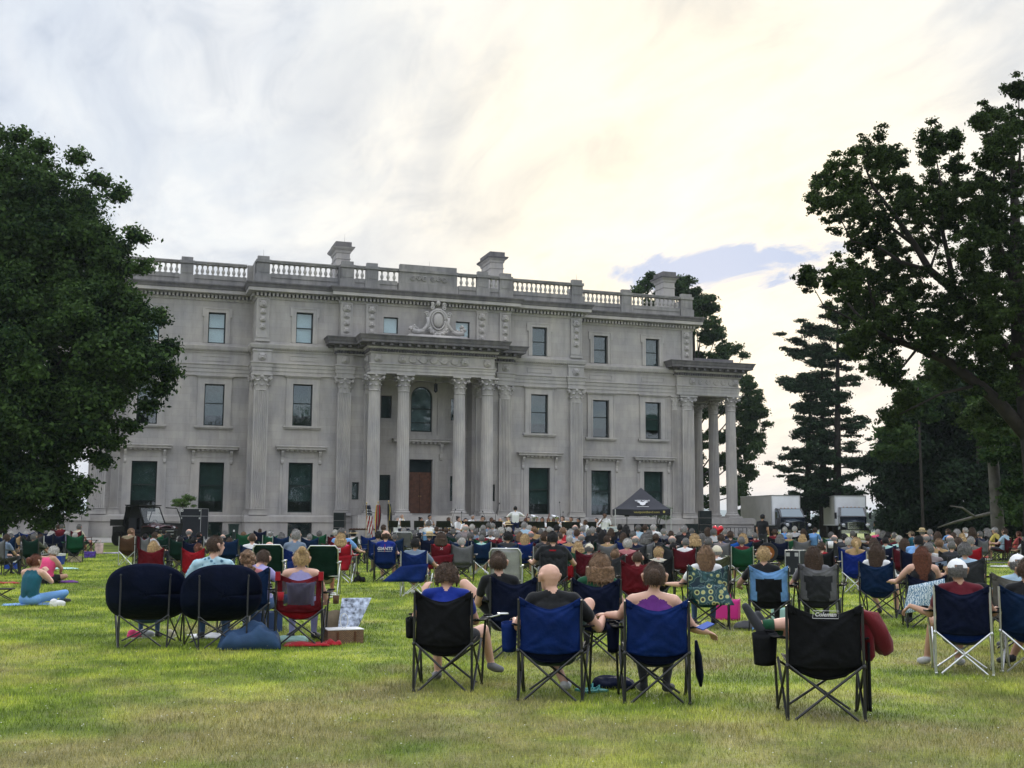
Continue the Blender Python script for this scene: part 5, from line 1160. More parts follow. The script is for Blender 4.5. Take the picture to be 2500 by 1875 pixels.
# ---- chairs
CHK = {}
def wr_(u, v, a, s=0): return a * (noise.noise(Vector((u * 5 + s, v * 2.4, s))) + .5 * noise.noise(Vector((u * 12 + v * 6, v * 4, s + 3))))
def fold(u, v):
    s = 0
    for a, c in ((u, 1 - v), (1 - u, 1 - v), (u, v), (1 - u, v)): s += .011 * math.sin(math.atan2(c, a + .02) * 15) * math.exp(-2.6 * math.hypot(a, c)) * min(1, 8 * math.hypot(a, c))
    return s
def quad_parts(hi=True, mesh_back=False, wide=.262, top=.92, seed=0):
    k = ('quad', hi, mesh_back, wide, top, seed)
    if k in CHK: return CHK[k]
    W_ = wide; n = 18 if hi else 6; L = []; r = .0125 if hi else .013; sd = 6 if hi else 5
    def backf(u, v): return ((u - .5) * 2 * W_ * (1 - .04 * math.sin(PI * v)), -.275 - .035 * v - .055 * (1 - (2 * u - 1) ** 2) * math.sin(PI * (.15 + v * .75)) + wr_(u, v, .014, seed) + fold(u, v), .435 + (top - .435) * v - .105 * (1 - abs(2 * u - 1) ** 1.6) * v ** 4 - .03 * (1 - (2 * u - 1) ** 2) * (1 - v) + wr_(u, v, .004, seed + 9))
    if hi: n = 26
    b = MB(); b.grid(backf, n, n, thick=.004)
    if hi:
        for s in (0, 1): b.grid(lambda u, v, s=s: tuple(Vector(backf(abs(s - u * .10), .84 + .16 * v)) + Vector((0, -.008, .004))), 3, 4, thick=.004)
    L.append(('backrest', b.mesh('backrest', [nylon('navy')], True), 'F'))
    b = MB(); b.grid(lambda u, v: ((u - .5) * 2 * W_, -.275 + .52 * v, .445 - .115 * (1 - (2 * u - 1) ** 2) * math.sin(PI * (.35 + .55 * v)) ** .8 - .0 + .03 * v + wr_(u, v, .006, seed + 4)), n, max(4, n // 2), thick=.004)
    b.grid(lambda u, v: ((u - .5) * 2 * W_ * (1 - .0 * v), -.277 - .004 + .03 * (1 - v), .44 - (.12 * (1 - (2 * u - 1) ** 2)) * (1 - v)), n, 3, thick=.003)
    L.append(('seat', b.mesh('seat', [nylon('black')], True), 'S'))
    for s in (-1, 1):
        b = MB(); b.tube((s * (W_ + .008), -.285, .0), (s * (W_ + .004), -.305, top - .02), r, n=sd)
        if hi: b.ell((s * (W_ + .008), -.285, .012), (.018, .018, .014), 8, 5); b.ell((s * (W_ + .008), -.30, .435), (.017, .022, .022), 8, 6)
        L.append(('leg', b.mesh('leg', [STEEL]), 'M'))
        b = MB(); b.path([(s * (W_ + .03), .27, .0), (s * (W_ + .05), .255, .45), (s * (W_ + .075), .19, .645)], r, sd)
        if hi: b.ell((s * (W_ + .03), .27, .012), (.018, .018, .014), 8, 5)
        L.append(('leg', b.mesh('leg', [STEEL]), 'M'))
    b = MB(); y0, y1 = -.295, .27
    for s in (-1, 1):
        b.tube((s * W_, y0 - .01 * s, .44), (-s * (W_ - .045), y0 - .005 - .01 * s, .015), r * .9, n=sd); b.tube((s * (W_ + .03), y1 + .01 * s, .42), (-s * (W_ - .02), y1 + .01 * s, .02), r * .9, n=sd)
        b.tube((s * (W_ + .012), -.27, .43), (s * (W_ + .035), .25, .02), r * .9, n=sd); b.tube((s * (W_ + .025), .24, .44), (s * (W_ + .012), -.26, .02), r * .9, n=sd)
        if hi: b.ell((s * (W_ - .005), y0 - .014, .44), .009, 6, 5)
    if hi: b.ell((.0, y0 - .02, .225), .010, 6, 5)
    L.append(('brace', b.mesh('brace', [STEEL]), 'M'))
    for s in (-1, 1):
        b = MB(); b.grid(lambda u, v, s=s: (s * (W_ + .012 + .045 * v + .085 * (u - .15) * (.45 + .55 * min(1, v * 2.2))), -.295 + .51 * v, .665 + .01 * math.sin(v * 3) - .035 * math.sin(PI * v) + .01 * (u - .5)), 3, 8 if hi else 3, thick=.012 * s)
        if hi: b.path([(s * (W_ + .10) + .042 * math.cos(t), .15 + .042 * math.sin(t), .667) for t in [2 * PI * i / 14 for i in range(15)]], .007, 5)
        L.append(('armrest', b.mesh('armrest', [nylon('black')], True), 'A'))
    CHK[k] = L; return L
def moon_parts(hi=True):
    if 'moon' in CHK: return CHK['moon']
    L = []; b = MB()
    def f(u, v):
        t = 2 * PI * u; q = v; ct, st_ = math.cos(t), math.sin(t); x = .49 * q * math.copysign(abs(ct) ** .62, ct); w = q * math.copysign(abs(st_) ** .72, st_)
        y = -.34 + .40 * (q * q) * (.62 - .38 * math.sin(t)) * 1.0 - .10 * math.sin(t) * q; return (x, y + wr_(u * 2, v, .006, 2), .66 + .33 * w + (.04 * max(0, math.sin(t)) * (1 - abs(math.cos(t)))))
    b.grid(f, 44, 12, thick=.03); L.append(('seat', b.mesh('seat', [nylon('navy')], True), 'F'))
    b = MB(); b.path([tuple(Vector(f(k / 48, 1.0)) + Vector((0, -.005, 0))) for k in range(49)], .016, 8); L.append(('rim', b.mesh('rim', [nylon('navy')], True), 'F'))
    for s in (-1, 1):
        b = MB(); b.tube((s * .29, -.40, .0), (s * .30, -.34, .90), .0115, n=6); b.ell((s * .30, -.345, .90), .016, 8, 6); b.ell((s * .29, -.40, .012), .018, 8, 6); L.append(('leg', b.mesh('leg', [STEEL]), 'M'))
        b = MB(); b.tube((s * .40, .34, .0), (s * .44, .22, .62), .0115, n=6); b.ell((s * .40, .34, .012), .018, 8, 6); L.append(('leg', b.mesh('leg', [STEEL]), 'M'))
    b = MB()
    for s in (-1, 1):
        b.tube((s * .29, -.40 + .01 * s, .40), (-s * .22, -.405 + .01 * s, .02), .0105, n=6); b.tube((s * .42, .32 + .01 * s, .40), (-s * .34, .33 + .01 * s, .02), .0105, n=6)
        b.tube((s * .30, -.39, .40), (s * .39, .32, .02), .0105, n=6); b.tube((s * .42, .30, .42), (s * .30, -.38, .02), .0105, n=6)
    L.append(('brace', b.mesh('brace', [STEEL]), 'M')); CHK['moon'] = L; return L
def lawn_parts(hi=True):
    if 'lawn' in CHK: return CHK['lawn']
    L = []; W_ = .28
    b = MB(); b.grid(lambda u, v: ((u - .5) * 2 * (W_ - .01), -.20 - .16 * v - .02 * (1 - (2 * u - 1) ** 2), .38 + .58 * v), 8, 8, thick=.008); L.append(('backrest', b.mesh('backrest', [nylon('dark_green')], True), 'F'))
    b = MB(); b.path([(-W_, -.19, .36), (-W_, -.35, .90), (-W_ + .05, -.37, .965), (W_ - .05, -.37, .965), (W_, -.35, .90), (W_, -.19, .36)], .0125, 8); b.tube((-W_, -.21, .40), (W_, -.21, .40), .0125, n=8); L.append(('back_frame', b.mesh('back_frame', [SILV], True), 'M'))
    b = MB(); b.grid(lambda u, v: ((u - .5) * 2 * (W_ - .01), -.2 + .46 * v, .385 - .03 * math.sin(PI * v) * (1 - (2 * u - 1) ** 2)), 6, 6, thick=.008); L.append(('seat', b.mesh('seat', [nylon('dark_green')], True), 'F'))
    for s in (-1, 1):
        b = MB(); b.path([(s * W_, .30, .0), (s * W_, .24, .62), (s * W_, .15, .645), (s * W_, -.30, .645)], .0125, 8); b.tube((s * W_, -.33, .0), (s * W_, .12, .63), .0125, n=8); b.box(*sorted((s * (W_ - .025), s * (W_ + .03))), -.28, .18, .645, .672); L.append(('arm_frame', b.mesh('arm_frame', [SILV], True), 'M'))
    b = MB(); b.tube((-W_, -.33, .02), (W_, -.33, .02), .0125, n=8); b.tube((-W_, .30, .02), (W_, .30, .02), .0125, n=8); b.tube((-W_, .27, .37), (W_, .27, .37), .0125, n=8); L.append(('stretcher', b.mesh('stretcher', [SILV], True), 'M'))
    CHK['lawn'] = L; return L
def chair(kind, loc, rz, fabc, hi=False, frame=None, seatc=None, armc=None, label=None, group=None, fabm=None, sc=1.0, flap=None, print_=None, **kw):
    parts = {'quad': lambda: quad_parts(hi, **kw), 'moon': moon_parts, 'lawn': lawn_parts}[kind]()
    nm = {'quad': 'camp_chair', 'moon': 'moon_chair', 'lawn': 'lawn_chair'}[kind]
    r = empty(nm, loc, rz, label, 'chair', group); r.scale = (sc,) * 3
    F_ = fabm or nylon(fabc); S_ = nylon(seatc or fabc); A_ = nylon(armc or ('black' if hi else fabc)); M_ = frame or (SILV if kind == 'lawn' else STEEL); ob = {}
    for pn, me, k in parts:
        o = link(pn, me, r); set_mats(o, [{'F': F_, 'S': S_, 'A': A_, 'M': M_}[k]]); ob[pn] = o
    if flap:   # loose carry cover or sun flap hanging from the chair back
        (x0, z0), (x1, z1), (x2, z2), (x3, z3) = flap[0]; b = MB()
        b.grid(lambda u, v: ((x0 * (1 - u) + x1 * u) * (1 - v) + (x3 * (1 - u) + x2 * u) * v, -.34 - .03 * math.sin(PI * u) - .05 * v + .03 * math.sin(u * 9 + v * 3) * v, (z0 * (1 - u) + z1 * u) * (1 - v) + (z3 * (1 - u) + z2 * u) * v), 10, 6, thick=.006)
        o = b.build('hanging_cover', flap[1], r, True)
    return r
# ================================================================ people and chairs near the camera, one by one
def facing(px, tw=0): return -(YAW + math.atan((px - 1250) / F_PX) + math.radians(tw))
def shoe_extra(): pass
AUD = 'audience sitting on the lawn'; CHG = 'camp chairs on the lawn'
def near(px, d, tw, J, hair, shirt, pants, plabel, base=SIT, sk='pale', hat=None, sleeves='short', legs='long', g=1.0, shoe='charcoal', vox=.0105, tilt=0, hy=0, shirtmat=None, dz=0, sc=1.0, fingers=True, fwd=0):
    me = body_mesh(base, J, g, vox, fingers, tilt, hy)
    a = facing(px, tw); p = at(px, d) + Vector((-math.sin(a), math.cos(a), 0)) * fwd
    return person(me, p + Vector((0, 0, dz)), a, sc, sk, shirt, pants, hair, hat, sleeves, legs, shoe, plabel, AUD, shirtmat=shirtmat)
def nchair(kind, px, d, tw, c, label, **k):
    if kind == 'moon': k['sc'] = .96
    return chair(kind, at(px, d), facing(px, tw), c, hi=True, label=label, group=CHG, **k)
def lettering(parent, txt, size, loc, m_, rot=(PI / 2, 0, 0), box=None, shear=0, bold=True):
    o = text_mesh(txt, size, m_, .0008, parent, 'lettering', bold, shear); o.location = loc; o.rotation_euler = rot
    if box:
        w, h, t = box; b = MB()
        P_ = [(-w, -h), (w, -h), (w * 1.04, h), (-w * .94, h), (-w, -h)]
        b.path([(x, y, 0) for x, y in P_], t, 4); q = b.build('logo_outline', m_, parent); q.location = loc; q.rotation_euler = rot
    return o
def pouch(parent, c, w, h, dep, x, y, z, m_=None):
    b = MB(); b.grid(lambda u, v: (x + w * math.cos(2 * PI * u) * (.85 + .15 * v), y + dep * math.sin(2 * PI * u) * (.85 + .15 * v), z - h + h * v + .01 * math.sin(7 * u)), 20, 6, thick=.004)
    b.ell((x, y, z - h), (w * .86, dep * .86, .02), 16, 6); return b.build('cooler_pouch', m_ or nylon(c), parent, True)
WM_ = mat('white_print', (.6, .6, .62), .6)
# front row
c = nchair('quad', 1092, 11.1, 9, 'black', 'plain black camp chair with dipping back holding the boy in the blue tee', seed=1, seatc='black')
pouch(c, 'black', .05, .17, .06, -.32, -.20, .66)
b = MB(); b.path([(.30, .17, .64), (.40, .10, .655), (.47, .16, .67)], .022, 6, flat=.3); b.path([(.50 + .05 * math.cos(t), .20 + .05 * math.sin(t), .68) for t in [k * PI / 8 for k in range(17)]], .007, 5); b.build('cup_holder', SILV, c)
near(1092, 11.1, 6, dict(neck=(0, -.17, .915), head=(-.005, -.10, 1.015), elL=(-.30, -.04, .66), wrL=(-.25, .16, .86), hdL=(.02, .03, .09), elR=(.26, .02, .62), wrR=(.16, .28, .60), knR=(.30, .43, .50), anR=(.37, .58, .17), toeR=(.47, .62, .10), knL=(-.16, .45, .50)), ('curly', 'brown'), 'royal_blue', 'charcoal',
     'boy with curly brown hair and bright blue tee in the plain black chair', sleeves='short', legs='short', tilt=-.35, shoe='grey')
c = nchair('quad', 1351, 10.6, 6, 'blue', 'plain royal blue camp chair with black legs holding the bald man with glasses', seed=2, seatc='navy', wide=.272, top=.90)
pouch(c, 'blue', .075, .25, .07, -.40, -.02, .655)
o = near(1351, 10.6, 0, dict(head=(-.04, -.155, 1.06), elR=(.41, -.02, .61), wrR=(.46, .20, .70), hdR=(.03, .09, .01), elL=(-.33, .0, .62), wrL=(-.36, .22, .66), knR=(.33, .36, .80), anR=(.03, .52, .56), toeR=(-.12, .55, .60), knL=(-.12, .43, .50), anL=(.10, .26, .10), toeL=(.14, .44, .05), chest=(0, -.19, .76)), None, 'black', 'dark_green',
     'bald man in glasses and a black tee, head turned aside, one bare knee raised', legs='short', g=1.18, hy=.55, shoe='pale_grey')
gm = MB(); 
for s in (-1, 1): gm.path([(s * .084, .0, .028), (s * .082, .06, .030), (s * .064, .098, .028)], .0022, 5); gm.path([(s * .036 + .027 * math.cos(t), .108, .018 + .022 * math.sin(t)) for t in [k * PI / 7 for k in range(15)]], .0022, 5)
gm.path([(-.01, .108, .022), (.01, .108, .022)], .002, 5); q = gm.build('glasses', mat('gold_wire', (.35, .24, .08), .3, .9), o); q.scale = (1.11,) * 3; q.location = (-.04, -.155, 1.06); q.rotation_euler = (0, 0, .55)
c = nchair('quad', 1598, 10.5, -5, 'blue', 'royal blue camp chair with black arms holding the woman in the purple top', seed=3, seatc='navy', wide=.272, top=.90)
pouch(c, 'navy', .06, .24, .06, -.36, .08, .655)
b = MB(); b.path([(.37, -.02, .52), (.39, .0, .38), (.40, -.02, .22), (.41, .0, .12)], [.02, .055, .06, .02], 10, flat=.6); b.build('carry_bag', nylon('navy'), c, True)
o = near(1598, 10.5, 1, dict(head=(.015, -.16, 1.075), elL=(-.30, -.03, .73), wrL=(-.43, .20, .72), hdL=(-.07, .06, .0), elR=(.35, -.03, .63), wrR=(.47, .13, .585), hdR=(.06, .08, -.03), knL=(-.15, .42, .48), knR=(.15, .42, .48), anL=(-.1, .3, .1), anR=(.1, .3, .1)), ('lowbun', 'brown'), 'purple', 'charcoal',
     'woman with brown bun and purple racerback top in a royal blue chair', sleeves='tank', sk='pale', g=1.08)
b = MB(); b.path([(.05 * math.cos(t), -.13 + .01 * math.cos(t), .03 + .05 * math.sin(t)) for t in [k * PI / 7 for k in range(8)]], .004, 5); q = b.build('hair_clip', mat('teal_plastic', (.05, .3, .3), .3), o); q.location = (.015, -.16, 1.075)
ph = MB(); ph.box(-.04, .04, -.075, .075, -.005, .005); q = ph.build('phone', mat('blue_phone_case', (.03, .08, .35), .35)); p = at(1722, 10.3, py=1528); q.location = p; q.rotation_euler = (.3, .2, facing(1722, 40)); tag(q, 'phone in a blue case on the right arm of the purple top woman', 'phone')
c = nchair('quad', 2006, 9.7, -8, 'black', 'big black camp chair with white maker name on its head panel', seed=4, wide=.292, top=.93)
lettering(c, 'Coleman', .046, (-.0, -.366, .845), WM_, box=(.10, .030, .0018), shear=.25)
pouch(c, 'black', .105, .25, .07, -.44, .06, .655)
b = MB(); b.grid(lambda u, v: (.34 + .05 * u * (1 - v), -.24 + .30 * u, .60 - .52 * v + .02 * math.sin(u * 9)), 8, 10, thick=.02); b.build('carry_bag', nylon('black'), c, True)
o = near(2006, 9.7, -2, dict(pel=(.06, .02, .42), waist=(.10, -.03, .48), chest=(.15, -.06, .56), neck=(.16, -.05, .62), head=(.14, .03, .685), shL=(-.02, -.06, .60), shR=(.24, .0, .58), elL=(-.05, .14, .50), wrL=(.0, .28, .58), elR=(.26, .18, .50), wrR=(.12, .30, .60), hipL=(-.02, .05, .42), hipR=(.08, .10, .42), knL=(-.20, .24, .72), anL=(-.48, .20, .70), toeL=(-.60, .16, .86), knR=(-.16, .36, .60), anR=(-.40, .30, .66), toeR=(-.50, .22, .79)), ('short', 'brown'), 'charcoal', 'charcoal',
     'person slumped in the big black chair, grey sneakers and green socks over its arm', legs='short', shoe='charcoal')
for (ax, az), (kx, kz), y in (((-.48, .70), (-.20, .72), (.20, .24)), ((-.40, .66), (-.16, .60), (.30, .36))):
    b = MB(); a_ = Vector((ax, y[0], az)); k_2 = Vector((kx, y[1], kz)); b.path([a_.lerp(k_2, .06), a_.lerp(k_2, .40)], [.046, .054], 12); b.build('sock', fab('green'), o, True)
b = MB(); b.path([(.28, -.26, .86), (.33, -.22, .85), (.38, -.14, .80), (.44, -.06, .70), (.49, .0, .60), (.52, .03, .52), (.53, .03, .50)], [.02, .055, .085, .105, .095, .06, .02], 22, flat=.75); b.path([(.34, -.16, .80), (.37, -.10, .66), (.38, -.08, .50), (.38, -.08, .46)], [.05, .06, .05, .02], 14, flat=.8)
b.v = [tuple(Vector(v) * (1 + .035 * noise.noise(Vector(v) * 16) + .02 * noise.noise(Vector(v) * 34))) for v in b.v]
ob = b.build('sweatshirt', fab('dark_red'), None, True); ob.location = at(2006, 9.7); ob.rotation_euler = (0, 0, facing(2006, -2)); tag(ob, 'dark red sweatshirt slung over the arm of the big black chair', 'sweatshirt')
# second row
c = nchair('quad', 1254, 13.5, 0, 'navy', 'dark navy camp chair behind the gap between the black and blue chairs', seed=5, wide=.262, top=.94)
near(1254, 13.5, 0, dict(pel=(-.08, -.02, .41), waist=(-.12, -.12, .55), chest=(-.15, -.18, .76), neck=(-.17, -.19, .93), head=(-.18, -.14, 1.07), shL=(-.33, -.17, .88), shR=(.0, -.19, .88), elL=(-.42, -.02, .62), wrL=(-.38, .2, .56), elR=(.1, 0, .64), wrR=(.12, .2, .6), hipL=(-.16, 0, .42), knL=(-.58, .16, .82), anL=(-.50, .46, .42), knR=(.1, .42, .5)), ('lowbun', 'brown'), 'black', 'black',
     'woman with dark bun and black tee, one bare leg bent out sideways', legs='short', vox=.013)
b = MB(); b.ell((-.27, .05, .72), (.05, .02, .14), 10, 8); 
c = nchair('quad', 1457, 13.4, 1, 'navy', 'dark navy camp chair between the two royal blue front chairs', seed=6, wide=.272, top=.93)
near(1460, 13.4, 1, dict(head=(.03, -.14, 1.04)), ('bob', 'light_brown'), 'green', 'charcoal', 'woman with big wavy light brown hair in the navy chair between the blue ones', vox=.013)
c = nchair('quad', 2352, 12.5, -3, 'navy', 'navy camp chair with silver legs holding the man in the white cap', frame=SILV, seed=7, wide=.268, top=.93, seatc='blue')
near(2350, 12.5, -3, dict(head=(-.02, -.16, 1.065), elL=(-.30, .0, .60), wrL=(-.50, .14, .67), hdL=(-.07, .03, -.06), elR=(.33, .05, .62), wrR=(.38, .26, .66), knL=(-.26, .40, .50), anL=(-.34, .44, .10), toeL=(-.42, .58, .04), knR=(.02, .44, .48), anR=(-.02, .40, .1)), ('fringe', 'grey'), 'maroon', 'charcoal',
     'man in a white cap and maroon tee, one hand drooping off his chair arm', hat=('cap', 'white'), legs='short', shoe='pale_grey', g=1.1, sk='tan', vox=.012, hy=.12)
c = nchair('quad', 2492, 14.3, 0, 'taupe', 'taupe camp chair with laced sides cut by the right edge of the picture', seed=8, wide=.29, top=.98)
near(2492, 14.3, -6, dict(elL=(-.30, .0, .70), wrL=(-.46, .18, .72), hdL=(-.08, .05, -.01)), ('fringe', 'grey'), 'pale_blue', 'pale_grey', 'man in a white cap and pale blue tee in the taupe chair at the edge', hat=('cap', 'white'), sk='tan', vox=.014)
c = nchair('quad', 2525, 12.6, 8, 'dark_blue', 'camp chair with silver legs mostly outside the lower right of the picture', frame=SILV, seed=9)
near(2525, 12.6, 8, dict(knL=(-.10, .40, .46), anL=(-.26, .34, .12), toeL=(-.42, .42, .05), elL=(-.26, .0, .60), wrL=(-.30, .2, .62)), ('short', 'brown'), 'black', 'charcoal', 'person in black cut by the picture edge, one foot beside silver chair legs', legs='short', sk='tan', vox=.014)
# round padded chairs on the left
c = nchair('moon', 356, 14.5, 6, 'navy', 'round padded navy chair, the one farther from the woman in the red mesh chair')
near(356, 14.95, 6, dict(), ('short', 'blond'), 'pale_grey', 'denim', 'child sunk deep in the first round navy chair, only a tuft of hair showing', sc=.74, vox=.016)
c = nchair('moon', 534, 14.4, -6, 'navy', 'round padded navy chair holding the man in the floral shirt')
ALOHA = bpy.data.materials.new('floral_cloth'); ALOHA.use_nodes = True
t = ALOHA.node_tree; b_ = t.nodes['Principled BSDF']; b_.inputs['Roughness'].default_value = .85; tcx = t.nodes.new('ShaderNodeTexCoord'); vo = t.nodes.new('ShaderNodeTexVoronoi'); vo.inputs['Scale'].default_value = 16; t.links.new(tcx.outputs['Object'], vo.inputs['Vector'])
nx = t.nodes.new('ShaderNodeTexNoise'); nx.inputs['Scale'].default_value = 30; t.links.new(tcx.outputs['Object'], nx.inputs['Vector']); ma = t.nodes.new('ShaderNodeMath'); ma.operation = 'MULTIPLY_ADD'; ma.inputs[1].default_value = .5; t.links.new(nx.outputs[0], ma.inputs[0]); t.links.new(vo.outputs['Distance'], ma.inputs[2])
r = t.nodes.new('ShaderNodeValToRGB'); ramp(r, [(0, (.03, .08, .13)), (.52, (.05, .13, .20)), (.58, (.30, .48, .56)), (1, (.42, .60, .66))]); t.links.new(ma.outputs[0], r.inputs[0]); t.links.new(r.outputs[0], b_.inputs['Base Color'])
near(514, 14.75, 4, dict(pel=(0, .02, .46), waist=(0, -.05, .62), chest=(0, -.12, .85), neck=(0, -.14, 1.05), head=(.03, -.10, 1.20), shL=(-.19, -.12, .98), shR=(.19, -.12, .98), elL=(-.34, -.02, .72), wrL=(-.36, .2, .70), elR=(.34, .0, .74), wrR=(.30, .2, .72)), ('short', 'brown'), 'sky_blue', 'denim', 'man with short brown hair and pale blue floral shirt in the round chair', g=1.15, hy=-1.0, shirtmat=ALOHA, vox=.012)
def kid(px, d, tw, h, hair, shirt, lab, **k): return near(px, d, tw, dict(), hair, shirt, 'denim', lab, sc=h, vox=.016, **k)
kid(593, 15.6, -10, .95, ('braid', 'light_brown'), 'dusty_pink', 'girl with frizzy braided light brown hair beside the floral shirt man')
nchair('quad', 593, 15.6, -10, 'dark_blue', 'low dark camp chair under the girl with braided hair')
near(640, 16.3, 20, dict(chest=(-.06, .0, .44), neck=(-.08, .10, .60), head=(-.05, .20, .70), shL=(-.22, .04, .56), shR=(.08, .08, .54)), ('short', 'brown'), 'lilac', 'denim', 'boy in a lilac blue tee leaning forward beside the green lawn chair', base=GND, vox=.016, dz=.28, tilt=-.3, fwd=-.1)
bx = MB(); bx.box(-.25, .25, -.2, .2, 0, .26); q = bx.build('storage_box', mat('blue_plastic_box', (.03, .06, .16), .5)); q.location = at(640, 16.3); tag(q, 'low dark blue plastic box the boy in lilac sits on', 'box')
# woman in the red mesh chair
MESHRED = mat('dark_red_mesh', (.085, .008, .016), .7, var=.1)
c = nchair('quad', 731, 14.7, 4, 'dark_red', 'dark red camp chair with a see-through mesh back beside the picnic basket', seed=11, seatc='red', wide=.278, top=.90)
MG = bpy.data.materials.new('see_through_mesh'); MG.use_nodes = True; t = MG.node_tree; b_ = t.nodes['Principled BSDF']; b_.inputs['Base Color'].default_value = (.03, .025, .05, 1); tr = t.nodes.new('ShaderNodeBsdfTransparent'); ms = t.nodes.new('ShaderNodeMixShader'); ms.inputs[0].default_value = .5
t.links.new(tr.outputs[0], ms.inputs[1]); t.links.new(b_.outputs[0], ms.inputs[2]); t.links.new(ms.outputs[0], t.nodes['Material Output'].inputs[0])
for ch in c.children:
    if ch.name.startswith('backrest'):
        me = ch.data.copy(); me.materials.clear(); me.materials.append(nylon('dark_red')); me.materials.append(MG); ch.data = me; set_mats(ch, [nylon('dark_red'), MG])
        for p in me.polygons:
            x, z = abs(p.center.x), p.center.z
            if x < .215 - .12 * max(0, (.70 - z)) and .50 < z < .80 - .03 * (1 - (x / .25) ** 2): p.material_index = 1
for s in (-1, 1): b = MB(); b.box(s * .262 - .03, s * .262 + .03, -.345, -.30, .80, .905); b.build('corner_pocket', fab('red'), c)
near(733, 14.78, 4, dict(elL=(-.28, .05, .60), wrL=(-.3, .25, .55), elR=(.29, .04, .60), wrR=(.30, .28, .50), head=(.0, -.17, 1.045), neck=(0, -.20, .92)), ('bun', 'blond'), 'lilac', 'lilac', 'woman with messy blond bun and lilac dress in the red mesh chair', sleeves='tank', vox=.012)
# sunflower chair, pale blue chair, grey chair, teal chair and the rest of the middle right
SUNF = bpy.data.materials.new('sunflower_cloth'); SUNF.use_nodes = True; t = SUNF.node_tree; b_ = t.nodes['Principled BSDF']; b_.inputs['Roughness'].default_value = .8; tcx = t.nodes.new('ShaderNodeTexCoord'); vo = t.nodes.new('ShaderNodeTexVoronoi'); vo.inputs['Scale'].default_value = 9.5; vo.inputs['Randomness'].default_value = .75; t.links.new(tcx.outputs['Object'], vo.inputs['Vector'])
r = t.nodes.new('ShaderNodeValToRGB'); ramp(r, [(0, (.03, .025, .02)), (.22, (.03, .03, .03)), (.25, (.42, .40, .14)), (.36, (.40, .42, .22)), (.40, (.03, .09, .10)), (.62, (.008, .035, .045)), (.70, (.12, .20, .20)), (.75, (.01, .03, .05))]); t.links.new(vo.outputs['Distance'], r.inputs[0]); t.links.new(r.outputs[0], b_.inputs['Base Color'])
c = nchair('quad', 1727, 17.2, -4, 'teal', 'camp chair with a dark sunflower print', fabm=SUNF, seed=12, wide=.29, top=.93, flap=([(-.30, .60), (.22, .66), (.36, .36), (-.14, .36)], SUNF))
near(1724, 17.25, -4, dict(elL=(-.36, .02, .62), wrL=(-.56, .18, .62), hdL=(-.08, .04, 0)), ('long', 'light_brown'), 'white', 'denim', 'woman with long straight light brown hair in the sunflower print chair', vox=.015)
LBM = nylon('sky_blue')
c = nchair('quad', 1882, 17, 3, 'sky_blue', 'sky blue camp chair with a black mesh middle', seed=13, wide=.275, top=.93, seatc='black')
for ch in c.children:
    if ch.name.startswith('backrest'):
        me = ch.data.copy(); me.materials.append(nylon('black')); ch.data = me; set_mats(ch, [LBM, nylon('black')])
        for p in me.polygons:
            if abs(p.center.x) < .19 - .10 * max(0, .72 - p.center.z) and p.center.z < .74: p.material_index = 1
near(1870, 17.05, 3, dict(elL=(-.36, .0, .66), wrL=(-.40, .22, .60)), ('short', 'blond'), 'black', 'charcoal', 'short blond haired person in black in the sky blue chair', vox=.015)
c = nchair('quad', 2003, 17.2, 2, 'grey', 'grey and charcoal camp chair with crossing straps behind the big black chair', seed=14, wide=.27, top=.96, seatc='charcoal')
for ch in c.children:
    if ch.name.startswith('backrest'):
        me = ch.data.copy(); me.materials.append(nylon('charcoal')); ch.data = me; set_mats(ch, [nylon('grey'), nylon('charcoal')])
        for p in me.polygons:
            if abs(p.center.x) < .20 - .15 * max(0, .75 - p.center.z) and p.center.z < .78: p.material_index = 1
near(1992, 17.25, 2, dict(elL=(-.34, .02, .62), wrL=(-.30, .26, .60)), ('longer', 'brown'), 'grey', 'charcoal', 'woman with long wavy brown hair and a grey tee in the grey strapped chair', vox=.015)
c = nchair('quad', 2155, 19.4, 14, 'dark_blue', 'dark blue camp chair turned slightly, holding the woman with long brown hair', seed=15, wide=.28, top=.92)
near(2152, 19.45, 14, dict(elL=(-.33, .02, .62), wrL=(-.36, .24, .50), knL=(-.34, .30, .66)), ('longer', 'brown'), 'white', 'grey', 'woman with very long straight brown hair and white long sleeves in a dark blue chair', sleeves='long', legs='short', vox=.016)
CHEV = bpy.data.materials.new('chevron_cloth'); CHEV.use_nodes = True; t = CHEV.node_tree; b_ = t.nodes['Principled BSDF']; tcx = t.nodes.new('ShaderNodeTexCoord'); wv = t.nodes.new('ShaderNodeTexWave'); wv.inputs['Scale'].default_value = 9; wv.inputs['Distortion'].default_value = 9; wv.inputs['Detail Scale'].default_value = 3; t.links.new(tcx.outputs['Object'], wv.inputs['Vector'])
r = t.nodes.new('ShaderNodeValToRGB'); ramp(r, [(.3, (.55, .62, .66)), (.6, (.10, .20, .30))]); t.links.new(wv.outputs[0], r.inputs[0]); t.links.new(r.outputs[0], b_.inputs['Base Color'])
c = nchair('quad', 2262, 17.6, -6, 'navy', 'navy camp chair with a pale zigzag blanket hanging on its back', seed=16, wide=.28, top=.80, flap=([(-.26, .62), (.24, .74), (.28, .34), (-.36, .22)], CHEV))
near(2254, 17.7, -6, dict(elL=(-.36, .0, .66), wrL=(-.44, .2, .66)), ('longer', 'auburn'), 'black', 'black', 'woman with long auburn hair and bare shoulders above the zigzag blanket', sleeves='tank', vox=.015)
c = nchair('quad', 2285, 21, 0, 'black', 'black camp chair with a blue and gold patch, holding the man in plaid', seed=17, wide=.29, top=.95)
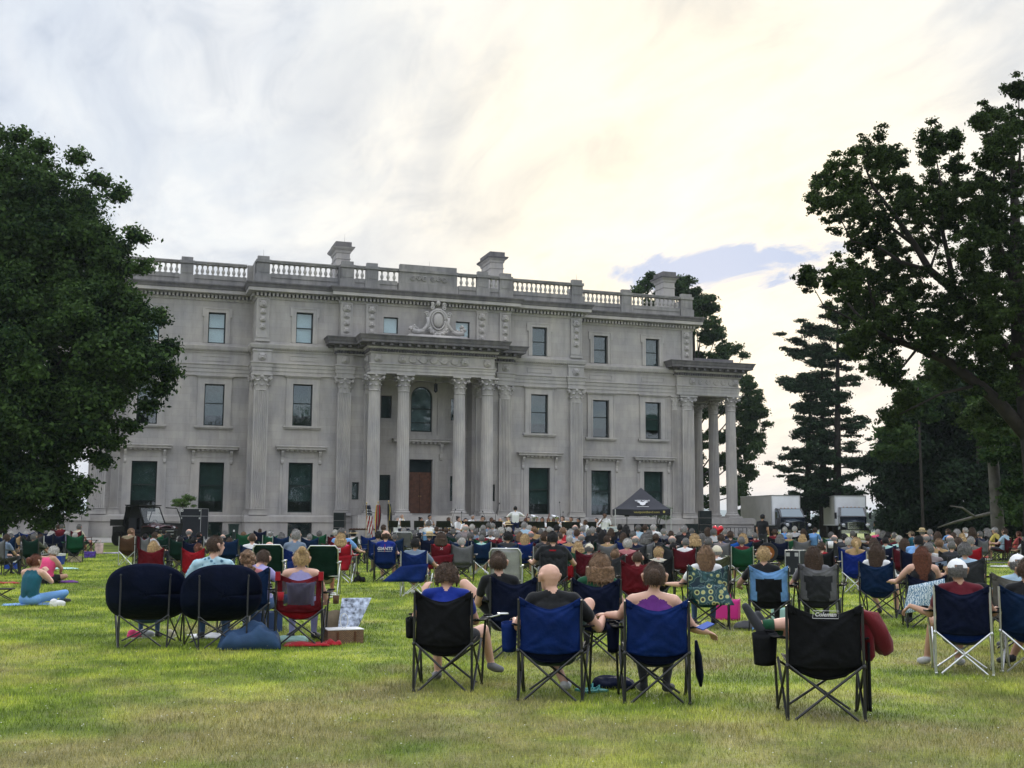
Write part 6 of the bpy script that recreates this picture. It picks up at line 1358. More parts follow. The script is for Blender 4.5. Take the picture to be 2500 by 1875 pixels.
b = MB(); b.add([(.02, -.345, .66), (.24, -.33, .72), (.24, -.33, .80), (.02, -.345, .74)], [(0, 1, 2, 3)]); b.build('gold_patch', fab('tan'), c); b = MB(); b.add([(.02, -.347, .745), (.24, -.332, .805), (.24, -.332, .88), (.02, -.347, .84)], [(0, 1, 2, 3)]); b.build('blue_patch', fab('grey_blue'), c)
near(2273, 21, 0, dict(), ('buzz', 'grey'), 'plaid', 'charcoal', 'man with grey buzzed hair and a pink and grey plaid shirt', g=1.15, vox=.018)
c = nchair('quad', 2366, 20, 2, 'charcoal', 'charcoal camp chair with raised corners holding the curly grey haired person', seed=18, wide=.29, top=.98)
near(2363, 20, 2, dict(elL=(-.34, 0, .64), wrL=(-.42, .2, .66)), ('curly', 'grey'), 'pale_blue', 'charcoal', 'person with short curly grey hair and a pale shirt in a charcoal chair', vox=.018)
# ground sitters at the left
near(72, 20.4, 34, dict(elR=(.26, .22, .40), wrR=(.10, .26, .56), hdR=(-.03, .04, .08), elL=(-.2, .2, .36), wrL=(-.02, .26, .54), hdL=(.03, .04, .08), knR=(.40, .44, .20), anR=(.12, .78, .08), knL=(-.10, .40, .12), anL=(.14, .55, .07)), ('lowbun', 'auburn'), 'teal', 'sky_blue', 'young woman in a teal camisole and pale jeans sitting on the grass', base=GND, sleeves='tank', vox=.015, hy=-.3)
near(108, 26.5, 40, dict(chest=(0, .06, .46), neck=(.02, .14, .60), head=(.03, .22, .70), elR=(.28, .22, .34), wrR=(.14, .34, .24)), ('curly', 'white'), 'pink', 'black', 'white haired woman in a bright pink sleeveless top leaning forward on the grass', base=GND, sleeves='tank', legs='short', g=1.3, sk='tan', vox=.02, tilt=-.35)
# ================================================================ the rest of the audience, from a list of who sits where
TPL = {}
def tpl(kind, hi):
    k = (kind, hi)
    if k in TPL: return TPL[k]
    v = .018 if hi else .028
    Js = dict(rest=({}, 1.05, 0), lap=(dict(elL=(-.25, -.03, .60), wrL=(-.09, .20, .55), elR=(.25, -.03, .60), wrR=(.09, .20, .55), head=(.01, -.15, 1.06)), 1.0, .25),
        big=(dict(elL=(-.33, -.03, .62), wrL=(-.36, .2, .66), elR=(.40, -.02, .62), wrR=(.46, .16, .60)), 1.3, -.15), cross=(dict(knR=(.10, .42, .60), anR=(-.12, .60, .42), elR=(.30, .0, .66), wrR=(.16, .2, .72), head=(-.01, -.14, 1.06)), 1.0, -.45),
        lean=(dict(chest=(.02, -.10, .76), neck=(.03, -.07, .92), head=(.04, .0, 1.04), shL=(-.16, -.08, .875), shR=(.20, -.08, .875), elL=(-.24, .1, .62), wrL=(-.12, .3, .58), elR=(.27, .1, .62), wrR=(.16, .3, .58)), 1.05, .6),
        chin=(dict(elR=(.26, .06, .66), wrR=(.10, -.02, .90), hdR=(-.05, -.02, .07), head=(.02, -.11, 1.05)), 1.15, -.7))
    if kind == 'gnd': me = body_mesh(GND, {}, 1.05, v, False, 0, .4, key=k)
    elif kind == 'std': me = body_mesh(STD, {}, 1.05, v, False, 0, .2, key=k)
    else: J, g, hy = Js[kind]; me = body_mesh(SIT, J, g, v, False, 0, hy, key=k)
    TPL[k] = me; return me
LMK = [(250, 'under the maple'), (440, 'by the utility vehicle'), (560, 'before the tall flight case'), (690, 'near the green bin'), (800, 'near the left loudspeakers'), (905, 'left of the flags'), (1000, 'below the flags'), (1110, 'before the percussion'), (1210, 'before the clarinets'), (1300, 'behind the conductor'),
       (1440, 'before the horns'), (1545, 'near the announcer'), (1640, 'before the canopy'), (1720, 'near the right loudspeakers'), (1800, 'by the heart balloon'), (1930, 'before the black truck'), (2080, 'before the white truck'), (2200, 'before the hazy gap'), (2350, 'before the dark spruces'), (9999, 'by the pale tree trunk')]
def lmk(px): return next(t for a, t in LMK if px < a)
CROWD = '''
8 1302 30 short-brown - grey_blue quad-grey 42 lean
27 1302 34 short-grey - navy quad-dark_blue 30 rest
52 1317 35 short-black - white quad-tan 50 lean
88 1302 32 short-grey - olive quad-dark_green 38 big
75 1305 36 short-black - black quad-black 30 rest
103 1304 36 longer-brown - grey quad-charcoal 40 rest
128 1296 40 bob-white - lilac quad-navy 38 rest
158 1295 39 short-white - lilac quad-navy 45 lean
196 1280 46 short-grey - cream quad-maroon 40 lap
152 1279 49 short-grey - dark_red quad-maroon 30 rest
143 1281 50 short-brown - grey quad-maroon 20 rest
320 1288 36 buzz-light_brown - khaki quad-brown 30 chin
374 1297 35 short-brown - pale_grey quad-grey 60 lean
391 1304 38 short-blond - white quad-green 30 rest
406 1300 36 short-black - black quad-dark_green 35 lean
401 1292 43 short-black - charcoal quad-black 20 rest
461 1291 38 fringe-silver - black quad-navy 10 big
489 1299 37 short-black - charcoal quad-black 30 rest
476 1311 31 short-black - navy quad-navy 20 rest
487 1322 24 pony-auburn cap-tan dusty_pink quad-red 30 lap
372 1320 24 long-blond - pale_blue quad-dark_red 12 lap
592 1299 43 curly-light_brown - green quad-green 0 rest
614 1302 27 buzz-brown - white quad-dark_blue 5 rest
657 1293 40 short-silver cap-white mint quad-green -5 lap
719 1292 25 short-silver - grey_blue quad-blue 5 rest flap
657 1322 23.5 fringe-silver - black lawn-dark_green 8 rest
790 1331 23 buzz-silver - dark_green lawn-dark_green 6 rest
814 1293 38 short-white - maroon quad-maroon -10 rest
838 1289 31 short-grey - sky_blue quad-dark_red 20 big
833 1301 28 bob-blond - pink quad-red 8 cross flap
866 1295 38 short-black visor-straw white quad-dark_green 30 lap
921 1297 33 short-black - grey quad-blue 0 rest
942 1295 28.5 fringe-brown - royal_blue quad-blue 6 rest
936 1281 46 short-brown - olive quad-black 0 rest
983 1288 42 short-silver - charcoal lawn-grey -5 rest
1016 1313 23.5 short-black - grey_blue quad-blue 10 big flap
1047 1297 35 short-grey straw-straw navy quad-navy 0 rest
1046 1271 51 curly-grey - white quad-sky_blue 0 rest
1077 1299 29 bob-brown cap-sky_blue red quad-dark_red 0 rest flap
1090 1288 45 short-brown - charcoal quad-black 10 rest
1119 1301 33 short-grey beanie-grey grey quad-dark_blue 0 rest
1137 1280 43 fringe-white - plaid quad-grey 4 big
1151 1280 44 short-white - plaid quad-grey -4 rest
1180 1282 46 short-silver - pale_grey quad-black 0 rest
1191 1276 49 short-grey - grey_blue quad-navy 0 rest
1203 1277 50 short-silver - pale_grey quad-charcoal 4 rest
1177 1293 36 short-grey - dark_red quad-green 0 rest
1199 1292 37 short-silver - white quad-green 8 rest
1224 1287 41 curly-white - charcoal quad-dark_red 0 rest
1239 1273 47 short-brown straw-straw black quad-black 0 rest
1243 1287 42 short-white - red quad-navy 6 rest
1239 1298 29.5 curly-black - charcoal quad-dark_blue 0 rest
1279 1274 41 short-silver - pale_blue quad-grey 0 rest
1294 1282 43 short-white - white quad-black 8 rest
1303 1285 40 lowbun-light_brown - tan quad-taupe 0 rest
1268 1299 36 long-light_brown - black quad-navy -6 rest
1281 1303 32 long-blond - coral quad-blue 4 rest
1236 1333 22 fringe-grey cap-white pale_grey lawn-pale_grey 4 rest
1346 1294 23 short-black cap-black black quad-charcoal -8 big
1330 1297 27.5 curly-brown - charcoal quad-taupe 0 rest
1367 1300 34 buzz-brown - coral quad-navy 0 rest
1376 1287 37 buzz-light_brown - red quad-black 6 big
1409 1293 35 short-brown - pale_grey quad-dark_blue 0 rest
1342 1286 44 short-white - grey quad-navy 0 rest
1360 1281 45 curly-black - charcoal quad-black 10 rest
1404 1281 45 fringe-silver - grey_blue quad-navy 0 rest
1421 1284 44 short-silver - grey_blue quad-grey -4 rest
1447 1286 38 short-silver - black quad-black 0 rest
1463 1287 43 short-black - black quad-charcoal 0 rest
1470 1295 33 long-black - black quad-dark_green -5 big
1442 1323 24.5 fringe-grey cap-cream grey quad-maroon 10 rest
1533 1314 25 short-white - dusty_pink quad-maroon 5 rest
1507 1340 22 lowbun-light_brown - black quad-charcoal 20 lap
1560 1346 19 buzz-brown - dark_red quad-dark_red 4 big
1513 1280 44 short-black - black quad-blue 0 rest
1531 1282 45 bob-black cap-mint black quad-black 10 rest
1558 1281 43 short-grey - pale_blue quad-blue 0 rest
1577 1281 43 short-brown - charcoal quad-dark_green 6 rest
1597 1280 44 short-white - white quad-grey 0 rest
1602 1303 33 lowbun-brown - black quad-charcoal 0 big
1667 1282 33 short-silver - black quad-charcoal -14 big
1696 1303 30 bob-blond - navy quad-navy 0 rest
1717 1302 33 long-grey - lilac quad-purple 10 rest
1745 1290 38 short-grey - pale_grey quad-dark_green 0 rest
1755 1287 40 short-silver - olive quad-olive 8 rest
1785 1297 35 short-brown - charcoal quad-bright_blue 0 rest
1752 1328 22 buzz-silver beanie-cream white quad-olive 4 rest
1608 1333 21 short-blond - cream quad-black 0 chin
1646 1325 28 short-black - black quad-charcoal 0 rest
1917 1286 48 short-white - sky_blue quad-bright_blue 0 rest
1943 1285 49 short-white - pale_grey quad-black 6 rest
1964 1291 49 long-brown - black quad-black 10 rest
1989 1287 49 short-brown - sky_blue quad-sky_blue 20 lean
2011 1323 26 short-brown - red quad-black 4 rest
2062 1300 35 short-black beanie-black charcoal quad-charcoal 10 lean
2098 1312 25.5 pony-blond - tan quad-royal_blue 16 lap
2122 1306 36 short-brown - brown quad-black 0 rest
2143 1291 47 short-white - pink quad-grey 30 lean
2172 1299 38 short-black - olive quad-maroon 0 rest
2187 1297 40 short-grey cap-cream tan quad-black 10 rest
2200 1305 33 short-white cap-cream mint quad-dark_blue 6 rest
2226 1293 43 short-brown cap-khaki teal quad-black -60 lean
2254 1289 44 short-silver straw-straw grey quad-charcoal 0 rest
2243 1302 27 short-black cap-black sky_blue quad-navy 26 lean
2296 1314 27 lowbun-light_brown - tan quad-white 0 rest
2337 1290 38 long-silver - white quad-black 30 lean
2351 1288 50 short-white - white quad-black -50 rest
2367 1288 49 bob-brown - brown quad-black -50 rest
2403 1290 47 bob-silver - black quad-black -62 lap
2422 1285 46 short-silver cap-pale_grey yellow quad-black -62 rest
2445 1290 45 short-brown - pale_blue quad-maroon -62 rest
2481 1297 46 short-auburn - coral quad-maroon -60 rest
2376 1310 30 short-silver - taupe quad-red 4 rest
2345 1312 31 long-brown - black quad-black 0 rest
2335 1300 37 short-brown - black quad-grey 20 rest
2497 1311 40 short-grey - pale_grey quad-charcoal -40 rest
1009 1299 43 short-grey - white quad-black 0 rest
1065 1286 47 short-brown - black quad-navy 0 rest
1108 1290 41 short-grey - charcoal quad-dark_green 6 rest
1160 1290 40 short-grey - grey_blue quad-navy 0 rest
1212 1296 34 short-silver - dark_red quad-black 0 rest
1262 1290 38 short-silver - charcoal quad-navy 0 rest
1320 1291 41 short-grey - dusty_pink quad-black 0 rest
1391 1294 40 short-white - sky_blue quad-grey 0 rest
1436 1295 42 short-grey - charcoal quad-green 0 rest
1492 1290 44 bob-brown - charcoal quad-black 0 rest
1546 1296 37 short-grey - olive quad-navy 4 rest
1585 1294 38 bob-grey - black quad-black 0 rest
1622 1290 42 short-silver - grey quad-navy 0 rest
1640 1296 38 short-brown - navy quad-black 8 rest
1690 1290 44 short-grey - white quad-green 0 rest
1728 1287 46 long-brown - grey quad-black 0 rest
1771 1291 43 short-silver - navy quad-grey 0 rest
1812 1296 42 short-grey - charcoal quad-green 10 rest
1833 1290 47 bob-silver - pale_blue quad-navy 0 rest
1893 1292 44 short-brown - dark_red quad-black 0 rest
2083 1296 44 short-grey - olive quad-green 0 rest
2158 1296 46 bob-grey - charcoal quad-navy 0 rest
2269 1292 45 short-silver - grey quad-black -30 rest
2310 1291 46 short-brown - sky_blue quad-navy -40 rest
2386 1297 42 short-grey - navy quad-grey -50 rest
545 1296 44 bob-grey - plaid quad-dark_green -6 rest
633 1291 50 short-brown - mint quad-navy -1 rest
687 1300 38 bob-grey - tan quad-dark_blue 6 rest
752 1303 36 short-silver - black quad-dark_blue -6 rest
779 1296 42 curly-grey - olive quad-green 6 rest
898 1302 40 short-silver - white quad-blue -2 rest
963 1303 36 short-grey - navy quad-dark_blue 0 rest
1128 1312 29 short-white - olive quad-grey 0 rest
1174 1305 32 buzz-grey - mint quad-dark_blue -1 rest
1149 1299 37 curly-grey - olive quad-navy 5 rest
1232 1305 33 short-white - white quad-maroon -4 rest
1297 1296 36 fringe-silver - black quad-navy 4 rest
1330 1303 31 fringe-silver - charcoal quad-maroon 9 rest
1389 1305 31 short-white - tan quad-blue -1 rest
1421 1303 33 fringe-silver - navy quad-grey 6 rest
1348 1314 27 long-brown - dark_red quad-grey 6 rest
1411 1322 25 bob-blond - navy quad-green 0 rest
1487 1306 31 short-brown - tan quad-grey 10 rest
1521 1300 35 long-brown - olive quad-blue -3 rest
1551 1307 30 fringe-silver - navy quad-charcoal -4 rest
1574 1302 33 bob-grey - grey_blue quad-grey -2 rest
1641 1307 30 fringe-silver - plaid quad-dark_green -4 rest
1660 1299 36 buzz-grey - charcoal quad-maroon -1 rest
1677 1312 27 buzz-grey - white quad-maroon 9 rest
1733 1312 28 short-grey - grey quad-dark_green 6 rest
1761 1304 33 short-brown - plaid quad-grey 2 rest
1811 1310 29 buzz-grey - dark_red quad-green -5 rest
1816 1302 35 bob-blond - charcoal quad-dark_blue -2 rest
1844 1300 38 buzz-grey - dark_red quad-black -1 rest
1908 1304 36 bob-grey - white quad-navy 7 rest
1930 1300 40 short-white - tan quad-green 10 rest
1963 1304 38 bob-blond - plaid quad-grey 9 rest
2040 1305 36 fringe-silver - tan quad-charcoal -2 rest
2032 1298 42 curly-grey - grey_blue quad-green 9 rest
2076 1312 29 short-white - grey quad-blue 2 rest
2134 1313 30 long-brown - grey_blue quad-grey -4 rest
2166 1310 31 short-black - mint quad-navy 3 rest
2216 1314 28 long-brown - plaid quad-maroon 9 rest
2262 1303 34 fringe-silver - charcoal quad-green -6 rest
2293 1298 38 long-brown - olive quad-grey 2 rest
2323 1306 33 fringe-silver - grey_blue quad-grey 5 rest
2330 1320 26 buzz-grey - charcoal quad-charcoal 5 rest
2353 1301 38 bob-blond - charcoal quad-grey 10 rest
558 1312 33 long-brown - white quad-dark_blue 5 rest
543 1304 38 fringe-silver - plaid quad-black 7 rest
438 1310 33 short-black - black quad-dark_green 7 rest
350 1303 36 short-black - grey_blue quad-maroon -6 rest
61 1296 42 short-white - black quad-blue -1 rest
111 1296 44 buzz-grey - white quad-navy 9 rest
179 1300 38 short-white - navy quad-green -3 rest
21 1296 40 short-white - tan quad-dark_blue -5 rest
'''
used_labels = {}; ROWN = lambda d: 'far' if d >= 40 else 'middle' if d >= 29 else 'nearer'
HN = dict(short='short {} hair', buzz='buzzed {} hair', curly='curly {} hair', long='long {} hair', longer='very long {} hair', bob='chin length {} hair', fringe='thinning {} hair', bun='{} bun', lowbun='{} pinned hair', pony='{} ponytail', braid='{} braid')
HATN = dict(cap='cap', straw='straw hat', visor='straw visor', beanie='knit cap')
cn = lambda c: c.replace('_', ' ')
posn = 0
for ln in CROWD.strip().split('\n'):
    f = ln.split(); px, hy, d = float(f[0]), float(f[1]), float(f[2]); hs, hc = f[3].rsplit('-', 1); hat = f[4]; shirt = f[5]; ck, cc = f[6].split('-'); tw = float(f[7]); pose = f[8]; flap = len(f) > 9
    if pose == 'rest': pose = ('rest', 'lap', 'rest', 'cross', 'lap')[posn % 5]
    posn += 1
    hi = d < 30; base = at(px, d); top = at(px, d, py=hy).z; extra = .02 if hs in ('curly', 'bob') else 0
    if hat.startswith(('cap', 'straw', 'beanie')): extra = .03
    h = top - base.z - extra - .012; sc = min(1.08, max(.84, h / 1.18)); dz = min(.16, max(-.06, h - 1.18 * sc))
    a = facing(px, tw); who = ('bald' if hs == 'bald' else HN[hs].format(cn(hc)))
    hatw = '' if hat == '-' else (' and a ' + (cn(hat.split('-')[1]) + ' ' if 'straw' not in hat else '') + HATN[hat.split('-')[0]])
    pl = 'person in %s, %s%s, %s row %s' % (cn(shirt), who, hatw.replace(' and a ', ', '), ROWN(d), lmk(px))
    cl_ = '%s %s, %s row %s, sitter with %s' % (cn(cc), 'lawn chair' if ck == 'lawn' else 'camp chair', ROWN(d), lmk(px), who)
    if len(cl_.split()) > 16: cl_ = cl_.replace(' row', '')
    skn = ('tan' if posn % 4 == 0 else 'sunburnt' if posn % 9 == 0 else 'brown' if hc == 'black' and posn % 3 == 0 else 'pale')
    pants = ('denim', 'charcoal', 'khaki', 'navy', 'grey')[posn % 5]
    o = person(tpl(pose, hi), base + Vector((0, 0, dz)), a, sc, skn, shirt, pants, (hs, hc) if hs != 'bald' else None, None if hat == '-' else tuple(hat.split('-')), 'long' if posn % 7 == 0 else 'short', 'short' if posn % 3 == 0 else 'long', ('white', 'charcoal', 'brown')[posn % 3], pl, AUD, girthx=1 + .06 * ((posn * 7) % 5 - 2) / 2)
    c = chair(ck, base, a, cc, hi=hi and d < 26, label=cl_, group=CHG, sc=(1.0 if dz <= 0 else 1.0) * (1.04 if ck == 'lawn' else 1), frame=(SILV if (posn % 6 == 0) else None), flap=([(-.26, .60), (.30, .66), (.22, .30), (-.62, .30)], nylon(cc)) if flap else None, **(dict(seed=posn % 4) if ck == 'quad' else {}))
    for ob, lb in ((o, pl), (c, cl_)): used_labels.setdefault(lb, []).append(ob)
    if px == 942: lettering(c, 'GIANTS', .105, (0, -.385, .80), WM_, shear=.15); b = MB(); b.box(-.17, .17, -.392, -.388, .735, .742); b.build('underline', WM_, c); b = MB(); b.box(-.006, .006, -.395, -.391, .72, .91); b.build('zip', fab('red'), c)
    if px == 833: b = MB(); b.box(-.16, .02, -.375, -.37, .72, .82); b.build('white_label', WM_, c); lettering(c, 'ROCK', .06, (-.07, -.378, .77), mat('red_print', (.4, .02, .02), .6))
    if px in (719, 1077):
        b = MB(); y = -.375
        for s in (-1, 1): b.prism([(s * .004, 0), (s * .012, 0), (s * .034, .028), (s * .020, .028)], (0, y, .80), (1, 0, 0), (0, 0, 1), (0, .002, 0)); b.prism([(s * .004, 0), (s * .012, 0), (s * .034, -.028), (s * .020, -.028)], (0, y, .80), (1, 0, 0), (0, 0, 1), (0, .002, 0))
        b.build('star_logo', WM_, c)
    if px == 1346: b = MB(); b.box(-.08, .04, -.312, -.306, .845, .87); q = b.build('shirt_patch', fab('red'), o)
    if px == 1608: lettering(c, 'Coleman', .05, (0, -.378, .85), WM_, box=(.10, .03, .003), shear=.25)
    if px == 1696: b = MB(); b.box(-.07, .07, -.375, -.37, .66, .80); b.build('green_badge', fab('mint'), c)
    if px == 1409: b = MB(); b.prism([(-.07, .80), (.07, .80), (.07, .68), (-.0, .68), (-.03, .72)], (0, -.372, 0), (1, 0, 0), (0, 0, 1), (0, .003, 0)); b.build('white_print', WM_, c)
    if px == 1533: b = MB(); b.prism([(-.03, .79), (0, .83), (.03, .79), (.015, .79), (0, .81), (-.015, .79)], (0, -.372, 0), (1, 0, 0), (0, 0, 1), (0, .003, 0)); b.build('mountain_logo', WM_, c)
for lb, obs_ in used_labels.items():      # look-alikes in one row differ by their order along it
    if len(obs_) > 1:
        for i, ob in enumerate(sorted(obs_, key=lambda o: (o.location - CAM).dot(RT) / (o.location - CAM).dot(FH))): ob['label'] = (lb if ' row' in lb else lb)[:] and (lb if len(lb.split()) < 14 else lb.replace(', sitter with', ',')).replace(' row ', ' row, %s from left, ' % ('first', 'second', 'third', 'fourth', 'fifth')[i], 1)
# people standing on the lawn edge and in the crowd
for px, d, hr, sh, pn, tw, lb in ((1863, 47, ('buzz', 'black'), 'black', 'charcoal', 20, 'standing man in a black cap and dark shirt beside the black truck'), (2142, 100, ('short', 'black'), 'black', 'charcoal', 0, 'distant standing person in black in the hazy gap'), (2153, 101, ('long', 'black'), 'cream', 'khaki', 90, 'distant standing person with long black hair in the hazy gap'), (2165, 102, ('short', 'black'), 'white', 'khaki', -70, 'distant standing person in a white shirt in the hazy gap')):
    person(tpl('std', False), at(px, d), facing(px, tw), 1.0, 'tan', sh, pn, hr, ('cap', 'black') if px == 1863 else None, 'short', 'long', 'charcoal', lb, 'people standing')
# ================================================================ the band and its gear
BRASS = mat('brass_metal', (.62, .45, .17), .25, 1.0); SILVM = mat('silver_metal', (.75, .75, .76), .2, 1.0); EBON = mat('ebony', (.012, .012, .012), .35)
MJ = dict(pel=(0, -.02, .47), waist=(0, -.05, .62), chest=(0, -.06, .86), neck=(0, -.03, 1.04), head=(0, .02, 1.18), shL=(-.18, -.05, .98), shR=(.18, -.05, .98), hipL=(-.09, 0, .46), hipR=(.09, 0, .46), knL=(-.15, .44, .48), knR=(.15, .44, .48), anL=(-.14, .42, .09), anR=(.14, .42, .09))
def mj(**k): d = dict(MJ); d.update(k); return d
MUS = {}
def mus(kind):
    if kind not in MUS:
        J = dict(reed=mj(elL=(-.24, .10, .78), wrL=(-.04, .26, .98), hdL=(.04, .03, .03), elR=(.24, .12, .74), wrR=(.05, .34, .82), hdR=(-.05, .03, .02)), brass=mj(elL=(-.28, .10, .84), wrL=(-.04, .30, 1.05), hdL=(.04, .04, .02), elR=(.28, .10, .84), wrR=(.06, .36, 1.04), hdR=(-.04, .04, .02)),
                 flute=mj(elL=(-.20, .16, .88), wrL=(.06, .20, 1.08), hdL=(.05, .03, .02), elR=(.34, .06, .92), wrR=(.32, .16, 1.09), hdR=(.03, .04, .02)), low=mj(elL=(-.26, .12, .78), wrL=(-.14, .30, .88), hdL=(.03, .05, .0), elR=(.28, .08, .72), wrR=(.16, .24, .66), hdR=(-.02, .05, .0)))[kind]
        MUS[kind] = body_mesh(SIT, J, 1.0, .026, False, 0, .1, key=('mus', kind))
    return MUS[kind]
def sweep_tube(b, pts, rad, n=8): b.path(pts, rad, n)
INST = {}
def inst_mesh(k):
    if k in INST: return INST[k]
    b = MB(); m_ = EBON
    if k == 'clarinet': b.path([(0, .12, 1.12), (0, .30, .86), (0, .40, .70)], [.010, .013, .015], 8); b.path([(0, .40, .70), (0, .43, .64)], [.016, .034], 10)
    elif k == 'flute': b.tube((-.02, .115, 1.13), (.60, .20, 1.12), .010, n=8); m_ = SILVM
    elif k == 'trumpet':
        m_ = BRASS; b.path([(0, .14, 1.135), (0, .50, 1.10), (0, .58, 1.09), (0, .66, 1.08)], [.008, .010, .025, .060], 12); b.path([(0, .25, 1.12), (0, .25, 1.03), (0, .45, 1.02), (0, .46, 1.10)], .010, 6)
        for i in range(3): b.tube((0, .30 + .045 * i, 1.0), (0, .30 + .045 * i, 1.15), .012, n=8)
    elif k == 'trombone': m_ = BRASS; b.path([(.03, .14, 1.13), (.03, .95, .98), (.03, .99, .95), (.03, .95, .93), (.03, .2, 1.05)], .009, 6); b.path([(-.08, .0, 1.10), (-.08, .35, 1.05), (-.08, .50, 1.03), (-.08, .60, 1.01)], [.012, .020, .045, .105], 14); b.tube((-.08, .25, 1.07), (.03, .25, 1.05), .008, n=6)
    elif k == 'horn': m_ = BRASS; b.path([(.10 + .15 * math.cos(t), .26, .88 + .15 * math.sin(t)) for t in [i * PI / 8 for i in range(17)]], .016, 8); b.path([(.12, .24, .74), (.22, .14, .70), (.30, .06, .68)], [.03, .07, .15], 14); b.tube((.0, .13, 1.13), (.0, .26, 1.0), .007, n=6)
    elif k == 'sax': m_ = BRASS; b.path([(0, .12, 1.12), (.02, .18, 1.10), (.06, .24, .95), (.14, .28, .62), (.16, .34, .56), (.15, .42, .62), (.13, .46, .80), (.13, .50, .88)], [.008, .012, .02, .03, .036, .04, .05, .075], 10)
    elif k == 'bassoon': m_ = mat('rosewood', (.12, .03, .015), .35); b.tube((.22, .10, .50), (-.14, .30, 1.55), .026, n=10); b.tube((.25, .11, .52), (.02, .24, 1.10), .022, n=10)
    elif k == 'tuba':
        m_ = SILVM; b.path([(.12, .25, .60), (.14, .25, .95), (.10, .24, 1.22), (.06, .24, 1.38)], [.05, .07, .11, .26], 20); b.path([(.16, .28, .9), (.18, .28, .62), (.06, .28, .52), (-.08, .28, .62), (-.08, .28, .98), (.02, .28, 1.06)], .035, 10)
        for i in range(3): b.tube((-.05 + .05 * i, .36, .72), (-.05 + .05 * i, .36, .92), .018, n=8)
    INST[k] = (b.mesh(k, [m_], True)); return INST[k]
BC = []
def band_chair(loc, rz, label):
    r = empty('band_chair', loc, rz, label, 'chair', 'black chairs of the band')
    if not BC:
        b = MB(); b.box(-.21, .21, -.20, .24, .43, .455); BC.append(('seat', b.mesh('seat', [BLACKF]))); b = MB(); b.grid(lambda u, v: (-.20 + .4 * u, -.22 - .05 * v - .03 * (1 - (2 * u - 1) ** 2), .58 + .26 * v), 5, 3, thick=.012); BC.append(('backrest', b.mesh('backrest', [BLACKF])))
        b = MB()
        for s in (-1, 1): b.path([(s * .21, .24, 0), (s * .21, .22, .43), (s * .21, -.20, .43), (s * .21, -.27, .86)], .011, 6); b.tube((s * .21, -.16, .43), (s * .21, -.26, 0), .011, n=6)
        BC.append(('frame', b.mesh('frame', [STEEL])))
    for n_, me in BC: link(n_, me, r)
MSM = []
def music_stand(p, rz, label):
    r = empty('music_stand', p, rz, label, 'music stand', 'black music stands of the band')
    if not MSM:
        b = MB(); b.grid(lambda u, v: (-.25 + .5 * u, .0 + .12 * v, 1.02 + .32 * v), 1, 1, thick=.012); b.box(-.25, .25, -.05, .01, 1.01, 1.022); MSM.append(('desk', b.mesh('desk', [BLACKF])))
        b = MB(); b.tube((0, .03, .1), (0, .05, 1.08), .013, n=8); 
        for k in range(3): t = k * 2.09; b.tube((0, .03, .18), (.28 * math.cos(t), .03 + .28 * math.sin(t), 0), .010, n=6)
        MSM.append(('stand', b.mesh('stand', [STEEL]))); b = MB(); b.grid(lambda u, v: (-.2 + .4 * u, -.012 + .11 * v, 1.04 + .28 * v), 1, 1, thick=.003); MSM.append(('sheet_music', b.mesh('sheet_music', [WHT])))
    for n_, me in MSM: link(n_, me, r)
BAND = '''967 1262 59 flute silver 10
979 1254 63 low silver 0
1026 1264 61 reed black -20
1048 1258 63 reed black 0
1094 1263 60 horn brown 10
1118 1262 59 sax black 60
1136 1266 58 reed black 40
1153 1257 60 reed silver 30
1178 1261 58 flute black 50
1199 1264 60 reed brown 20
1220 1264 62 brass silver 0
1240 1262 63 brass light_brown 0
1206 1270 60 trumpet brown 10
1265 1268 62 trumpet brown -10
1283 1266 62 bassoon brown -10
1290 1263 64 trumpet black -10
1310 1262 63 tuba brown -20
1324 1264 61 low black -20
1339 1265 63 bassoon light_brown -20
1352 1265 61 trumpet brown -30
1361 1262 64 tuba brown -20
1374 1261 59 reed brown -40
1395 1262 60 trombone black -50
1413 1266 60 trombone black -60
1430 1270 58 horn brown -60
1457 1265 62 clarinet black -40'''
KN = dict(flute='flute', reed='clarinet', brass='trumpet', low='sax', horn='horn', sax='sax', trumpet='trumpet', bassoon='bassoon', tuba='tuba', trombone='trombone', clarinet='clarinet')
PK = dict(clarinet='reed', flute='flute', trumpet='brass', trombone='brass', horn='low', sax='low', bassoon='reed', tuba='low')
stage_c = at(1258, 57)
WSH = mat('white_uniform', (.68, .68, .69), .8, bump=.3, bscale=14); UN = mat('navy_uniform', (.008, .014, .055), .8)
bl_ = {}
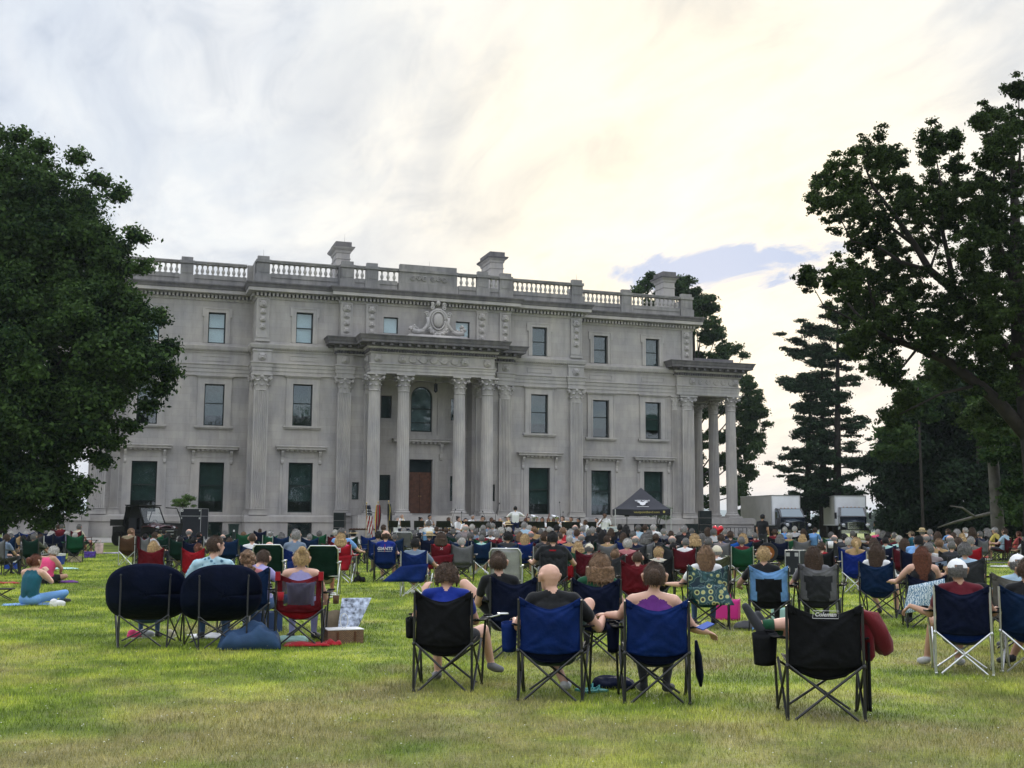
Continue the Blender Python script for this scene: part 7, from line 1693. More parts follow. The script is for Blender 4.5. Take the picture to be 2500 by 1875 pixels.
for i, ln in enumerate(BAND.split('\n')):
    px, hy, d, k, hc, tw = ln.split(); px, hy, d = float(px), float(hy), float(d); kk = KN[k]; p = at(px, d); top = at(px, d, py=hy).z
    v = stage_c - p; a = -math.atan2(v.x, v.y)          # face the conductor
    if abs(v.length) < 3: a = PI + facing(px, 0)
    sc = 1.02; dz = max(0, min(.35, top - p.z - 1.30 * sc)); hairst = ('short', 'buzz', 'bun')[i % 3]
    lb = 'band member in a white shirt with %s hair playing the %s' % (cn(hc), kk)
    o = person(mus(PK[kk]), p + Vector((0, 0, dz)), a, sc, ('pale', 'tan', 'brown')[i % 5 // 2], 'white', 'navy', (hairst, hc), None, 'short', 'long', 'black', None, 'band members in white shirts', shirtmat=WSH); set_mats(o, [skin(('pale', 'tan', 'brown')[i % 5 // 2]), WSH, WSH])
    q = link(kk, inst_mesh(kk)); q.location = o.location; q.rotation_euler = (0, 0, a); q.scale = (sc,) * 3; ib_ = '%s held by the band member with %s hair' % (kk, cn(hc)); tag(q, ib_, kk if kk != 'sax' else 'saxophone')
    cl2 = 'black chair under the %s player with %s hair' % (kk, cn(hc)); band_chair(p + Vector((0, 0, dz)), a, cl2)
    ch = [c for c in COL.objects if c.name.startswith('band_chair')][-1] if False else None
    bl_.setdefault(lb, []).append((px, o, q, ib_, cl2))
    if dz > .04:
        rb = MB(); rb.box(-.62, .62, -.7, .75, -.05, dz - .004); rr = rb.build('riser', mat('grey_riser', (.06, .06, .065), .8)); rr.location = p; rr.rotation_euler = (0, 0, a); tag(rr, 'grey riser block under the %s player with %s hair' % (kk, cn(hc)), 'riser', 'band risers')
SEATS = [o for o in COL.objects if o.name.startswith('band_chair')]; RIS = [o for o in COL.objects if o.name.startswith('riser')]
ordw = ('first', 'second', 'third', 'fourth', 'fifth', 'sixth')
for lb, lst in bl_.items():
    for j, (px, o, q, ib_, cl2) in enumerate(sorted(lst, key=lambda t: t[0])):
        sfx = '' if len(lst) == 1 else ', %s from left' % ordw[j]
        o['label'] = lb + sfx; q['label'] = ib_ + sfx
        for s_ in SEATS + RIS:
            if (s_.location.xy - o.location.xy).length < .05 and s_.get('label'): s_['label'] = s_['label'] + sfx if sfx and not s_['label'].endswith(sfx) else s_['label']
for i, (px, d) in enumerate(((958, 57), (990, 58.5), (1022, 58), (1075, 57.5), (1090, 58.5), (1128, 61.5), (1146, 57), (1163, 57), (1186, 57), (1214, 59), (1252, 60), (1274, 60), (1300, 60), (1318, 59), (1346, 59), (1364, 60), (1384, 57.5), (1404, 58), (1444, 60))):
    music_stand(at(px, d), facing(px, 180 + (i * 37) % 50 - 25), 'black music stand, %s of the row counted from the flags' % ('1st 2nd 3rd 4th 5th 6th 7th 8th 9th 10th 11th 12th 13th 14th 15th 16th 17th 18th 19th'.split()[i]))
# conductor on his podium
p = at(1258, 57); b = MB(); b.box(-.6, .6, -.5, .5, 0, .30); b.box(-.62, .62, -.52, .52, .30, .33); o = b.build('podium', mat('grey_riser', (.06, .06, .065), .8)); o.location = p; o.rotation_euler = (0, 0, facing(1258)); tag(o, 'low podium under the standing conductor', 'podium')
me = body_mesh(STD, dict(elL=(-.42, .06, 1.22), wrL=(-.34, .30, 1.36), elR=(.44, .04, 1.26), wrR=(.36, .28, 1.38)), 1.08, .02, False)
o = person(me, p + Vector((0, 0, .33)), facing(1258), 1.0, 'tan', 'white', 'royal_blue', ('buzz', 'black'), None, label='conductor in a white shirt and dark blue trousers, arms raised before the band', group='band members in white shirts', shirtmat=WSH)
set_mats(o, [skin('tan'), WSH, WSH, skin('tan'), UN, UN])
me = body_mesh(STD, dict(elR=(.30, .10, 1.18), wrR=(.08, .20, 1.46), hdR=(-.03, .02, .06), elL=(-.30, .04, 1.16), wrL=(-.44, .24, 1.14)), 1.12, .02, False)
p = at(1477, 57); a = PI + facing(1477, 8)
o = person(me, p, a, 1.02, 'brown', 'white', 'navy', ('buzz', 'black'), None, label='announcer in a white uniform shirt speaking into a microphone beside the canopy', group='band members in white shirts', shirtmat=WSH); set_mats(o, [skin('brown'), WSH, WSH, skin('brown'), UN, UN])
b = MB(); 
for s in (-1, 1): b.box(*sorted((s * .10, s * .20)), -.05, .05, 1.462, 1.476)
b.box(.05, .14, .118, .124, 1.33, 1.35); b.build('epaulettes', BLACKF, o)
b = MB(); b.tube((.05, .20, 1.50), (.02, .14, 1.58), .014, n=8); b.ell((.015, .13, 1.60), .024, 8, 6); q = b.build('microphone', BLACKF); q.location = p; q.rotation_euler = (0, 0, a); tag(q, 'black microphone in the hand of the announcer', 'microphone')
# microphone stands with booms
for px, d, h, lb in ((1103, 61, 1.9, 'tall microphone stand above the players at the percussion side'), (1126, 60.5, 1.75, 'microphone stand in front of the door side columns'), (1187, 60, 1.8, 'microphone stand over the flute players'), (1209, 58, 2.2, 'tallest straight microphone stand beside the conductor'), (1368, 60, 2.3, 'long slanted microphone boom over the horn players'), (1374, 61, 1.8, 'short microphone boom beside the long slanted one')):
    b = MB(); b.tube((0, 0, 0), (0, 0, h * .75), .014, n=6); b.tube((0, 0, h * .75), (-.18, 0, h), .010, n=6); b.ell((-.20, 0, h + .03), (.035, .035, .05), 8, 6)
    for k in range(3): t = k * 2.09; b.tube((0, 0, .1), (.3 * math.cos(t), .3 * math.sin(t), 0), .010, n=5)
    o = b.build('microphone_stand', STEEL); o.location = at(px, d); o.rotation_euler = (0, 0, px); tag(o, lb, 'microphone stand')
# drum kit and keyboard percussion
r = empty('drum_kit', at(1008, 60), facing(1008), 'silvery drum kit with cymbals in front of the white shirted players', 'drum kit')
b = MB(); b.lathe([(.28, -.2), (.29, -.2), (.29, .2), (.28, .2)], (0, 0, .32), 24, ax='y'); b.build('bass_drum', SILVM, r, True)
for x, y, z, rr, h in ((-.3, -.1, .62, .17, .16), (.32, -.1, .55, .20, .30), (-.12, .1, .85, .15, .15), (.14, .1, .85, .15, .15)): b = MB(); b.lathe([(rr, z - h), (rr + .01, z - h), (rr + .01, z), (rr, z)], (x, y, 0), 18); b.build('drum', mat('drum_shell', (.3, .3, .32), .25, .6), r)
for x, z in ((-.6, 1.25), (.6, 1.3), (-.45, .95)): b = MB(); b.tube((x, 0, 0), (x, 0, z), .012, n=6); b.lathe([(.24, z), (.03, z + .03), (.0, z + .03)], (x, 0, 0), 20); b.build('cymbal', BRASS, r)
for px, d, lb in ((884, 60, 'dark percussion table behind the first flag'), (1066, 59, 'keyboard percussion with a dark raised lid before the column')):
    r = empty('percussion_table', at(px, d), facing(px), lb, 'percussion'); b = MB(); b.box(-.7, .7, -.3, .3, .82, .90); b.build('top', mat('dark_wood', (.04, .018, .01), .5), r)
    for k in range(9): b = MB(); b.box(-.62 + k * .14, -.52 + k * .14, -.22, .22, .905, .925); b.build('bar', mat('rosewood_bar', (.12, .04, .03), .4), r)
    for sx in (-.65, .65):
        for sy in (-.25, .25): b = MB(); b.tube((sx, sy, 0), (sx, sy, .82), .02, n=6); b.build('leg', STEEL, r)
# flags
def flag(px, d, lb, mats, fn, pole_h, w, top, hgt, patt):
    r = empty('flag', at(px, d), facing(px), lb, 'flag'); b = MB(); b.tube((0, 0, 0), (0, 0, pole_h), .014, n=8); b.build('pole', mat('pale_wood_pole', (.45, .33, .18), .5), r)
    b = MB(); b.ell((0, 0, pole_h + .05), (.03, .03, .05), 8, 6); b.build('finial', BRASS, r); b = MB(); b.lathe([(.17, 0), (.16, .03), (.03, .08)], (0, 0, 0), 16); b.build('foot', STEEL, r)
    b = MB(); nu, nv = 22, 30
    b.grid(lambda u, v: (fn(v) + (u - .35) * w * (.45 + .55 * math.sin(PI * min(1, .15 + v * .9))) , .03 + .06 * math.sin(u * 15 + v * 2), top - hgt * v - .12 * u * v), nu, nv, thick=.004)
    me = b.mesh('cloth', mats, True)
    for i, p_ in enumerate(me.polygons):
        if i < nu * nv or True: k = i % (nu * nv); p_.material_index = patt((k % nu + .5) / nu, (k // nu + .5) / nv)
    link('cloth', me, r); return r
RW = [fab('red'), fab('white'), fab('navy'), fab('yellow'), fab('black'), fab('purple')]
flag(893, 59, 'national flag with red and white stripes and a blue star field hanging on its pole', RW, lambda v: .03 + .22 * v, 2.15, .34, 2.10, 1.95, lambda u, v: (2 if v < .28 and not (int(u * 14) % 3 == 1 and int(v * 40) % 3 == 1) else 1 if v < .28 else (0 if int((u * 5 + v * 9) * 1.0) % 2 else 1)))
flag(921, 59, 'dark flag hidden under striped battle streamers, middle of the three flags', RW, lambda v: -.02 - .05 * v, 2.2, .32, 2.12, 1.35, lambda u, v: (3, 0, 5, 2, 0, 4)[int(u * 6) % 6])
flag(947, 59, 'black flag with a gold edge, closest of the three to the columns', RW, lambda v: .0 + .08 * v, 2.25, .24, 2.18, 1.9, lambda u, v: 3 if abs(u - .55 - .08 * math.sin(v * 12)) < .09 else 4)
b = MB(); b.grid(lambda u, v: (-.04 + .12 * u, .04 * math.sin(u * 8), .82 - .62 * v), 6, 6, thick=.004); o = b.build('flag_tail', fab('white')); o.location = at(922, 58.9); tag(o, 'white streamer tail hanging below the middle flag', 'streamer')
# canopy
cp = at(1566, 60); r = empty('canopy', cp, facing(1566, -4), 'black pop-up canopy with a white crest beside the band', 'canopy'); s_ = 1.42; ez = 2.0; BK = mat('black_canopy_cloth', (.018, .018, .026), .6, var=.2, vscale=2)
b = MB(); K = [(-s_, -s_), (s_, -s_), (s_, s_), (-s_, s_)]
for k in range(4):
    p0, p1 = K[k], K[(k + 1) % 4]
    def slope(u, v, p0=p0, p1=p1):
        x = p0[0] + (p1[0] - p0[0]) * u; y = p0[1] + (p1[1] - p0[1]) * u; q = 1 - v; return (x * q, y * q, ez + .03 * math.sin(u * PI) * -1 * q + 1.12 * v ** 1.18)
    b.grid(slope, 10, 10); b.grid(lambda u, v, p0=p0, p1=p1: (p0[0] + (p1[0] - p0[0]) * u, p0[1] + (p1[1] - p0[1]) * u, ez - .27 * v - .03 * math.sin(u * PI) - .05 * (1 - abs(2 * u - 1)) * v * (1 if int(u * 2) else .8)), 12, 2)
b.build('roof', BK, r, True)
for x, y in K: b = MB(); b.box(x * .985 - .022, x * .985 + .022, y * .985 - .022, y * .985 + .022, 0, ez); b.build('leg', mat('pale_steel', (.5, .5, .5), .4, .5), r)
b = MB()
for k in range(4):
    p0, p1 = Vector((*K[k], 0)) * .98, Vector((*K[(k + 1) % 4], 0)) * .98
    b.tube(p0 + V3(0, 0, ez - .05), p0.lerp(p1, .5) + V3(0, 0, ez - .30), .012, n=5); b.tube(p0.lerp(p1, .5) + V3(0, 0, ez - .30), p1 + V3(0, 0, ez - .05), .012, n=5)
b.build('truss', mat('pale_steel', (.5, .5, .5), .4, .5), r)
YT = mat('gold_print', (.45, .38, .12), .6)
o = text_mesh('westpointband.com', .165, YT, .001, r); o.location = (.18, -s_ - .02, ez - .155); o.rotation_euler = (PI / 2, 0, 0)
b = MB(); b.lathe([(.06, 0), (.06, .004)], (0, 0, 0), 14, ax='y'); o = b.build('emblem', YT, r); o.location = (1.05, -s_ - .022, ez - .14)
lz = ez + 1.12 * .36 ** 1.18; ly = -s_ * .64
tilt = math.atan2(1.12, s_) ; rt = (PI / 2 - (PI / 2 - tilt) + .0, 0, 0)
o = text_mesh('WEST POINT', .13, WM_, .002, r, bold=True); o.location = (.0, ly - .05, lz + .09); o.rotation_euler = (tilt + .12, 0, 0)
b = MB(); b.prism([(-.30, .0), (-.16, .04), (0, -.02), (.16, .04), (.30, .0), (.16, -.08), (.12, -.20), (0, -.26), (-.12, -.20), (-.16, -.08)], (0, 0, 0), (1, 0, 0), (0, 1, 0), (0, 0, .006)); o = b.build('crest', WM_, r); o.location = (0, ly - .115, lz + .03); o.rotation_euler = (tilt + .12, 0, 0)
b = MB(); b.box(-.30, .30, -.012, .012, 0, .005); o = b.build('print_line', WM_, r); o.location = (0, ly - .34, lz - .215); o.rotation_euler = (tilt + .12, 0, 0)
# poster on an easel
r = empty('poster', at(1495, 54), facing(1495), 'white concert poster with blue lettering and a green tree on an easel', 'poster'); b = MB(); b.box(-.26, .26, -.01, .01, .62, 1.16); b.build('board', WHT, r)
BT_ = mat('blue_print', (.05, .18, .42), .6); lettering(r, 'MUSIC IN THE', .075, (0, -.014, 1.08), BT_); lettering(r, 'PARKS', .085, (.07, -.014, .97), BT_)
b = MB(); b.ell((-.14, -.012, .84), (.09, .004, .13), 12, 8); b.box(-.155, -.125, -.014, -.01, .66, .75); b.build('green_tree_print', mat('green_print', (.06, .2, .04), .7), r)
for x in (-.2, .2): b = MB(); b.tube((x, 0, 0), (x * .6, .05, 1.2), .012, n=6); b.build('leg', STEEL, r)
# flight cases
ALU = mat('aluminium_edge', (.55, .56, .57), .35, .8); PNL = mat('black_laminate', (.014, .017, .022), .5, var=.15, vscale=3)
def case(px, d, w, dep, h, tw, lb, split=None, badge=True, grp='black flight cases'):
    r = empty('flight_case', at(px, d), facing(px, tw), lb, 'flight case', grp); hw, hd = w / 2, dep / 2
    b = MB(); b.box(-hw + .012, hw - .012, -hd + .012, hd - .012, .06, h - .012); b.build('body', PNL, r)
    b = MB(); e = .022
    for x in (-hw, hw - e):
        for y in (-hd, hd - e): b.box(x, x + e, y, y + e, .05, h)
    for z in (.05, h - e) + ((split,) if split else ()):
        for y in (-hd, hd - e): b.box(-hw + e, hw - e, y, y + e, z, z + e)
        for x in (-hw, hw - e): b.box(x, x + e, -hd + e, hd - e, z, z + e)
    b.build('edging', ALU, r)
    for x in (-hw + .09, hw - .09):
        for z in ((h - .12, .2) if not split else (h - .12, split - .12, .25)): b = MB(); b.box(x - .05, x + .05, -hd + .004, -hd + .010, z - .05, z + .05); b.box(x - .02, x + .02, -hd - .004, -hd + .004, z - .025, z + .025); b.build('latch', ALU, r)
    if badge: b = MB(); b.box(-hw + .05, -hw + .20, -hd + .003, -hd + .006, h - .20, h - .05); b.build('label', WHT, r); b = MB(); b.prism([(-.03, .0), (-.04, -.05), (0, -.09), (.04, -.05), (.03, 0)], (-hw + .125, -hd - .0, h - .09), (1, 0, 0), (0, 0, 1), (0, .003, 0)); b.build('emblem', BLACKF, r)
    for x in (-hw + .1, hw - .1):
        for y in (-hd + .1, hd - .1): b = MB(); b.lathe([(.03, -.02), (.03, .02)], (x, y, .03), 12, ax='y'); b.build('caster', BLACKF, r)
    return r
case(472, 71, 1.35, 1.1, 1.92, 24, 'tall black flight case with silver edges beside the utility vehicle', split=1.45)
case(1600, 63, .74, .7, .72, 0, 'black flight case under the canopy, the one farther from the loudspeakers')
case(1635, 63, .74, .7, .72, 0, 'black flight case under the canopy, the one closer to the loudspeakers')
case(1944, 32, .42, .55, .74, 20, 'small upright equipment case in the crowd before the black truck', badge=False)
# loudspeakers
GRL = mat('speaker_grille', (.008, .013, .016), .7, bump=.5, bscale=120)
def spk(px, d, lb, boxes, tw=0):
    r = empty('loudspeaker_stack', at(px, d), facing(px, tw), lb, 'loudspeaker'); z = 0
    for w, h, dp in boxes:
        b = MB(); b.box(-w / 2, w / 2, -dp / 2, dp / 2, z, z + h - .012); o = b.build('cabinet', BLACKF, r); b = MB(); b.box(-w / 2 + .02, w / 2 - .02, -dp / 2 - .012, -dp / 2, z + .02, z + h - .03); b.build('grille', GRL, o); z += h
    return r
spk(828, 60, 'tall black loudspeaker stack between the mansion steps and the green bin', [(.82, .60, .7), (.56, .36, .5), (.56, .36, .5), (.56, .40, .5)], 10)
spk(1722, 58, 'tall black loudspeaker tower near the heart balloon', [(.78, .60, .7), (.60, .33, .5), (.60, .33, .5), (.60, .33, .5), (.60, .36, .5)], -10)
spk(1689, 58, 'square black bass speaker standing beside the loudspeaker tower', [(.60, 1.30, .6)], -6)
spk(1560, 62, 'black speaker box under the canopy', [(.5, 1.25, .5)], 0)
b = MB(); b.tube((0, 0, 0), (0, 0, 1.6), .02, n=8); 
for k in range(3): t = k * 2.09; b.tube((0, 0, .5), (.4 * math.cos(t), .4 * math.sin(t), 0), .013, n=6)
r = empty('speaker_on_stand', at(1531, 60), facing(1531), 'small tilted speaker on a pole under the canopy edge', 'speaker'); o = b.build('stand', STEEL, r); b = MB(); b.box(-.12, .12, -.12, .12, 1.62, 1.98); b.build('cabinet', BLACKF, r)
# bin
r = empty('wheeled_bin', at(569, 73), facing(569, -6), 'dark green wheeled bin against the mansion wall', 'bin'); b = MB(); b.add([(-.24, -.28, .05), (.24, -.28, .05), (.24, .24, .05), (-.24, .24, .05), (-.29, -.36, .92), (.29, -.36, .92), (.29, .30, .92), (-.29, .30, .92)], [(0, 3, 2, 1), (4, 5, 6, 7), (0, 1, 5, 4), (1, 2, 6, 5), (2, 3, 7, 6), (3, 0, 4, 7)]); GB = mat('dark_green_plastic', (.010, .028, .022), .5); b.build('body', GB, r)
b = MB(); b.box(-.31, .31, -.40, .34, .92, .99); b.build('lid', GB, r); b = MB(); b.box(-.05, .05, -.345, -.335, .5, .62); b.build('sticker', WHT, r)
for s in (-1, 1): b = MB(); b.lathe([(.10, -.03), (.10, .03)], (s * .27, .25, .10), 14, ax='y'); b.v = [(s * .27 + (y - .25), .25 + (x - s * .27), z) for x, y, z in b.v]; b.build('wheel', BLACKF, r)
# heart balloon tied to a chair
r = empty('heart_balloon', at(1754, 38), facing(1754, 10), 'shiny red heart balloon floating on a string over the audience', 'balloon'); b = MB()
def heart(u, v):
    t = 2 * PI * u; x = .16 * math.sin(t) ** 3 * 1.15; z = .0125 * (13 * math.cos(t) - 5 * math.cos(2 * t) - 2 * math.cos(3 * t) - math.cos(4 * t)); q = v; return (x * math.sin(PI * q / 1), -.085 * math.cos(PI * q), 1.17 + (z + .03) * math.sin(PI * q) - .0)
b.grid(heart, 40, 14); b.build('balloon', mat('red_foil', (.45, .01, .02), .15, .6, coat=.5), r, True); b = MB(); b.path([(0, 0, .98), (.02, 0, .7), (0, .02, .45)], .003, 4); b.build('string', WHT, r)
# ================================================================ vehicles
RUB = mat('rubber', (.012, .012, .012), .8); CHR = mat('chrome', (.8, .8, .82), .12, 1.0); TRW = mat('white_truck_panel', (.80, .82, .85), .5, var=.06, vscale=1.5); TRW_SHADE = mat('shaded_truck_panel', (.40, .395, .37), .6, var=.08, vscale=1.5); NVP = mat('dark_navy_truck_paint', (.008, .012, .022), .22, coat=.6); WSG = mat('windscreen', (.13, .18, .22), .06, spec=.8)
def wheel(parent, x, y, r, w, rim=CHR):
    b = MB(); b.lathe([(r * .62, -w / 2), (r * .95, -w / 2), (r, -w * .35), (r, w * .35), (r * .95, w / 2), (r * .62, w / 2)], (0, 0, 0), 28, ax='y'); b.v = [(y_, x_, z_) for x_, y_, z_ in b.v]
    o = b.build('wheel', RUB, parent); o.location = (x, y, r); b = MB(); b.lathe([(r * .60, -w * .3), (r * .60, w * .3), (r * .2, w * .42)], (0, 0, 0), 20, ax='y'); b.v = [(y_, x_, z_) for x_, y_, z_ in b.v]; b.build('rim', rim, o)
def truck(px, d, tw, lb, kind):
    """front faces -y"""
    r = empty('box_truck', at(px, d), facing(px, tw), lb, 'truck', 'box trucks parked behind the audience')
    b = MB(); b.box(-1.22, 1.22, .0, 6.4, 1.15, 3.62); o = b.build('cargo_box', TRW, r); o.data.materials.append(TRW_SHADE)
    for p_ in o.data.polygons:
        if abs(p_.normal.x) > .5: p_.material_index = 1  # box sides are white panels too, their shade painted in as grey
    b = MB()
    for x in (-1.24, 1.18): b.box(x, x + .06, -.02, .04, 1.13, 3.64)
    b.box(-1.24, 1.24, -.02, .04, 3.58, 3.64); b.box(-1.25, 1.25, 0, 6.4, 3.60, 3.65); b.box(-1.25, 1.25, 0, 6.4, 1.12, 1.20)
    for k in range(5): b.tube((-1.12 + .0 * k, -.01, 1.2), (-1.12, -.01, 3.5), .006, n=4)
    b.build('box_trim', ALU, r); b = MB(); b.box(-.45, .45, -.5, 6.3, .75, 1.10); b.box(-1.0, 1.0, 5.9, 6.35, .5, 1.1); b.build('chassis', BLACKF, r)
    # cab
    hw = 1.0; prof = [(-.15, .75), (-.15, 2.55), (-.30, 2.66), (-.75, 2.64), (-1.30, 1.86), (-1.30, 1.80), (-1.30, .75)] if kind else [(-.15, .75), (-.15, 2.45), (-.32, 2.54), (-.75, 2.50), (-1.30, 1.76), (-1.30, .75)]
    b = MB(); b.prism(prof, (-hw, 0, 0), (0, 1, 0), (0, 0, 1), (2 * hw, 0, 0)); b.build('cab', NVP, r)
    (ya, za), (yb, zb) = prof[3], prof[4]; nv = Vector((0, -(za - zb), (yb - ya) * -1)).normalized()
    b = MB(); q0 = Vector((0, yb + .04, zb + .06)); q1 = Vector((0, ya - .04, za - .06)); off = Vector((0, -.015, .012)); b.add([q0 + off + V3(-hw + .10, 0, 0), q0 + off + V3(hw - .10, 0, 0), q1 + off + V3(hw - .18, 0, 0), q1 + off + V3(-hw + .18, 0, 0)], [(0, 1, 2, 3)]); b.build('windscreen', WSG, r)
    for s in (-1, 1): b = MB(); b.add([(s * (hw + .004), -.25, 1.75), (s * (hw + .004), -1.0, 1.75), (s * (hw + .004), -.68, 2.38), (s * (hw + .004), -.25, 2.38)], [(0, 1, 2, 3)]); b.build('side_window', WSG, r)
    b = MB()
    def hood(u, v): x = (u - .5) * 2; w = .86 - .12 * v; return (x * w, -1.30 - 1.05 * v, 1.72 - .26 * v - .10 * x * x - .02 * abs(x) * 3)
    b.grid(hood, 14, 8)
    for s in (-1, 1): b.grid(lambda u, v, s=s: (s * (.86 - .12 * u), -1.30 - 1.05 * u, (1.72 - .26 * u - .16) * (1 - v) + .80 * v), 6, 3)
    b.grid(lambda u, v: ((u - .5) * 2 * .74, -2.35, 1.36 * (1 - v) + .75 * v - .0), 4, 2); b.build('hood', NVP, r, True)
    for s in (-1, 1):
        b = MB(); b.grid(lambda u, v, s=s: (s * (.74 + .36 * math.sin(PI * .5 * min(1, v * 1.3))), -1.30 - 1.08 * u, .85 + (.50 - .22 * (2 * u - 1) ** 2) * (1 - .25 * v ** 3)), 10, 6, thick=.03); b.build('fender', NVP, r, True)
        b = MB(); b.ell((s * .90, -2.30, 1.16), (.15, .09, .13), 14, 10); b.build('headlight', mat('lamp_glass', (.6, .62, .65), .1, spec=.8), r)
        b = MB(); b.tube((s * 1.0, -.95, 1.9), (s * 1.30, -1.1, 1.9), .015, n=6); b.box(*sorted((s * 1.22, s * 1.40)), -1.14, -1.08, 1.68, 2.20); b.build('mirror', CHR if not kind else BLACKF, r)
    b = MB(); g = -2.37
    if kind:   # one broad framed grille with bars
        b.box(-.60, .60, g - .03, g + .01, 1.30, 1.40); b.box(-.60, .60, g - .03, g + .01, .84, .90)
        for s in (-1, 1): b.box(*sorted((s * .60, s * .50)), g - .03, g + .01, .90, 1.30)
        for z in (1.20, 1.08, .97): b.box(-.49, .49, g - .03, g, z - .025, z + .025)
    else:      # two tall panels divided by a bright bar
        for x0, x1 in ((-.46, -.06), (.06, .46)):
            b.box(x0, x1, g - .02, g + .0, 1.30, 1.34); b.box(x0, x1, g - .02, g + .0, .84, .88)
            for k in range(7): x = x0 + (x1 - x0) * k / 6; b.box(x - .008, x + .008, g - .02, g, .88, 1.30)
        b.box(-.05, .05, g - .04, g, .82, 1.38)
        for s in (-1, 1): b.box(*sorted((s * .47, s * .56)), g - .03, g, .82, 1.36)
    b.build('grille', CHR, r)
    b = MB(); b.box(-1.10, 1.10, g - .22, g - .06, .48, .76); b.build('bumper', CHR, r); b = MB(); b.box(-.16, .16, g - .226, g - .221, .55, .68); b.build('number_plate', WHT, r)
    for k in range(5): b = MB(); b.ell((-.6 + .3 * k, -.45, prof[2][1] + .02), (.05, .06, .03), 8, 5); b.build('roof_lamp', mat('amber_lamp', (.5, .25, .08), .3), r)
    for s in (-1, 1): wheel(r, s * .92, -1.78, .48, .28); wheel(r, s * .92, 4.6, .48, .45)
    r.scale = (1, 1, .94)
    return r
truck(1920, 92, -24, 'box truck with a dark cab and two-panel chrome grille, closer to the mansion', 0)
truck(2078, 92, -9, 'box truck with a broad chrome framed grille, closer to the dark trees', 1)
# utility vehicle with open door
uv = empty('utility_vehicle', at(350, 58), facing(350, 138), 'black and dark red utility vehicle with roll cage and an open door by the mansion', 'utility vehicle')
UP = mat('dark_red_paint', (.06, .008, .014), .25, coat=.5); UB_ = mat('black_plastic', (.012, .012, .013), .5)
b = MB()     # faces +y
pr = [(-1.45, .45), (-1.45, .95), (-.6, .98), (-.55, .60), (.55, .58), (.60, 1.0), (.95, 1.08), (1.45, .92), (1.58, .75), (1.55, .42), (.4, .35), (-.6, .35)]
b.prism(pr, (-.72, 0, 0), (0, 1, 0), (0, 0, 1), (1.44, 0, 0)); b.build('body', UB_, uv)
b = MB(); b.grid(lambda u, v: ((u - .5) * 1.36, .62 + .95 * v, 1.12 - .16 * v - .06 * (2 * u - 1) ** 2 + .05 * math.exp(-((u - .5) * 6) ** 2)), 12, 8, thick=.04)
for s in (-1, 1): b.grid(lambda u, v, s=s: (s * (.60 + .22 * v), .68 + .86 * u, .98 + .06 * math.sin(PI * u) - .10 * v), 8, 4, thick=.04)
b.build('hood', UP, uv, True)
b = MB(); b.box(-.80, .80, -1.55, -.62, .98, 1.05); b.box(-.80, -.75, -1.55, -.62, 1.05, 1.30); b.box(.75, .80, -1.55, -.62, 1.05, 1.30); b.box(-.75, .75, -1.55, -1.50, 1.05, 1.30); b.build('cargo_bed', UB_, uv)
b = MB(); r_ = .032
for s in (-1, 1): b.path([(s * .70, .72, 1.08), (s * .66, .30, 1.92), (s * .66, -.55, 1.98), (s * .72, -.70, 1.05)], r_, 8); b.path([(s * .70, -.70, .6), (s * .66, -.12, 1.95)], r_ * .8, 6)
for y, z in ((.30, 1.92), (-.55, 1.98), (-.12, 1.96), (.72, 1.10)): b.tube((-.68, y, z), (.68, y, z), r_, n=8)
b.build('roll_cage', BLACKF, uv, True)
b = MB(); b.box(-.72, .72, -.62, .38, 1.98, 2.03); b.build('roof', UB_, uv)
b = MB(); b.add([(-.62, .70, 1.14), (.62, .70, 1.14), (.60, .34, 1.86), (-.60, .34, 1.86)], [(0, 1, 2, 3)]); b.build('windscreen', GT, uv); b = MB(); b.box(-.66, .66, -.66, -.62, 1.0, 1.94); b.build('rear_panel', UB_, uv)
for s in (-1, 1):
    b = MB(); b.box(s * .35 - .26, s * .35 + .26, -.45, .02, .62, .80); b.box(s * .35 - .25, s * .35 + .25, -.58, -.45, .78, 1.38); b.build('seat', mat('dark_vinyl', (.03, .03, .035), .6), uv)
    b = MB(); b.ell((s * .52, 1.50, .90), (.15, .07, .06), 12, 8); b.build('headlight', mat('lamp_glass', (.6, .62, .65), .1, spec=.8), uv)
b = MB(); b.path([(-.15, .42, 1.10), (-.50, .42, 1.10)], .012, 6); b.path([(-.35 + .16 * math.cos(t), .36, 1.12 + .16 * math.sin(t)) for t in [k * PI / 8 for k in range(17)]], .014, 6); b.build('steering_wheel', BLACKF, uv)
for z in (.60, .75, .86): b = MB(); b.box(-.45, .45, 1.56, 1.60, z - .02, z + .02); b.build('grille_bar', UP if z > .8 else ALU, uv)
b = MB(); b.path([(-.5, 1.68, .45), (-.5, 1.70, .85), (.5, 1.70, .85), (.5, 1.68, .45)], .025, 6); b.build('bull_bar', BLACKF, uv)
for x in (-.72, .72):
    for y in (-1.0, 1.05): wheel(uv, x, y, .36, .26, BLACKF)
b = MB(); b.path([(-.72, .62, .45), (-1.55, .95, .50), (-1.62, .98, 1.10), (-1.30, .86, 1.86), (-.76, .64, 1.90)], .028, 7); b.tube((-1.62, .98, 1.10), (-.74, .63, 1.12), .025, n=7); b.add([(-.74, .63, .50), (-1.55, .95, .52), (-1.60, .97, 1.10), (-.74, .63, 1.10)], [(0, 1, 2, 3)]); b.build('door', UB_, uv)
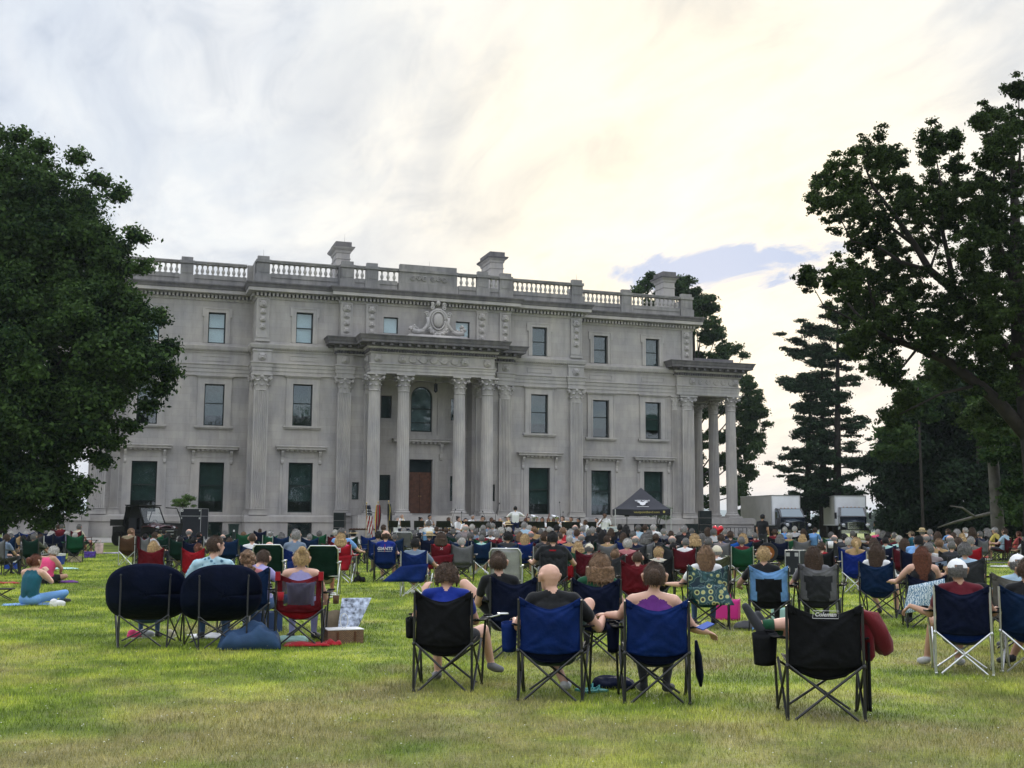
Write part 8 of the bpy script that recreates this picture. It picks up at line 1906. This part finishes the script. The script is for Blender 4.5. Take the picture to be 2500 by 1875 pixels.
# ================================================================ things on the grass
def cloth_heap(name, lb, cat, px, d, w, dp, h, m_, seed=0, tw=0, n=26, top=1.0):
    b = MB()
    def f(u, v):
        x, y = (u - .5) * 2, (v - .5) * 2; rr = min(1, math.sqrt(x * x + y * y)); e = max(0, 1 - max(abs(x), abs(y)) ** 3) ** .6
        z = h * e * (.55 + .45 * noise.noise(Vector((x * 1.6, y * 1.6, seed))) + .12 * noise.noise(Vector((x * 3, y * 3, seed + 5)))) + .012
        k = 1 + .12 * noise.noise(Vector((x * 2, y * 2, seed + 9))); return (x * w / 2 * k, y * dp / 2 * k, max(.008, z))
    b.grid(f, n, n, thick=.006); o = b.build(name, m_, None, True); o.location = at(px, d); o.rotation_euler = (0, 0, facing(px, tw)); return tag(o, lb, cat)
BAGN = nylon('denim')
cloth_heap('cloth_bag', 'big crumpled blue cloth bag on the grass between the round chair and the red chair', 'bag', 610, 14.2, .74, .5, .42, mat('blue_canvas', (.022, .055, .12), .75, var=.2, vscale=5, bump=.5, bscale=10), 3, n=34)
cloth_heap('towel', 'mint and white towel under the red mesh chair', 'towel', 705, 15.0, .5, .4, .09, fab('mint'), 6)
cloth_heap('cloth', 'red cloth lying under the red mesh chair', 'cloth', 748, 14.5, .55, .3, .07, fab('red'), 8); cloth_heap('cloth', 'small red cloth beside the picnic basket', 'cloth', 812, 14.6, .22, .2, .09, fab('red'), 9)
cloth_heap('blanket', 'white and mint blanket under the second round chair', 'blanket', 520, 15.4, .55, .4, .06, fab('white'), 11)
b = MB(); b.lathe([(.10, 0), (.13, .012), (.12, .016), (.0, .01)], (0, 0, 0), 20); o = b.build('plate', WHT); o.location = at(480, 15.6); tag(o, 'white plate on the grass behind the round chair', 'plate')
# picnic basket with open lid
WK = bpy.data.materials.new('wicker'); WK.use_nodes = True; t = WK.node_tree; b_ = t.nodes['Principled BSDF']; b_.inputs['Roughness'].default_value = .7; tcx = t.nodes.new('ShaderNodeTexCoord'); bk = t.nodes.new('ShaderNodeTexBrick'); bk.inputs['Scale'].default_value = 1; bk.inputs['Brick Width'].default_value = .03; bk.inputs['Row Height'].default_value = .012; bk.inputs['Mortar Size'].default_value = .0025; mpx = t.nodes.new('ShaderNodeMapping'); mpx.inputs['Rotation'].default_value = (PI / 2, 0, 0)
bk.inputs['Color1'].default_value = (.30, .17, .09, 1); bk.inputs['Color2'].default_value = (.20, .11, .06, 1); bk.inputs['Mortar'].default_value = (.05, .03, .02, 1); t.links.new(tcx.outputs['Object'], mpx.inputs[0]); t.links.new(mpx.outputs[0], bk.inputs['Vector']); t.links.new(bk.outputs[0], b_.inputs['Base Color'])
LIN = mat('checked_lining', (.30, .34, .42), .8, var=.9, vscale=18)
r = empty('picnic_basket', at(836, 14.9), facing(836, -14), 'open wicker picnic basket with a patterned lid lining beside the red chair', 'basket'); b = MB()
for a_ in ((-.23, .23, -.16, -.145, 0, .17), (-.23, .23, .145, .16, 0, .17), (-.23, -.215, -.145, .145, 0, .17), (.215, .23, -.145, .145, 0, .17), (-.215, .215, -.145, .145, 0, .015)): b.box(*a_)
b.build('basket_body', WK, r); b = MB(); b.box(-.235, .235, -.165, .165, .17, .18); b.build('cloth_lining', fab('white'), r)
b = MB(); P_ = [(.10, -.15, .19), (.10, .16, .19), (.42, .16, .50), (.42, -.15, .50)]; P_ = [(-.02, .17, .18), (.25, .17, .18), (.46, .34, .52), (.08, .40, .52)]; b.add(P_ + [(x + .005, y + .015, z + .01) for x, y, z in P_], [(0, 1, 2, 3), (7, 6, 5, 4), (0, 4, 5, 1), (1, 5, 6, 2), (2, 6, 7, 3), (3, 7, 4, 0)]); b.build('lid', LIN, r)
for x in (-.10, .12): b = MB(); b.box(x - .012, x + .012, -.172, -.16, .02, .15); b.build('strap', mat('brown_leather', (.10, .04, .02), .5), r)
b = MB(); b.path([(.02 + .05 * math.cos(t), .02, .27 + .09 * math.sin(t)) for t in [k * PI / 9 for k in range(19)]], .006, 6); b.build('handle', WHT, r)
b = MB(); b.grid(lambda u, v: ((.15 + .02 * v) * math.cos(2 * PI * u) * (1 if abs(math.cos(2 * PI * u)) > .0 else 1), .09 * math.sin(2 * PI * u) + .01 * math.sin(9 * u), .36 * v + .02 * v * math.sin(2 * PI * u * 3)), 24, 6); o = b.build('paper_bag', mat('brown_paper', (.30, .24, .17), .85, var=.15, vscale=6, bump=.6, bscale=8)); o.location = at(815, 15.3) ; o.scale = (1.1, 1, 1.0); tag(o, 'crumpled brown paper bag standing behind the picnic basket', 'bag')
# shoes
def shoe(px, d, c, lb, tw=60, L_=.26, s=1):
    b = MB(); b.ell((0, 0, .045), (.045, L_ / 2, .05), 14, 8); b.ell((0, -.06, .07), (.038, .06, .05), 10, 6); b.v = [(x, y, max(0, z)) for x, y, z in b.v]; r = b.build('shoe', fab(c), None, True); b = MB(); b.lathe([(1, 0), (1, .018)], (0, 0, 0), 20); b.v = [(x * .048, y * (L_ / 2 + .005), z) for x, y, z in b.v]; b.build('sole', WHT, r)
    r.location = at(px, d); r.rotation_euler = (0, 0, facing(px, tw)); r.scale = (s,) * 3; return tag(r, lb, 'shoe')
shoe(333, 15.2, 'pink', 'pink and white shoe under the first round chair', 70); shoe(358, 15.3, 'pale_grey', 'grey and pink shoe under the first round chair', 50); shoe(418, 15.3, 'cream', 'cream sandal on the grass between the round chairs', 20); shoe(2232, 21, 'white', 'white shoe far under the zigzag blanket chair', 60)
b = MB(); b.box(-.045, .045, -.12, .12, 0, .02); b.path([(-.04, .02, .02), (0, .05, .06), (.04, .02, .02)], .008, 6); 
for px, d, lb in ((1436, 11.0, 'teal sandal on the grass between the two blue chairs'), (1452, 10.9, 'second teal sandal, touching the dark backpack')): o = link('sandal', b.mesh('sandal', [mat('teal_foam', (.05, .26, .26), .6)])); o.location = at(px, d); o.rotation_euler = (0, 0, facing(px, 60)); tag(o, lb, 'sandal')
cloth_heap('backpack', 'dark blue backpack lying on the grass between the two blue chairs', 'backpack', 1497, 11.2, .42, .3, .16, nylon('navy'), 14)
def tote(px, d, w, dp, h, c, lb, name='tote_bag', cat='bag', handles=True, m_=None):
    r = empty(name, at(px, d), facing(px, 12), lb, cat); b = MB()
    b.grid(lambda u, v: ((w / 2) * (1 + .08 * v) * max(-1, min(1, 1.4 * math.cos(2 * PI * u))), (dp / 2) * (1 - .35 * v) * max(-1, min(1, 1.4 * math.sin(2 * PI * u))) + .01 * math.sin(11 * u + 3 * v), h * v * (1 - .06 * abs(math.sin(2 * PI * u)))), 28, 8, thick=.005); b.box(-w / 2 + .01, w / 2 - .01, -dp / 2 + .01, dp / 2 - .01, .0, .01); b.build('body', m_ or fab(c), r, True)
    if handles:
        for y in (-.04, .04): b = MB(); b.path([(-w * .2, y, h * .95), (-w * .14, y, h * 1.25), (w * .14, y, h * 1.25), (w * .2, y, h * .95)], .008, 6); b.build('handle', m_ or fab(c), r)
    return r
tote(1772, 18.6, .42, .22, .34, 'pink', 'hot pink bag on the grass beside the sunflower chair', m_=mat('hot_pink_nylon', (.50, .02, .20), .5)); tote(1903, 18.2, .22, .16, .24, 'mint', 'pale mint bag beside the sky blue chair')
cloth_heap('bag', 'grey soft bag on the grass beside the hot pink bag', 'bag', 1828, 17.2, .42, .3, .16, fab('grey'), 17); cloth_heap('cloth', 'bright blue crumpled cloth on top of the grey soft bag', 'cloth', 1866, 16.9, .34, .26, .16, fab('sky_blue'), 19)
cloth_heap('backpack', 'small black backpack under the red chair with the white label', 'backpack', 878, 28, .3, .25, .24, nylon('black'), 21)
o = cloth_heap('frisbee', 'yellow and white paper scrap on the grass in the open strip', 'paper', 1142, 30, .34, .12, .03, fab('yellow'), 22)
# coolers
def cooler(px, d, w, dp, h, lb, tw=20):
    r = empty('cooler', at(px, d), facing(px, tw), lb, 'cooler'); BC_ = mat('blue_cooler_plastic', (.010, .045, .30), .4); b = MB(); b.add([(-w * .46, -dp * .46, .02), (w * .46, -dp * .46, .02), (w * .46, dp * .46, .02), (-w * .46, dp * .46, .02), (-w / 2, -dp / 2, h * .8), (w / 2, -dp / 2, h * .8), (w / 2, dp / 2, h * .8), (-w / 2, dp / 2, h * .8)], [(0, 3, 2, 1), (4, 5, 6, 7), (0, 1, 5, 4), (1, 2, 6, 5), (2, 3, 7, 6), (3, 0, 4, 7)]); b.build('body', BC_, r)
    b = MB(); b.box(-w / 2 - .01, w / 2 + .01, -dp / 2 - .01, dp / 2 + .01, h * .8, h); b.build('lid', WHT, r); b = MB(); b.path([(-w / 2 - .01, 0, h * .7), (-w / 2 - .05, 0, h * .75), (-w / 2 - .05, 0, h * .85)], .01, 5); b.build('handle', WHT, r); return r
cooler(133, 36, .52, .36, .36, 'large blue cooler with a white lid on the grass under the maple'); cooler(28, 33, .36, .28, .26, 'small blue cooler with a white lid near the picture edge')
b = MB(); b.lathe([(.035, 0), (.035, .14), (.014, .18), (.014, .20)], (0, 0, 0), 12); o = b.build('bottle', WHT, None, True); o.location = at(124, 36) + V3(0, 0, .36); tag(o, 'white bottle standing on the lid of the large blue cooler', 'bottle')
tote(182, 38, .40, .2, .22, 'straw', 'straw coloured tote bag beside the white haired sitter', m_=mat('straw_weave', (.40, .34, .22), .8, var=.5, vscale=20)); tote(219, 42, .36, .25, .24, 'purple', 'purple patterned box bag near the folding table', handles=False, m_=mat('purple_print', (.06, .03, .20), .7, var=.9, vscale=22)); tote(241, 46, .30, .12, .44, 'white', 'white shopping bag with a red print near the folding table', m_=mat('white_red_bag', (.55, .40, .38), .7, var=.4, vscale=4))
cloth_heap('blanket', 'blue and pink picnic blanket spread near the utility vehicle', 'blanket', 275, 47, 1.1, 1.3, .03, mat('blue_pink_blanket', (.35, .30, .42), .85, var=.6, vscale=1.6), 25); cloth_heap('towel', 'pale teal towel spread by the large cooler', 'towel', 150, 33.5, .9, .5, .05, fab('mint'), 26)
cloth_heap('blanket', 'red blanket on the grass at the picture edge', 'blanket', 12, 26.5, .6, .4, .05, fab('red'), 27); cloth_heap('cloth', 'dark purple and brown clothes on the grass behind the pink top woman', 'cloth', 160, 27, .55, .3, .07, fab('purple'), 28); cloth_heap('towel', 'pale blue towel under the young woman in teal', 'towel', 82, 20.6, 1.0, .5, .02, fab('sky_blue'), 29)
shoe(140, 20.3, 'white', 'white and black shoe at the feet of the young woman in teal', 70, s=1.1); cloth_heap('blanket', 'white strip of blanket on the bright grass before the pale trunk', 'blanket', 2445, 40, .7, .3, .05, fab('white'), 30)
cloth_heap('blanket', 'dark blanket under the seated group by the pale trunk', 'blanket', 2455, 43.5, 1.6, .8, .03, fab('charcoal'), 31)
# folding side tables
def side_table(px, d, h, w, lb, c=BLACKF):
    r = empty('folding_table', at(px, d), facing(px, 10), lb, 'table'); b = MB(); b.box(-w / 2, w / 2, -w * .35, w * .35, h - .02, h); b.build('table_top', c, r)
    for s in (-1, 1): b = MB(); b.tube((s * w * .45, -.1, 0), (-s * w * .40, -.1, h - .02), .010, n=6); b.tube((s * w * .45, .1, 0), (-s * w * .40, .1, h - .02), .010, n=6); b.build('leg', STEEL, r)
side_table(2, 21.5, .22, .42, 'low black folding table cut by the picture edge near the woman in teal'); side_table(222, 46, .55, .5, 'small dark folding table in front of the man in the maroon chair'); side_table(2026, 33, .38, .5, 'small table with a yellow top beside the person in red', mat('yellow_top', (.45, .42, .25), .6))
# round backed seat, red empty seat, umbrella, dark round seat, towel chair cover
r = empty('round_back_chair', at(1876, 30), facing(1876, 6), 'round backed chair with an orange centre near the black truck', 'chair'); b = MB(); b.lathe([(.0, 0), (.24, 0), (.26, .02), (.24, .04), (0, .04)], (0, 0, .72), 26, ax='y'); b.build('backrest', nylon('charcoal'), r); b = MB(); b.lathe([(.0, -.01), (.17, -.01)], (0, 0, .72), 22, ax='y'); b.build('orange_panel', fab('orange'), r); b = MB(); b.box(-.24, .24, .02, .44, .42, .46); b.build('seat', nylon('charcoal'), r)
for sx in (-.2, .2):
    for sy in (.05, .4): b = MB(); b.tube((sx, sy, 0), (sx, sy, .42), .012, n=6); b.build('leg', STEEL, r)
c = chair('quad', at(1378, 24.5), facing(1378, 4), 'red', label='low empty red camp chair beside the man in the black cap', group=CHG, sc=.82, top=.78)
b = MB(); b.tube((0, 0, 0), (-.06, .04, .72), .008, n=6); b.path([(-.01, 0, .12), (-.04, .03, .50), (-.06, .04, .66)], [.010, .035, .012], 8); o = b.build('closed_umbrella', fab('pale_grey')); o.location = at(2050, 17.4); tag(o, 'closed pale grey umbrella leaning at the grey strapped chair', 'umbrella')
b = MB(); b.grid(lambda u, v: (.28 * v * math.cos(2 * PI * u), -.05 + .07 * (1 - v * v), .36 + .31 * v * math.sin(2 * PI * u)), 30, 6, thick=.02); o = b.build('round_seat_cover', nylon('charcoal'), None, True); o.location = at(2398, 17.5); o.rotation_euler = (0, 0, facing(2398)); tag(o, 'dark round folded sunshade standing behind the white cap man', 'sunshade')
# clothes line: cups in holders
for px, d, py, c_, lb in ((2028, 17.2, 1338, 'white', 'white foam cup held above the grey strapped chair'), (685, 14.3, 1466, 'red', 'red cup in the arm of the red chair'), (820, 14.3, 1474, 'brown', 'brown drink in the red chair cup holder')):
    b = MB(); b.lathe([(.034, 0), (.042, .10), (.0, .10)], (0, 0, 0), 14); o = b.build('cup', fab(c_), None, True); o.location = at(px, d, py=py); tag(o, lb, 'cup')
# evening haze over the whole place, sky outside it
b = MB(); b.box(-9500, 12500, -320, 8000, -52, 134); HZ = bpy.data.materials.new('haze'); HZ.use_nodes = True; t = HZ.node_tree; t.nodes.remove(t.nodes['Principled BSDF']); pv = t.nodes.new('ShaderNodeVolumePrincipled'); pv.inputs['Color'].default_value = (.78, .87, .96, 1); pv.inputs['Density'].default_value = .00016; pv.inputs['Anisotropy'].default_value = .1
t.links.new(pv.outputs[0], t.nodes['Material Output'].inputs['Volume']); tagk(b.build('haze', HZ), 'stuff')
